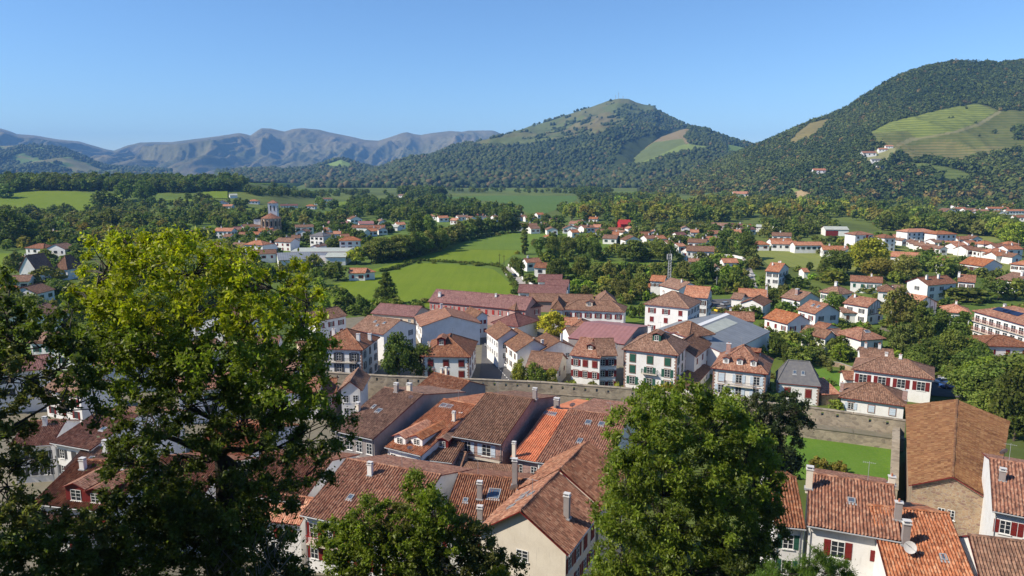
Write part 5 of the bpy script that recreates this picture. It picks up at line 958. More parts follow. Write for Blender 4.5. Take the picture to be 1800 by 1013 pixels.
# lower left: roofs seen through the trees
L1 = H('long rust roofed house with two skylights at lower left', Z15, (240, 378), (428, 412), 8, 'p', 2.6, ridge=(400, 196), rc='rust', wc='white', corr=True, F=(3, 2, 'k'), sky=[(.2, -.2, .8, .9), (.35, -.5, .9, .9)], seed=31)
L2 = H('brown roofed house with white wall left of long rust roof', Z15, (40, 400), (246, 388), 6.4, 'p', 2.2, D=12, rc='rust', wc='white', corr=True, F=(3, 2, 'k'), chim=[(.1, -.2, 1.2, .6, 'w', 0)], seed=32)
L3 = H('dark low roof with blue skylight at lower left', Z15, (300, 506), (505, 512), 6.2, 'p', 1.6, D=10, rc='dark', wc='white', corr=True, sky=[(-.15, -.5, .8, .8)], chim=[(.25, -.2, 1.6, .7, 'w', 0)], seed=33)
L4 = H('white house with red timber balcony and twin gables at lower left', Z15, (150, 668), (520, 712), 0, 'p', 2.8, D=15, rc='rust', wc='white', ze=9.0, zb=2, corr=True, F=(3, 2, 'r'), chim=[(.35, -.1, 1.8, .9, 's', 0), (-.6, -.2, 1.2, .7, 'w', 0)], seed=34)
L4.dormer('rust', .0, -.85, 3.0, 1.8, None, 'F', 'r'); L4.dormer('rust', .5, -.85, 2.6, 1.5, None, 'F', 'r'); L4.balcony('F', .2 * L4.wx, 3.6, 5, 'R', 1.1)
L5 = H('low white house under the red balcony house', Z15, (160, 800), (420, 820), 0, 'p', 1.6, D=8, rc='brown', wc='white', ze=6.6, zb=1, corr=True, F=(2, 1, 'r'), seed=35)
L6 = H('orange roofed house behind the fork of yellow tree', ZZ, (330, 800), (430, 812), 8, 'p', 2.4, D=16, rc='orange', wc='white', corr=True, F=(3, 2, 'r'), seed=36)
L7 = H('rust roofed house behind lower branches of yellow tree', ZZ, (225, 868), (350, 880), 0, 'p', 2.4, D=14, rc='rust', wc='white', ze=8.5, zb=1.5, corr=True, F=(3, 2, 'r'), seed=37)
L8 = H('wide rust roof behind right branches of yellow tree', ZZ, (400, 868), (530, 885), 0, 'p', 2.4, D=16, rc='rust', wc='white', ze=9, zb=1.5, corr=True, F=(3, 2, 'r'), seed=38)

# ------------------------------------------------------------------ rampart
def rampart(label, top, zt, zb=0.0, th=1.3, holes=True, coping=True, cm=None):
    P = [at_z(*p, zt) for p in top]; root = thing('rampart_wall', label, 'town wall', (P[0].x, P[0].y, zb)); o = Vector((P[0].x, P[0].y, zb)); b = MB(); c = MB(); hgt = zt - zb
    for A, B_ in zip(P, P[1:]):
        d = (B_ - A); d.z = 0; L = d.length; d.normalize(); nrm = Vector((-d.y, d.x, 0)); M = Matrix((d, nrm, Vector((0, 0, 1)))).transposed().to_4x4(); M.translation = Vector((A.x, A.y, zb)) - o
        zl = hgt - 1.15 if holes else hgt
        b.box(0, L, 0, th, -1, zl, 0, M)
        if holes:
            n = max(1, int(L / 2.3)); s = L / n
            for i in range(n): b.box(i * s + (.22 if i else 0), (i + 1) * s - (.22 if i < n - 1 else 0), 0, .7, zl, hgt - .45, 0, M)
            b.box(0, L, 0, .7, hgt - .45, hgt, 0, M); b.box(0, L, .701, th, zl, zl + .05, 0, M)
        if coping: c.box(-.05, L + .05, -.1, .8 if holes else th + .1, hgt, hgt + .14, 0, M)
    b.build('wall', [M_rubble], root); c.build('coping', [cm or M_rubble], root); return root
rampart('long grey rampart wall with a row of loopholes below the white houses', [(560, 655), (680, 662), (810, 667), (950, 673), (1090, 683), (1250, 699), (1420, 717), (1500, 728), (1592, 741)], 5.0)
rampart('lower stone terrace wall at the foot of rampart above lawn', [(1330, 738), (1420, 752), (1500, 762), (1590, 774)], 2.2, 0, 2.2, False, cm=M_yard)
rampart('pale lower wall below the rampart behind the row houses', [(830, 686), (950, 692), (1100, 703)], 2.6, 0, .6, False)
rampart('narrow buttressed stone wall running beside the barn', [(1578, 862), (1580, 790), (1581, 742)], 3.6, 0, 1.0, False)
def garden_wall(label, pts, h=1.4, m='white', th=.25):
    P = [on_ground(*p) for p in pts]; o = P[0].copy(); root = thing('garden_wall', label, 'wall', o); b = MB(); c = MB()
    for A, B_ in zip(P, P[1:]):
        d = B_ - A; d.z = 0; L = d.length; d.normalize(); M = Matrix((d, Vector((-d.y, d.x, 0)), Vector((0, 0, 1)))).transposed().to_4x4(); M.translation = A - o; b.box(0, L, 0, th, -.5, h, 0, M); c.box(-.03, L + .03, -.05, th + .05, h, h + .08, 0, M)
    b.build('wall', [WALLM[m]], root); c.build('coping', [M_pave], root)
garden_wall('white roadside wall along the pale lane', [(893, 468), (911, 486), (930, 500), (946, 511)], 1.2)
garden_wall('long white wall beside the lane under the long villa', [(1253, 450), (1290, 453), (1305, 456)], 1.5)
garden_wall('low stone garden wall behind the slate roofed house', [(1436, 640), (1475, 646), (1500, 655)], 1.2, 'stone')
garden_wall('brown garden wall by the road right of red doored house', [(1648, 672), (1690, 676)], 1.6, 'beige')
garden_wall('white garden wall in front of hotel lawn', [(1700, 640), (1735, 660)], 1.2)

# ------------------------------------------------------------------ masts, poles, cars
def lattice(label, px, py, h):
    g = on_ground(px, py); r = thing('lattice_mast', label, 'mast', g); b = MB(); s = .9
    for i in range(4):
        a, a2 = i * math.pi / 2 + .78, (i + 1) * math.pi / 2 + .78; p = lambda t, z, k: Vector((s * k * math.cos(t), s * k * math.sin(t), z))
        b.tube([p(a, 0, 1), p(a, h, .7)], .08, 5); n = 14
        for j in range(n): b.tube([p(a, h * j / n, 1 - .3 * j / n), p(a2, h * (j + 1) / n, 1 - .3 * (j + 1) / n)], .045, 4); b.tube([p(a2, h * j / n, 1 - .3 * j / n), p(a, h * (j + 1) / n, 1 - .3 * (j + 1) / n)], .045, 4)
    b.build('lattice', [M_zinc], r)
    for i in range(3):
        t = i * 2.09 - 1.2; c = MB(); c.box(-.18, .18, -.12, .12, 0, 2.2); c.build('antenna', [M_dish], r, (1.1 * math.cos(t), 1.1 * math.sin(t), h - 2.4), (0, 0, t))
    c = MB(); c.tube([(0, 0, h), (0, 0, h + 1.5)], .05); c.build('spike', [M_zinc], r)
lattice('steel lattice phone mast between gardens and green field', 1175.5, 516, 16.5)
for px, py, hpx, lab in ((1259, 513, 26, 'grey pole beside the trees right of orange roof'), (1347, 545, 48, 'pale pole rising by the bright orange roofs'), (1683, 452, 30, 'white pole in front of the white suburb'), (1281, 410, 18, 'thin pole beside the low sheds'), (1788, 447, 20, 'grey pole at the right edge suburb'), (1524, 440, 17, 'wooden pole by the far orange roofs'), (878, 466, 20, 'wooden pole at the corner of bright field'), (886, 466, 18, 'second wooden pole at corner of bright field'), (1609, 690, 32, 'wooden pole in front of red doored house'), (1643, 516, 14, 'slim pole above the hedge')):
    g = on_ground(px, py); h = hpx / F * g.length; r = thing('utility_pole', lab, 'pole', g); b = MB(); b.tube([(0, 0, -.3), (0, 0, h)], [.16, .1], 7); b.build('pole', [M_zinc if 'grey' in lab or 'pale' in lab or 'white' in lab else M_wood], r); b = MB(); b.box(-.9, .9, -.05, .05, h - .8, h - .68); b.build('crossarm', [M_wood], r)
def car(label, px, py, rz, paint, h=0.17):
    g = on_ground(px, py); r = thing('parked_car', label, 'car', (g.x, g.y, g.z + h), rz, 'parked cars'); P = bpy.data.materials.get('car_' + paint)
    if not P:
        t = NT('car_' + paint); c = {'white': (.7, .7, .7), 'red': (.35, .02, .02), 'grey': (.25, .26, .28), 'yellow': (.75, .5, .02), 'blue': (.03, .08, .25), 'black': (.02, .02, .022)}[paint]; P = t.fin(c, .25, .5); t.b.inputs['Coat Weight'].default_value = .6
    b = MB(); prof = [(-2.05, .35), (-2.08, .75), (-1.9, .92), (-1.2, .98), (1.15, .98), (1.95, .85), (2.1, .6), (2.05, .3)]
    for sx in (-1, 1): b.poly([(x, sx * .86, z) for x, z in (prof if sx < 0 else prof[::-1])])
    for i in range(len(prof)): (x0, z0), (x1, z1) = prof[i], prof[(i + 1) % len(prof)]; b.poly([(x0, .86, z0), (x1, .86, z1), (x1, -.86, z1), (x0, -.86, z0)])
    b.build('body', [P], r); b = MB(); lo = [(-1.65, -.8), (1.0, -.8), (1.0, .8), (-1.65, .8)]; hi = [(-1.25, -.62), (.3, -.62), (.3, .62), (-1.25, .62)]
    for i in range(4): b.poly([(*lo[i], .97), (*lo[(i + 1) % 4], .97), (*hi[(i + 1) % 4], 1.42), (*hi[i], 1.42)])
    b.build('windows', [M_glass], r); b = MB(); b.box(-1.3, .34, -.66, .66, 1.42, 1.48); b.build('car_roof', [P], r)
    for x in (-1.3, 1.3):
        for y in (-.8, .8):
            b = MB(); b.tube([(0, -.1, 0), (0, .1, 0)], .32, 14, 0); b.tube([(0, -.115, 0), (0, .115, 0)], .18, 10, 1); b.build('wheel', [M_iron, M_zinc], r, (x, y, .32))
    for y in (-.6, .6): b = MB(); b.box(-.04, .04, -.16, .16, -.07, .07); b.build('headlight', [M_dish], r, (2.06, y, .66))
car('white car parked in the street below tan corner house', 888, 645, 2.2, 'white'); car('red car parked in the street behind yellow tree', 190, 671, .2, 'red'); car('white car beside the red car behind yellow tree', 165, 664, .3, 'white')
car('yellow van like car in the car park behind white block', 1266, 549, .4, 'yellow'); car('white car in the car park behind white block', 1256, 562, .3, 'white'); car('grey car in the car park behind white block', 1276, 538, .5, 'grey')
car('dark car on the pale lane by bright field', 903, 487, 2., 'black'); car('white car on narrow lane below long villa', 1322, 486, 1.5, 'white'); car('blue car on the road by red doored house', 1668, 683, .1, 'blue')

for px, py, rz, c, lab in ((1660, 676, .1, 'white', 'white car on the road beside the blue car'), (1283, 546, .6, 'black', 'dark car in the car park nearest the orange roofs'), (860, 612, 1.9, 'grey', 'grey car further up the street by narrow white house'), (1450, 578, .4, 'white', 'white car in the yard of the two level house'), (1405, 622, .9, 'grey', 'grey car in the garden yard behind slate roof'), (540, 455, .2, 'white', 'white car left in the works yard below church'), (575, 452, .3, 'blue', 'blue car in the works yard below church'), (600, 458, .2, 'black', 'dark car in the works yard below church'), (1572, 574, 1., 'red', 'red car in the paved yard by conifers')): car(lab, px, py, rz, c)
# ------------------------------------------------------------------ vegetation: crown templates of unit height
def leafcloud(cen, rad, n, size, seed, out=.55, colj=.35, elong=1.0, droop=0.0, base=(.15, .185, .034), zsq=.85, gauss=False):
    'n leaf quads around each clump centre; returns verts, faces, colours'
    r = np.random.default_rng(seed); m = len(cen); N = m * n
    d = r.normal(size=(m, n, 3)); d /= np.linalg.norm(d, axis=-1, keepdims=True) + 1e-9; rr = (r.random((m, n, 1)) ** .45)
    rr = np.minimum(abs(r.normal(size=(m, n, 1))) * .62, 1.7) if gauss else rr; off = d * rr * rad[:, None, None]; off[..., 2] *= zsq; P = (cen[:, None] + off).reshape(N, 3)
    nr_ = d * out + r.normal(size=(m, n, 3)) * (1 - out) * .8; nr_[..., 2] += .15; nr_ = nr_.reshape(N, 3); nr_ /= np.linalg.norm(nr_, axis=-1, keepdims=True) + 1e-9
    t = r.normal(size=(N, 3)); t[:, 2] -= droop; t -= nr_ * (t * nr_).sum(-1, keepdims=True); t /= np.linalg.norm(t, axis=-1, keepdims=True) + 1e-9; b = np.cross(nr_, t)
    s = size * (.6 + .8 * r.random((N, 1))); a, c = t * s * elong, b * s
    V = np.stack([P - a, P - c * .8 + a * .1, P + a, P + c * .8 + a * .1], 1).reshape(-1, 3); Fq = np.arange(4 * N).reshape(N, 4)
    k = (1 - colj / 2 + colj * r.random((m, 1, 1))) * (1 - colj / 2 + colj * r.random((m, n, 1))); cc = np.array(base) * k; cc = cc * (1 + (r.random((m, n, 3)) - .5) * .15)
    return V, Fq, np.repeat(cc.reshape(N, 3), 4, 0)
def crown_pts(kind, r, m):
    if kind == 'round': 
        p = r.normal(size=(m, 3)); p /= np.linalg.norm(p, axis=-1, keepdims=True); p *= (r.random((m, 1)) ** .33) * np.array([.42, .42, .41]); p[:, 2] += .53; p[:, :2] *= (1.05 - .35 * np.clip((p[:, 2:] - .55) / .45, 0, 1)); rad = .11 + .06 * r.random(m)
    elif kind == 'tall':
        p = r.normal(size=(m, 3)); p /= np.linalg.norm(p, axis=-1, keepdims=True); p *= (r.random((m, 1)) ** .33) * np.array([.23, .23, .42]); p[:, 2] += .55; rad = .08 + .04 * r.random(m)
    elif kind == 'poplar':
        z = r.random(m); p = np.stack([r.normal(size=m) * .035, r.normal(size=m) * .035, .06 + .9 * z], 1); rad = .05 * (1.1 - .7 * abs(z - .4))
    elif kind == 'conifer':
        z = r.random(m) ** 1.4; a = r.random(m) * 6.28; lay = np.floor(z * 9) / 9; q = (.37 * (1 - lay) ** .9 + .02) * np.sqrt(r.random(m)); p = np.stack([q * np.cos(a), q * np.sin(a), .08 + .9 * lay + .03 * r.random(m) - q * .22], 1); rad = .055 + .055 * (1 - lay)
    elif kind == 'bush':
        p = r.normal(size=(m, 3)); p /= np.linalg.norm(p, axis=-1, keepdims=True); p *= (r.random((m, 1)) ** .33) * np.array([.52, .52, .38]); p[:, 2] = abs(p[:, 2]) * 1.4 + .22; rad = .16 + .08 * r.random(m)
    elif kind == 'flat':
        a = r.random(m) * 6.28; q = .42 * np.sqrt(r.random(m)); p = np.stack([q * np.cos(a), q * np.sin(a), .78 + .12 * (1 - (q / .42) ** 2) + .04 * r.normal(size=m)], 1); rad = .09 + .03 * r.random(m)
    return p, rad
CR = {}
def crown_mesh(kind, v, lod=0):
    k = (kind, v, lod)
    if k not in CR:
        r = np.random.default_rng(100 + v * 7 + len(kind)); m, n, s = {'round': (58, 66, .028), 'tall': (44, 60, .024), 'poplar': (70, 36, .018), 'conifer': (150, 40, .022), 'bush': (26, 60, .045), 'flat': (34, 70, .022)}[kind]
        if lod == 1: m, n, s = int(m * .7), int(n * .4), s * 1.75
        if lod == 2: m, n, s = int(m * .55), int(n * .22), s * 2.6
        p, rad = crown_pts(kind, r, m)
        V, Fq, cc = leafcloud(p, rad, n, s, 200 + v, out=.6 if kind != 'conifer' else .45, colj=.45)
        CR[k] = (V, Fq, cc)
        CR[k + ('m',)] = mesh_np('crown', V, Fq, [M_leaf], colr=cc)
    return CR[k + ('m',)]
M_bark = paintm('bark', (.09, .07, .05), .95); TR = {}
def trunk_mesh(kind):
    if kind not in TR:
        b = MB(); r = random.Random(5); top = {'flat': .8, 'poplar': .9, 'conifer': .95}.get(kind, .6); b.tube([(0, 0, -.04), (0.004, .003, top * .4), (-.006, .004, top)], [.026, .018, .004], 7)
        if kind in ('round', 'tall', 'flat'):
            for i in range(6): a = i * 1.05 + r.random(); h = top * (.4 + .08 * i); e = .26 if kind != 'tall' else .16; b.tube([(0, 0, h), (e * .5 * math.cos(a), e * .5 * math.sin(a), h + .12), (e * math.cos(a), e * math.sin(a), h + .22)], [.012, .008, .003], 5)
        TR[kind] = b.mesh('trunk', [M_bark])
    return TR[kind]
TONE = {'d': ((.66, .76, .62), 'dark green'), 'm': ((.95, 1, .9), 'mid green'), 'l': ((1.45, 1.4, 1.0), 'light green'), 'y': ((2.1, 1.75, .8), 'yellow green'), 'o': ((1.15, 1.0, 1.2), 'olive grey'), 'b': ((1.45, 1.0, .85), 'brownish'), 'g': ((1.25, 1.5, .8), 'bright green')}
TREES = []      # (base point, height, width factor, kind, tone, region text, px, py)
def foot_hit(p, pad=.3):
    for h in HOUSES:
        d = p - h.c
        if abs(d.x * h.ux.x + d.y * h.ux.y) < h.W / 2 + pad and abs(d.x * h.uy.x + d.y * h.uy.y) < h.D / 2 + pad: return True
    return False
KN = {'r': 'round', 't': 'tall', 'p': 'poplar', 'c': 'conifer', 'b': 'bush', 'f': 'flat'}
def T(Zf, rows):
    for (xc, yb, wz, hz, k, tone) in rows:
        x, y = Zf(xc, yb); x1, _ = Zf(xc + wz, yb); _, y1 = Zf(xc, yb - hz); g = on_ground(x, y); d = g.length; h = (y - y1) / F * d / .95; wd = (x1 - x) / F * d; k = KN[k]
        nat = {'round': .98, 'tall': .60, 'poplar': .2, 'conifer': .8, 'bush': 1.3, 'flat': 1.0}[k]; TREES.append((g, h, wd / (h * nat), k, tone, x, y))
def belt(poly, n, h0, h1, kinds, tones, pad=1.0):
    xs = [p[0] for p in poly]; ys = [p[1] for p in poly]; k = 0; tries = 0
    while k < n and tries < n * 30:
        tries += 1; x, y = random.uniform(min(xs), max(xs)), random.uniform(min(ys), max(ys))
        if not inpoly(np.array([x]), np.array([y]), poly)[0]: continue
        g = on_ground(x, y)
        if foot_hit(g, pad): continue
        if any(inpoly(np.array([x]), np.array([y]), fp)[0] for _, fp in FIELDS): continue
        if any(inpoly(np.array([x]), np.array([y]), rp)[0] for rp in ROADS): continue
        TREES.append((g, random.uniform(h0, h1), random.uniform(.85, 1.25), KN[random.choice(kinds)], random.choice(tones), x, y)); k += 1
ROADS = [[(845, 590), (875, 590), (920, 650), (950, 682), (835, 682)], [(880, 466), (948, 512), (925, 514), (880, 490)], [(1298, 450), (1312, 450), (1334, 508), (1312, 508)], [(1630, 662), (1800, 686), (1800, 705), (1625, 698)], [(1245, 525), (1292, 525), (1295, 562), (1238, 576)], [(130, 650), (240, 660), (215, 700), (120, 690)], [(490, 440), (620, 436), (612, 468), (500, 472)]]
# hand placed: (x centre, y base, width, height, kind, tone) in zoomed pixels
T(Z3, [(790, 290, 250, 260, 'c', 'd'), (490, 330, 120, 130, 'r', 'd'), (420, 340, 90, 110, 't', 'd'), (590, 350, 100, 140, 'r', 'd'), (540, 370, 130, 90, 'r', 'm'), (640, 380, 90, 90, 'r', 'm'), (1010, 290, 120, 60, 'b', 'm'), (330, 340, 90, 150, 't', 'g'), (890, 880, 290, 380, 'r', 'd'), (1060, 870, 300, 300, 'r', 'd'), (1180, 870, 150, 190, 'r', 'd'), (820, 850, 140, 220, 'r', 'm'), (1300, 850, 150, 80, 'b', 'l'), (500, 840, 120, 70, 'b', 'l'), (330, 850, 140, 130, 'r', 'm'), (200, 850, 150, 140, 'b', 'm'), (900, 480, 60, 50, 'b', 'm')])
T(Z4, [(540, 545, 290, 210, 'r', 'y'), (340, 510, 110, 80, 'r', 'g'), (440, 262, 70, 40, 'b', 'l'), (640, 265, 60, 40, 'b', 'm'), (280, 955, 150, 255, 'r', 'l'), (400, 970, 190, 245, 'r', 'l'), (515, 970, 140, 205, 'r', 'l'), (680, 985, 140, 150, 'b', 'l'), (850, 990, 160, 140, 'b', 'o'), (1030, 1000, 140, 140, 'b', 'l'), (1210, 400, 90, 130, 't', 'm'), (1150, 395, 90, 110, 'r', 'm'), (710, 215, 130, 120, 'r', 'g'), (790, 240, 110, 110, 'r', 'o'), (1080, 260, 150, 160, 'r', 'o'), (1200, 230, 150, 150, 'r', 'm'), (1300, 240, 130, 80, 'b', 'd'), (930, 205, 40, 100, 't', 'd'), (860, 130, 160, 140, 'r', 'm'), (570, 120, 190, 180, 'r', 'd'), (970, 120, 130, 170, 'r', 'o'), (1130, 125, 80, 140, 'c', 'd'), (1220, 150, 120, 120, 'r', 'o'), (230, 205, 60, 50, 'b', 'd'), (1340, 210, 60, 50, 'b', 'd'), (1120, 180, 110, 80, 'b', 'm'), (1000, 205, 100, 50, 'b', 'g'), (60, 965, 120, 70, 'b', 'm'), (760, 1000, 100, 60, 'b', 'g'), (1400, 1010, 200, 150, 'b', 'y'), (1620, 1010, 160, 70, 'b', 'l')])
T(Z10, [(1150, 622, 62, 225, 'p', 'd'), (1095, 620, 50, 40, 'b', 'y'), (1260, 640, 100, 130, 'r', 'd'), (1360, 670, 130, 170, 'r', 'd'), (1470, 640, 130, 160, 'r', 'm'), (1570, 640, 120, 160, 'r', 'm'), (1660, 640, 110, 150, 'r', 'd'), (1080, 760, 70, 130, 't', 'd'), (1120, 800, 80, 140, 'r', 'd'), (1060, 730, 60, 90, 'r', 'm'), (1350, 790, 110, 120, 'r', 'd'), (1430, 800, 130, 140, 'r', 'd'), (1570, 810, 140, 170, 'r', 'm'), (1180, 840, 120, 80, 'r', 'o'), (1290, 560, 80, 70, 'r', 'd'), (1420, 560, 140, 90, 'r', 'd'), (1520, 570, 80, 70, 'r', 'm'), (1575, 548, 45, 60, 'r', 'd'), (1080, 915, 60, 40, 'b', 'd'), (1050, 850, 40, 25, 'b', 'd'), (40, 670, 120, 140, 'r', 'd'), (130, 660, 110, 90, 'r', 'd'), (215, 650, 100, 90, 'r', 'o'), (290, 650, 110, 110, 'r', 'm'), (370, 635, 100, 110, 'r', 'd'), (350, 530, 140, 210, 'r', 'd'), (440, 515, 130, 180, 'r', 'm'), (470, 605, 90, 60, 'b', 'o'), (530, 600, 120, 180, 'r', 'm'), (600, 545, 110, 130, 'r', 'm'), (660, 525, 120, 150, 'r', 'o'), (740, 500, 120, 140, 'r', 'm'), (800, 490, 100, 150, 't', 'd'), (870, 475, 100, 120, 'r', 'm'), (940, 468, 100, 90, 'r', 'm'), (1010, 462, 130, 160, 'r', 'd'), (510, 480, 100, 80, 'r', 'm'), (420, 420, 120, 100, 'r', 'm'), (205, 390, 120, 110, 'r', 'm'), (300, 345, 80, 75, 'r', 'o'), (1200, 385, 90, 70, 'r', 'm'), (1310, 385, 100, 70, 'r', 'm'), (1400, 415, 140, 90, 'r', 'd'), (800, 705, 90, 38, 'b', 'd'), (945, 700, 50, 30, 'b', 'd'), (690, 700, 60, 20, 'b', 'd'), (480, 690, 50, 28, 'b', 'd'), (370, 690, 50, 32, 'b', 'd'), (260, 700, 20, 40, 't', 'd'), (200, 735, 60, 30, 'b', 'd'), (410, 980, 130, 50, 'b', 'm')])
T(Z11, [(510, 630, 270, 170, 'r', 'm'), (430, 620, 120, 130, 'r', 'm'), (720, 635, 180, 180, 'r', 'm'), (800, 630, 120, 160, 'r', 'd'), (110, 760, 180, 180, 'r', 'm'), (200, 630, 130, 160, 'r', 'd'), (280, 800, 120, 140, 'r', 'o'), (475, 800, 80, 160, 'c', 'd'), (580, 840, 120, 120, 'r', 'o'), (690, 770, 120, 130, 'r', 'm'), (900, 760, 150, 130, 'r', 'o'), (1080, 800, 160, 200, 'r', 'd'), (980, 760, 100, 120, 'r', 'o'), (1400, 610, 170, 190, 'r', 'd'), (1350, 560, 90, 130, 'r', 'g'), (1210, 580, 140, 180, 'c', 'd'), (1250, 470, 130, 110, 'r', 'd'), (1000, 430, 150, 90, 'f', 'd'), (1480, 690, 120, 100, 'r', 'o'), (1430, 650, 90, 60, 'r', 'm'), (1285, 610, 70, 50, 'b', 'g'), (1240, 860, 110, 130, 'r', 'm'), (1300, 760, 110, 110, 'r', 'y'), (1360, 700, 80, 80, 'r', 'd'), (1340, 850, 120, 110, 'r', 'm'), (860, 730, 80, 70, 'r', 'd'), (420, 900, 130, 130, 'b', 'm'), (560, 930, 150, 130, 'r', 'o'), (50, 900, 130, 110, 'r', 'm'), (265, 900, 45, 110, 't', 'd'), (150, 900, 110, 90, 'r', 'm'), (620, 910, 90, 70, 'b', 'd'), (1210, 890, 60, 60, 'b', 'd'), (1690, 760, 120, 70, 'b', 'm'), (1560, 440, 120, 110, 'r', 'o'), (1780, 440, 120, 110, 'r', 'm'), (1040, 500, 60, 35, 'b', 'm'), (100, 490, 40, 60, 'r', 'd'), (300, 600, 90, 90, 'r', 'd')])
T(Z5, [(870, 140, 50, 60, 'r', 'd'), (1000, 160, 120, 110, 'r', 'd'), (1080, 170, 120, 130, 'r', 'd'), (960, 150, 80, 70, 'r', 'm'), (1030, 235, 160, 100, 'r', 'l'), (900, 200, 90, 50, 'b', 'g'), (700, 240, 120, 80, 'r', 'm'), (800, 260, 150, 80, 'r', 'm'), (620, 380, 110, 110, 'r', 'm'), (700, 440, 150, 100, 'r', 'm'), (780, 420, 80, 80, 'r', 'd'), (490, 465, 130, 90, 'r', 'd'), (380, 460, 120, 90, 'r', 'm'), (240, 500, 90, 60, 'b', 'g'), (1050, 430, 130, 110, 'r', 'm'), (640, 730, 120, 160, 'r', 'd'), (740, 690, 140, 130, 'r', 'm'), (860, 680, 150, 140, 'r', 'm'), (950, 700, 140, 110, 'r', 'm'), (1060, 740, 140, 120, 'r', 'd'), (800, 790, 190, 130, 'r', 'm'), (700, 780, 80, 140, 'r', 'd'), (1010, 840, 60, 90, 't', 'o'), (1090, 840, 40, 60, 't', 'd'), (960, 790, 110, 70, 'r', 'o'), (1000, 930, 90, 60, 'b', 'd'), (350, 940, 40, 60, 'b', 'm'), (420, 985, 90, 50, 'b', 'd'), (300, 985, 100, 70, 'b', 'm'), (580, 990, 60, 110, 'b', 'd'), (270, 270, 70, 110, 't', 'm'), (340, 280, 120, 130, 'r', 'm'), (300, 230, 110, 130, 'r', 'g'), (130, 230, 170, 170, 'r', 'd'), (40, 210, 130, 120, 'r', 'o'), (340, 120, 80, 60, 'r', 'd'), (440, 60, 130, 110, 'r', 'd'), (480, 120, 110, 80, 'b', 'o')])
T(Z6, [(430, 620, 190, 240, 'r', 'o'), (560, 690, 160, 230, 'c', 'd'), (450, 560, 100, 180, 'c', 'o'), (460, 780, 170, 190, 'r', 'o'), (800, 770, 200, 240, 'c', 'd'), (690, 670, 140, 160, 'r', 'm'), (620, 540, 120, 70, 'r', 'g'), (600, 640, 130, 140, 'r', 'd'), (560, 800, 120, 110, 'r', 'o'), (640, 780, 110, 90, 'b', 'm'), (740, 830, 150, 90, 'b', 'm'), (870, 850, 150, 100, 'r', 'm'), (760, 900, 200, 80, 'b', 'd'), (920, 1000, 220, 200, 'r', 'g'), (1040, 1000, 240, 170, 'r', 'm'), (1130, 980, 180, 210, 'r', 'm'), (540, 960, 130, 80, 'b', 'm'), (240, 610, 80, 60, 'b', 'o'), (130, 600, 70, 40, 'b', 'd'), (50, 530, 140, 130, 'r', 'm'), (80, 760, 140, 110, 'r', 'd'), (600, 410, 110, 100, 'r', 'o'), (820, 440, 250, 80, 'r', 'm'), (720, 430, 150, 80, 'r', 'm'), (920, 440, 150, 70, 'r', 'd'), (1030, 430, 140, 100, 'r', 'd'), (1130, 430, 140, 100, 'r', 'm'), (260, 260, 240, 170, 'r', 'y'), (200, 230, 130, 110, 'r', 'l'), (320, 310, 200, 120, 'r', 'b'), (470, 330, 170, 140, 'r', 'o'), (420, 330, 90, 80, 'r', 'l'), (560, 330, 90, 60, 'b', 'g'), (520, 260, 110, 80, 'r', 'd'), (620, 260, 130, 110, 'r', 'd'), (690, 300, 150, 110, 'r', 'm'), (610, 210, 80, 60, 'r', 'g'), (70, 280, 170, 140, 'r', 'd'), (60, 330, 150, 90, 'r', 'l'), (10, 260, 100, 80, 'r', 'm'), (60, 165, 90, 70, 'r', 'd'), (320, 120, 100, 90, 'r', 'd'), (380, 120, 80, 80, 'c', 'd'), (720, 145, 80, 60, 'r', 'd'), (870, 160, 60, 60, 'c', 'd'), (930, 170, 90, 50, 'r', 'd'), (1110, 130, 140, 130, 'r', 'g'), (1180, 110, 100, 110, 'r', 'd'), (700, 60, 80, 50, 'r', 'd'), (250, 390, 110, 60, 'b', 'm'), (40, 470, 120, 80, 'b', 'm'), (350, 420, 90, 70, 'r', 'm'), (1000, 940, 120, 60, 'b', 'd')])
T(Z7, [(485, 235, 52, 70, 'r', 'd'), (225, 225, 80, 55, 'r', 'm'), (310, 235, 80, 40, 'b', 'm'), (780, 220, 170, 130, 'r', 'd'), (720, 160, 90, 70, 'r', 'd'), (940, 140, 150, 130, 'r', 'd'), (1080, 160, 140, 150, 'r', 'd'), (1390, 130, 70, 60, 'b', 'd'), (1500, 140, 120, 60, 'r', 'd'), (100, 480, 260, 220, 'r', 'd'), (550, 370, 140, 110, 'r', 'b'), (250, 430, 120, 90, 'r', 'm'), (60, 360, 150, 150, 'r', 'd'), (520, 440, 150, 90, 'r', 'm'), (300, 600, 150, 70, 'b', 'd'), (350, 790, 230, 140, 'r', 'o'), (200, 770, 100, 60, 'b', 'd'), (680, 390, 160, 120, 'r', 'd'), (820, 370, 190, 140, 'r', 'm'), (1000, 380, 180, 130, 'r', 'd'), (640, 480, 150, 110, 'r', 'd'), (1450, 440, 110, 80, 'r', 'd'), (1570, 440, 80, 100, 't', 'd'), (30, 120, 120, 90, 'r', 'm'), (270, 55, 60, 50, 'r', 'm'), (360, 50, 50, 45, 'r', 'd')])
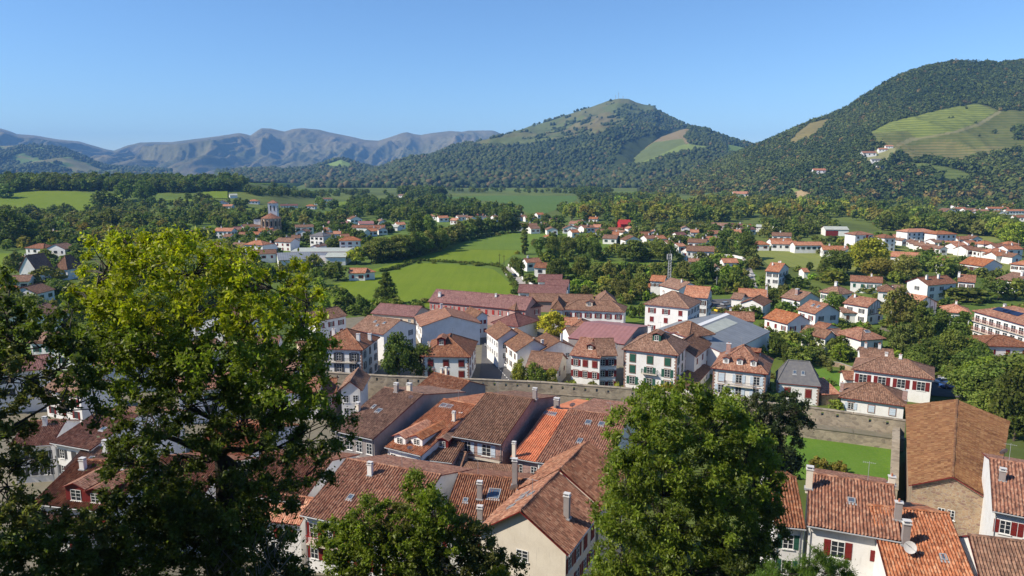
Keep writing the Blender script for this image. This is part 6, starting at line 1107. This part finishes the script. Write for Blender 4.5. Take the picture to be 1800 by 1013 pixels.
T(Z9, [(905, 325, 90, 110, 'r', 'd'), (1290, 450, 130, 90, 'r', 'd'), (1380, 450, 70, 55, 'r', 'd'), (1470, 560, 180, 130, 'r', 'y'), (1590, 545, 150, 140, 'r', 'd'), (1660, 540, 110, 150, 'r', 'm'), (1690, 430, 80, 40, 'b', 'd'), (1130, 640, 170, 150, 'r', 'o'), (980, 620, 160, 100, 'r', 'd'), (1320, 690, 200, 140, 'r', 'd'), (1220, 670, 120, 110, 'r', 'd'), (1270, 580, 130, 60, 'b', 'm'), (1540, 400, 60, 50, 'b', 'd'), (770, 400, 100, 40, 'b', 'd'), (860, 480, 60, 50, 'r', 'm'), (660, 350, 120, 40, 'b', 'd'), (470, 400, 100, 60, 'r', 'd'), (240, 360, 120, 90, 'r', 'd'), (330, 350, 90, 80, 'r', 'd'), (1340, 300, 110, 50, 'r', 'm'), (1190, 280, 130, 60, 'r', 'm'), (1710, 310, 130, 50, 'r', 'm'), (1110, 690, 140, 80, 'r', 'd'), (1260, 480, 60, 40, 'b', 'd'), (1150, 540, 60, 60, 'r', 'd')])
T(Z1, [(890, 180, 60, 65, 'b', 'g'), (1000, 150, 70, 60, 'b', 'm'), (1440, 210, 110, 70, 'b', 'g'), (1500, 215, 70, 50, 'b', 'm'), (1260, 190, 80, 30, 'b', 'd')])
T(Z2, [(340, 560, 110, 75, 'b', 'b'), (430, 570, 90, 60, 'b', 'b'), (415, 305, 90, 60, 'b', 'l'), (230, 590, 60, 40, 'b', 'd'), (720, 340, 50, 40, 'b', 'l'), (770, 215, 90, 60, 'b', 'd'), (1080, 260, 200, 150, 'r', 'm'), (1190, 420, 200, 260, 'r', 'd'), (1180, 250, 200, 180, 'r', 'm'), (900, 170, 150, 55, 'b', 'd'), (975, 170, 130, 60, 'b', 'm'), (1010, 250, 120, 90, 'r', 'm'), (120, 260, 160, 60, 'b', 'd')])
NHAND = len(TREES)
# belts (far woodland belts first)
belt([(0, 322), (430, 322), (420, 336), (300, 340), (200, 337), (60, 334), (0, 340)], 520, 12, 21, 'rrrt', 'ddddm')
belt([(0, 380), (120, 380), (260, 360), (400, 356), (560, 385), (640, 395), (470, 398), (440, 408), (300, 400), (260, 410), (0, 410)], 300, 9, 15, 'rrrrt', 'ddmmo')
belt([(0, 410), (300, 408), (330, 400), (330, 425), (150, 440), (0, 440)], 90, 8, 13, 'rrr', 'ddmmb')
belt([(560, 360), (640, 352), (760, 346), (900, 372), (920, 382), (900, 390), (700, 388), (570, 385)], 260, 10, 16, 'rrrt', 'ddddm')
belt([(430, 345), (560, 350), (640, 345), (700, 340), (500, 336), (430, 338)], 90, 8, 14, 'rrr', 'ddm')
belt([(700, 341), (745, 338), (800, 343), (720, 349)], 40, 14, 22, 'rr', 'dd'); belt([(1000, 340), (1035, 336), (1075, 342), (1020, 346)], 40, 12, 18, 'rr', 'd')
belt([(985, 372), (1040, 356), (1130, 350), (1220, 356), (1290, 350), (1360, 352), (1440, 362), (1520, 372), (1560, 380), (1540, 392), (1350, 385), (1260, 392), (1120, 396), (1000, 392)], 330, 11, 19, 'rrrt', 'mmlldob')
belt([(1010, 346), (1200, 346), (1210, 356), (1030, 358)], 70, 9, 14, 'rr', 'dm'); belt([(1180, 330), (1420, 335), (1560, 350), (1800, 362), (1800, 372), (1560, 368), (1380, 352), (1200, 346)], 170, 9, 16, 'rrr', 'dmmb')
belt([(1550, 372), (1640, 378), (1660, 396), (1800, 402), (1800, 424), (1700, 412), (1600, 412), (1540, 405)], 150, 10, 17, 'rrrt', 'mmddol'); belt([(1350, 392), (1450, 392), (1470, 412), (1380, 415), (1340, 405)], 60, 7, 13, 'rr', 'mdo')
belt([(700, 332), (1000, 333), (1000, 341), (700, 338)], 70, 8, 12, 'rr', 'dm'); belt([(430, 318), (700, 320), (700, 332), (430, 330)], 80, 8, 14, 'rr', 'dd')
def hedge(line, n, h0, h1, k='b', tones='dmd'):
    for i in range(n):
        t = (i + random.random() * .6) / n * (len(line) - 1); j = min(int(t), len(line) - 2); f = t - j; x = line[j][0] + (line[j + 1][0] - line[j][0]) * f; y = line[j][1] + (line[j + 1][1] - line[j][1]) * f; g = on_ground(x, y)
        if not foot_hit(g, .2): TREES.append((g, random.uniform(h0, h1), random.uniform(1, 1.35), KN[random.choice(k)], random.choice(tones), x, y))
hedge([(670, 478), (690, 474), (737, 458.5), (800, 462.5), (866, 467), (884, 471)], 80, 1.4, 2.6); hedge([(655, 462), (700, 457), (735, 449), (778, 438), (800, 425), (850, 411), (912, 408)], 46, 9, 15, 'rrrt', 'ddmmo'); hedge([(655, 464), (737, 450), (800, 427), (905, 409)], 40, 2.5, 4, 'b', 'dmo')
hedge([(815, 688), (950, 694), (1060, 706)], 16, 1.2, 3.2, 'b', 'gmdl'); hedge([(1420, 742), (1560, 772)], 9, .8, 1.8, 'b', 'mdo'); hedge([(1100, 700), (1330, 730)], 16, 1.5, 3.5, 'b', 'gmd')
hedge([(884, 471), (905, 500), (910, 515)], 16, 1.5, 3); hedge([(1326, 437), (1400, 440), (1500, 454), (1575, 469)], 34, 1.5, 4, 'bbr', 'dmo'); hedge([(1200, 478), (1330, 470)], 20, 3, 6, 'rb'); hedge([(1560, 460), (1800, 500)], 34, 2.5, 5, 'bbr', 'dmg'); hedge([(1040, 480), (1200, 478)], 24, 3, 7, 'rb', 'dmo'); hedge([(560, 505), (640, 548), (745, 545)], 30, 2, 6, 'bbr', 'dmg'); hedge([(1240, 545), (1400, 570), (1480, 590)], 24, 2, 4, 'b', 'dmg'); hedge([(1390, 650), (1470, 610), (1560, 625), (1680, 640)], 36, 2, 5, 'bbr', 'dmgo')
# gardens between the houses
belt([(930, 400), (1060, 400), (1320, 400), (1320, 440), (1200, 440), (1060, 425), (930, 420)], 150, 4, 10, 'rrrb', 'mmdol'); belt([(1250, 470), (1560, 478), (1800, 500), (1800, 660), (1640, 665), (1480, 640), (1340, 640), (1250, 560)], 210, 1.8, 5, 'bbbbr', 'mmdgo')
belt([(380, 405), (520, 400), (700, 400), (700, 440), (640, 440), (420, 440)], 120, 4, 10, 'rrb', 'mdd'); belt([(1320, 400), (1600, 440), (1800, 460), (1800, 500), (1600, 480), (1400, 440)], 110, 2.5, 7, 'rbb', 'mdo')
belt([(960, 470), (1180, 480), (1180, 530), (1060, 545), (960, 515)], 90, 2, 6, 'bbr', 'mgo'); belt([(0, 400), (330, 420), (560, 470), (560, 560), (300, 600), (0, 560)], 140, 5, 11, 'rrrb', 'ddmmo')
belt([(1000, 700), (1330, 735), (1330, 760), (1060, 730)], 16, 1.2, 2.8, 'b', 'mgl'); belt([(640, 535), (740, 540), (640, 560), (580, 550)], 12, 2, 5, 'rb', 'md')
belt([(1600, 640), (1700, 640), (1800, 690), (1800, 800), (1760, 770), (1690, 700), (1600, 680)], 26, 6, 10, 'rrrt', 'ddmmg', .5); belt([(1040, 470), (1330, 470), (1330, 530), (1180, 545), (1060, 535)], 70, 2.5, 7, 'rrb', 'dmogl'); belt([(940, 425), (1320, 440), (1330, 470), (1200, 462), (1060, 458), (940, 470)], 60, 4, 9, 'rrb', 'dmol')
belt([(1640, 350), (1800, 362), (1800, 400), (1660, 395)], 45, 4, 8, 'rrb', 'dmo')
belt([(1290, 640), (1430, 648), (1400, 690), (1290, 680)], 8, 1.5, 3, 'b', 'mo'); belt([(1100, 694), (1250, 700), (1360, 712), (1360, 718), (1100, 700)], 10, 1.5, 2.6, 'b', 'lm')

def short(h):
    l = h.label
    for c in (' beside ', ' behind ', ' in front ', ' with ', ' between ', ' seen ', ' below ', ' above ', ' on ', ' among ', ' left of ', ' right of ', ' from left', ' under ', ' near ', ' at the ', ' in the ', ' half ', ' peeping ', ' tucked '):
        i = l.find(c)
        if i > 12: l = l[:i]
    return ' '.join(l.split()[:7])
HPX = [(h, *[float(q) for q in to_px(np.array([h.c.x, h.c.y, h.c.z + h.E * .6]))[:2]]) for h in HOUSES]; SHORTS = {}
for h in HOUSES: SHORTS.setdefault(short(h), []).append(h)
def where_(x, y):
    c = [(abs(hx - x) + 1.6 * abs(hy - y) + (140 if len(SHORTS[short(h)]) > 1 or 'from left' in h.label else 0), h, hx, hy) for h, hx, hy in HPX]
    _, h, hx, hy = min(c, key=lambda q: q[0]); dx, dy = x - hx, y - hy
    rel = ('right of' if dx > 0 else 'left of') if abs(dx) > abs(dy) * 1.3 else ('in front of' if dy > 0 else 'behind'); return f'{rel} {short(h)}'
SHAPE = {'round': 'round', 'tall': 'slender', 'poplar': 'columnar', 'conifer': 'pointed', 'bush': 'low', 'flat': 'flat topped'}
NAMEK = {'round': 'broadleaf_tree', 'tall': 'broadleaf_tree', 'poplar': 'poplar_tree', 'conifer': 'conifer_tree', 'bush': 'shrub', 'flat': 'pine_tree'}; NOUN = {'broadleaf_tree': 'tree', 'poplar_tree': 'poplar', 'conifer_tree': 'conifer', 'shrub': 'shrub', 'pine_tree': 'umbrella pine'}
order = sorted(range(len(TREES)), key=lambda i: -TREES[i][1] / TREES[i][0].length); keep, quota = [], {'broadleaf_tree': 285, 'shrub': 200}
for i in order:
    n = NAMEK[TREES[i][3]]
    if quota.get(n, 999) > 0 and TREES[i][1] / TREES[i][0].length * F > 7: keep.append(i); quota[n] = quota.get(n, 999) - 1
kset = set(keep); lab = {}
for i in keep:
    g, h, wf, k, tone, x, y = TREES[i]; lab.setdefault(f'{TONE[tone][1]} {SHAPE[k]} {NOUN[NAMEK[k]]} {where_(x, y)}', []).append(i)
LAB = {}
for t_, ids in lab.items():
    if len(ids) == 1: LAB[ids[0]] = t_; continue
    ids.sort(key=lambda i: TREES[i][5])
    for k, i in enumerate(ids): LAB[i] = f'{ORD[min(k, len(ORD) - 1)]} from left, {t_}'
for q, i in enumerate(keep):
    g, h, wf, k, tone, x, y = TREES[i]; n = NAMEK[k]; v = q % 4; lod = 0 if h / g.length * F > 36 else 1
    r = thing(n, ' '.join(LAB[i].split()[:16]), NOUN[n] if n != 'broadleaf_tree' else 'tree', g, random.uniform(0, 6.28), {'broadleaf_tree': 'broadleaf trees in the valley', 'shrub': 'shrubs and hedges in gardens'}.get(n, 'conifers and poplars in gardens')); r.scale = (h * wf, h * wf, h)
    c = obj('crown', crown_mesh(k, v, lod), r); tn = TONE[tone][0]; j = random.uniform(.78, 1.25); hj = random.uniform(.88, 1.18); c.color = (tn[0] * j * hj, tn[1] * j, tn[2] * j, 1)
    obj('trunk', trunk_mesh(k), r)
vs_, fs_, cs_, o_ = [], [], [], 0
for q, i in enumerate(TREES):
    if q in kset: continue
    g, h, wf, k, tone, x, y = i; crown_mesh(k, q % 4, 2); V, Fq, cc = CR[(k, q % 4, 2)]; a = random.uniform(0, 6.28); ca, sa = math.cos(a), math.sin(a); X = (V[:, 0] * ca - V[:, 1] * sa) * h * wf + g.x; Y = (V[:, 0] * sa + V[:, 1] * ca) * h * wf + g.y
    vs_.append(np.stack([X, Y, V[:, 2] * h + g.z - .08 * h], 1)); fs_.append(Fq + o_); o_ += len(V); cs_.append(cc * np.array(TONE[tone][0]) * np.array([random.uniform(.88, 1.2), 1, 1]) * random.uniform(.75, 1.3))
wd = setting('woodland', mesh_np('woodland', np.vstack(vs_), np.vstack(fs_), [M_leaf], colr=np.vstack(cs_)), 'stuff'); wd['label'] = 'belts of far off trees across the valley floor'
print('TREES', len(TREES), 'kept', len(keep), 'stuff', len(TREES) - len(keep))
# ------------------------------------------------------------------ big trees on the citadel slope
def fg_tree(name, label, cat, base, fork, ells, Y, dep, cr, n, size, elong=1.6, seed=1, dens=2.0, tr=.28, droop=.2, out=.25, trans=.4, twig=True, low=False):
    r = np.random.default_rng(seed); rd = random.Random(seed); g = at_y(*base, Y); gz = zgf(g.x, Y); g = Vector((g.x, Y, min(gz, g.z))); root = thing(name, label, cat, g); sc1 = Y / CP / F
    cen, rad, cols, own = [], [], [], []
    for k, (cx, cy, rx, ry, c) in enumerate(ells):
        m = max(3, int(rx * ry / (cr * cr) * dens * (1.45 if low and cy > 690 and cx > 195 and cx < 540 else .6 if low and cx > 530 else 1)))
        for _ in range(m):
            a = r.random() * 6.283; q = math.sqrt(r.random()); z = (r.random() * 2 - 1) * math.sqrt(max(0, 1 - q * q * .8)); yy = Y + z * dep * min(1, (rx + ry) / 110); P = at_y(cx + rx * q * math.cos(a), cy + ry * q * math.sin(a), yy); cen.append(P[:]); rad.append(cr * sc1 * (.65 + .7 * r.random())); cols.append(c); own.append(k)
    cen = np.array(cen); rad = np.array(rad); cols = np.array(cols)
    V, Fq, cc = leafcloud(cen, rad, n, size, seed + 50, out=out, colj=.6, elong=elong, droop=droop, base=(1, 1, 1), zsq=1.0, gauss=True)
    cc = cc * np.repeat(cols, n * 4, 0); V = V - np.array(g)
    obj('crown', mesh_np('crown', V, Fq, [leaf_mat('big_tree_leaves', trans, .55, .35)] if trans != .4 else [M_bigleaf], colr=cc), root)
    b = MB(); FK = at_y(*fork, Y) - g
    b.tube([(0, 0, -.5), FK * .35 + Vector((.15, 0, 0)), FK * .7 + Vector((-.1, .1, 0)), FK], [tr * 1.25, tr * 1.05, tr * .95, tr * .85], 10, cap=False)
    lb = MB(); nodes = [(FK, tr * .6)]; ctr = {}
    Es = [(k, at_y(e[0], e[1] + e[3] * .25, Y + rd.uniform(-.5, .5) * dep) - g) for k, e in enumerate(ells)]
    for k, E in sorted(Es, key=lambda q: (q[1] - FK).length):
        s0, r0 = min(nodes, key=lambda q: (q[0] - E).length * (1 if q[0] is not FK else .8) + (.8 if q[0].z > E.z + .4 else 0)); L = (E - s0).length
        j = lambda f: Vector((rd.uniform(-1, 1), rd.uniform(-1, 1), rd.uniform(-.3, 1))) * L * f
        p1, p2, p3 = s0.lerp(E, .3) + j(.13), s0.lerp(E, .58) + j(.15), s0.lerp(E, .82) + j(.08); r0 = max(r0, tr * .12); lb.tube([s0, p1, p2, p3, E], [r0 * .85, r0 * .7, r0 * .58, r0 * .46, r0 * .3], 7, cap=False)
        nodes += [(p1, r0 * .62), (p2, r0 * .52), (p3, r0 * .42)]; ctr[k] = (p2, p3, E)
    if twig:
        for i in range(len(cen)):
            c_ = Vector(cen[i]) - g; s_ = rd.choice(ctr[own[i]]); lb.tube([s_, s_.lerp(c_, .5) + Vector((rd.uniform(-.15, .15), 0, rd.uniform(-.1, .25))), c_], [tr * .1, tr * .065, tr * .02], 4, cap=False)
    b.build('trunk', [M_bark2], root, smooth=True); lb.build('branches', [M_bark2], root, smooth=True); return root
M_bigleaf = leaf_mat('big_leaves', .48, .5, .35); M_bark2 = paintm('dark_bark', (.055, .045, .034), .95); M_twig = paintm('grey_twig', (.22, .20, .17), .95)
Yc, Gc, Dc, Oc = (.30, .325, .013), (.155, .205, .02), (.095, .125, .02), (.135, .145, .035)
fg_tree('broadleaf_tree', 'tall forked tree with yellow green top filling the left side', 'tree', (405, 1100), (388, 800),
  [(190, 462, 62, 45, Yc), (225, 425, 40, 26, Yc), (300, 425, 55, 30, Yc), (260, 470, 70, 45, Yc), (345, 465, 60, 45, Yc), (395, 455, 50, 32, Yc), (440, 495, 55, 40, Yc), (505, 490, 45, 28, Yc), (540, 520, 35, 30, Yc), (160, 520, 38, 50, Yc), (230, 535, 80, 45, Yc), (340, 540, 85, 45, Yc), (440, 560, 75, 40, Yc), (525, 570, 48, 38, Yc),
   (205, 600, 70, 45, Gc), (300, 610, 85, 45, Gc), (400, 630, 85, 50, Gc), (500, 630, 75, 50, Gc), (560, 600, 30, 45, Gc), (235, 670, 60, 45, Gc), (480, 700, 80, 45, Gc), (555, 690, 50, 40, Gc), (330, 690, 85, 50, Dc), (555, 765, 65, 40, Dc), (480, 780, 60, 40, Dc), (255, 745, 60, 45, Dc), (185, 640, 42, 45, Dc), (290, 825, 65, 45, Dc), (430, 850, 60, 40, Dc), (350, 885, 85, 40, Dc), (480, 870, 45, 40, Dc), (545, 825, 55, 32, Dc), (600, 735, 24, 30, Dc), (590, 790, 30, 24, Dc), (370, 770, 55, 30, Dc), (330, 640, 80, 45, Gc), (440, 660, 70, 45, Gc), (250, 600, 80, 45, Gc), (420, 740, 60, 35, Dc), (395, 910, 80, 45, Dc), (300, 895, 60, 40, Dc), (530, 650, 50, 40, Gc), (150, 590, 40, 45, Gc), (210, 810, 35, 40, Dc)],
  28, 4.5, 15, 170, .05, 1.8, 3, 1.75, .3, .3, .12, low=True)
fg_tree('broadleaf_tree', 'dark tree with olive leaves hanging in at the left edge', 'tree', (-120, 1150), (-90, 760),
  [(15, 560, 60, 55, Dc), (70, 600, 55, 45, Dc), (110, 560, 34, 36, Dc), (125, 635, 45, 40, Dc), (20, 660, 60, 50, Oc), (85, 680, 40, 28, Oc), (165, 690, 30, 30, Dc), (175, 735, 18, 20, Dc), (15, 750, 45, 50, Oc), (45, 810, 45, 35, Oc), (15, 870, 55, 50, Oc), (70, 900, 45, 35, Oc), (15, 520, 40, 40, Dc), (-60, 620, 80, 110, Dc), (-70, 820, 80, 110, Dc), (-160, 700, 100, 160, Dc), (120, 720, 22, 16, Oc), (130, 600, 30, 30, Dc)],
  22, 3, 15, 160, .044, 1.7, 8, 1.6, .26, .3, .12)
fg_tree('broadleaf_tree', 'big round dense green tree in front of the stone barn lawn', 'tree', (1225, 1180), (1225, 1010),
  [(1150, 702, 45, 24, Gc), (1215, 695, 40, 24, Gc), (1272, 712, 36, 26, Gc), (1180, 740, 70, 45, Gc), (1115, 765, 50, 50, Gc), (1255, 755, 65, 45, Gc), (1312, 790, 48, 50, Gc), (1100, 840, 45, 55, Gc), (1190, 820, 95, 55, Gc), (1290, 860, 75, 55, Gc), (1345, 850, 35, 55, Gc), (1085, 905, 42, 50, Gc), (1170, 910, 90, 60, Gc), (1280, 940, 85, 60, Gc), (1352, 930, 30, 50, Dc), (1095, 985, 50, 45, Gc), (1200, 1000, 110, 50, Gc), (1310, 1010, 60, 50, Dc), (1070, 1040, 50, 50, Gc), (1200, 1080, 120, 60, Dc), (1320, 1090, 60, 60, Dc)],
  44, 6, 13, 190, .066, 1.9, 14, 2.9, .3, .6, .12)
fg_tree('evergreen_tree', 'dark ragged evergreen between big round tree and lawn', 'tree', (1370, 850), (1368, 800),
  [(1395, 715, 30, 28, (.05, .075, .022)), (1368, 740, 45, 35, (.045, .07, .02)), (1335, 725, 40, 30, (.075, .09, .03)), (1410, 750, 22, 22, (.05, .075, .022)), (1365, 785, 45, 35, (.045, .07, .02)), (1330, 770, 40, 40, (.07, .085, .03)), (1385, 815, 28, 24, (.04, .06, .02)), (1345, 825, 40, 25, (.04, .06, .02)), (1310, 760, 30, 30, (.075, .09, .03))],
  78, 4.5, 9, 150, .09, 2.2, 21, 2.2, .3, .2, .15)
fg_tree('broadleaf_tree', 'bushy olive green tree at bottom centre before the long low house', 'tree', (735, 1120), (735, 1030),
  [(738, 862, 34, 34, Gc), (745, 905, 50, 38, Gc), (690, 920, 45, 36, Oc), (640, 925, 40, 35, Gc), (628, 970, 60, 42, Gc), (700, 975, 70, 45, Gc), (770, 950, 60, 45, Gc), (790, 995, 70, 35, Oc), (850, 985, 40, 28, Oc), (600, 1005, 40, 25, Gc), (700, 1030, 110, 40, Dc), (820, 1040, 90, 40, Dc), (835, 945, 34, 30, Oc), (885, 1000, 40, 24, Oc), (600, 950, 50, 40, Gc), (660, 890, 30, 26, Gc), (720, 940, 60, 40, Gc), (760, 900, 40, 34, Gc), (800, 930, 34, 24, Oc)],
  38, 3.2, 11, 150, .055, 1.8, 33, 2.3, .2, .3, .2)
Nc = (.10, .17, .02)
fg_tree('pine_tree', 'bright green pine top poking up at the bottom edge', 'tree', (1420, 1140), (1420, 1040),
  [(1420, 992, 50, 24, Nc), (1380, 1008, 45, 25, Nc), (1462, 1005, 40, 25, Nc), (1420, 1030, 90, 30, Nc), (1350, 1030, 40, 25, Nc), (1500, 1030, 35, 22, Nc)], 31, 2, 13, 200, .016, 7.0, 41, 2.8, .14, -1.2, .1)
for k, (lb_, bx, ells, Yd) in enumerate((('dark undergrowth in the bottom left corner', 60, [(20, 950, 60, 45, Dc), (100, 945, 60, 45, Dc), (60, 1000, 90, 40, Dc), (140, 990, 70, 45, Dc), (170, 940, 45, 40, Oc)], 25), ('dark bushy thicket below the forked tree', 260, [(200, 950, 60, 45, Dc), (270, 930, 60, 45, Dc), (330, 950, 60, 45, Dc), (250, 1000, 100, 40, Dc), (195, 900, 50, 40, Dc), (265, 880, 60, 40, Dc), (350, 930, 60, 45, Oc), (400, 960, 50, 40, Dc), (370, 1005, 60, 30, Dc)], 26), ('tangled thicket with bare twigs right of forked tree trunk', 440, [(430, 930, 50, 40, Dc), (480, 960, 45, 40, Dc), (420, 990, 60, 35, Dc), (500, 1000, 50, 28, Dc), (530, 1010, 40, 20, Oc)], 27))):
    rt = fg_tree('bush', lb_, 'bush', (bx, 1120), (bx, 1040), ells, Yd, 2.5, 15, 150, .05, 1.6, 60 + k, 2.4, .09)
    if k == 2:
        tw = MB(); rd = random.Random(4)
        for i in range(70):
            p = at_y(rd.uniform(360, 500), rd.uniform(960, 1040), 25.5) - Vector(rt.location); d = Vector((rd.uniform(-.5, .8), rd.uniform(-.3, .3), rd.uniform(.5, 1))) * rd.uniform(.6, 1.7); tw.tube([p, p + d * .5 + Vector((0, 0, -.05)), p + d], [.014, .01, .003], 4, cap=False)
        tw.build('bare_twigs', [M_twig], rt)
# yellow flowering shrub at the bottom edge
r_ = np.random.default_rng(5); fl = np.array([at_y(880 + r_.normal() * 12, 1008 + r_.normal() * 7, 34)[:] for _ in range(16)]); g = Vector(fl.mean(0)); rt = thing('flowering_shrub', 'small shrub with yellow flowers at the bottom edge', 'shrub', (g.x, g.y, zgf(g.x, g.y)))
V, Fq, cc = leafcloud(fl, np.full(16, .16), 60, .045, 9, base=(.6, .45, .02)); obj('flowers', mesh_np('flowers', V - np.array(rt.location), Fq, [M_bigleaf], colr=cc), rt)
V, Fq, cc = leafcloud(fl - np.array([0, 0, .25]), np.full(16, .3), 90, .06, 10, base=Gc); obj('foliage', mesh_np('foliage', V - np.array(rt.location), Fq, [M_bigleaf], colr=cc), rt)
b = MB(); b.tube([(0, 0, -.2), g - Vector(rt.location)], [.06, .02], 6); b.build('stem', [M_bark2], rt)
# unseen trees added left of the frame to shade the lower crowns
for k, (x, y, zt, rr) in enumerate(((-31, 21, 49, 5.5), (-39, 28, 49, 6))):
    g = Vector((x, y, zgf(x, y))); rt = thing('broadleaf_tree', ['tall tree on the citadel slope left of the olive tree', 'second slope tree further down to the left', 'slope tree nearest to the citadel wall at left'][k], 'tree', g); h = zt - g.z; rt.scale = (h * .55, h * .55, h); obj('crown', crown_mesh('round', k, 0), rt).color = (.7, .8, .7, 1); obj('trunk', trunk_mesh('round'), rt)
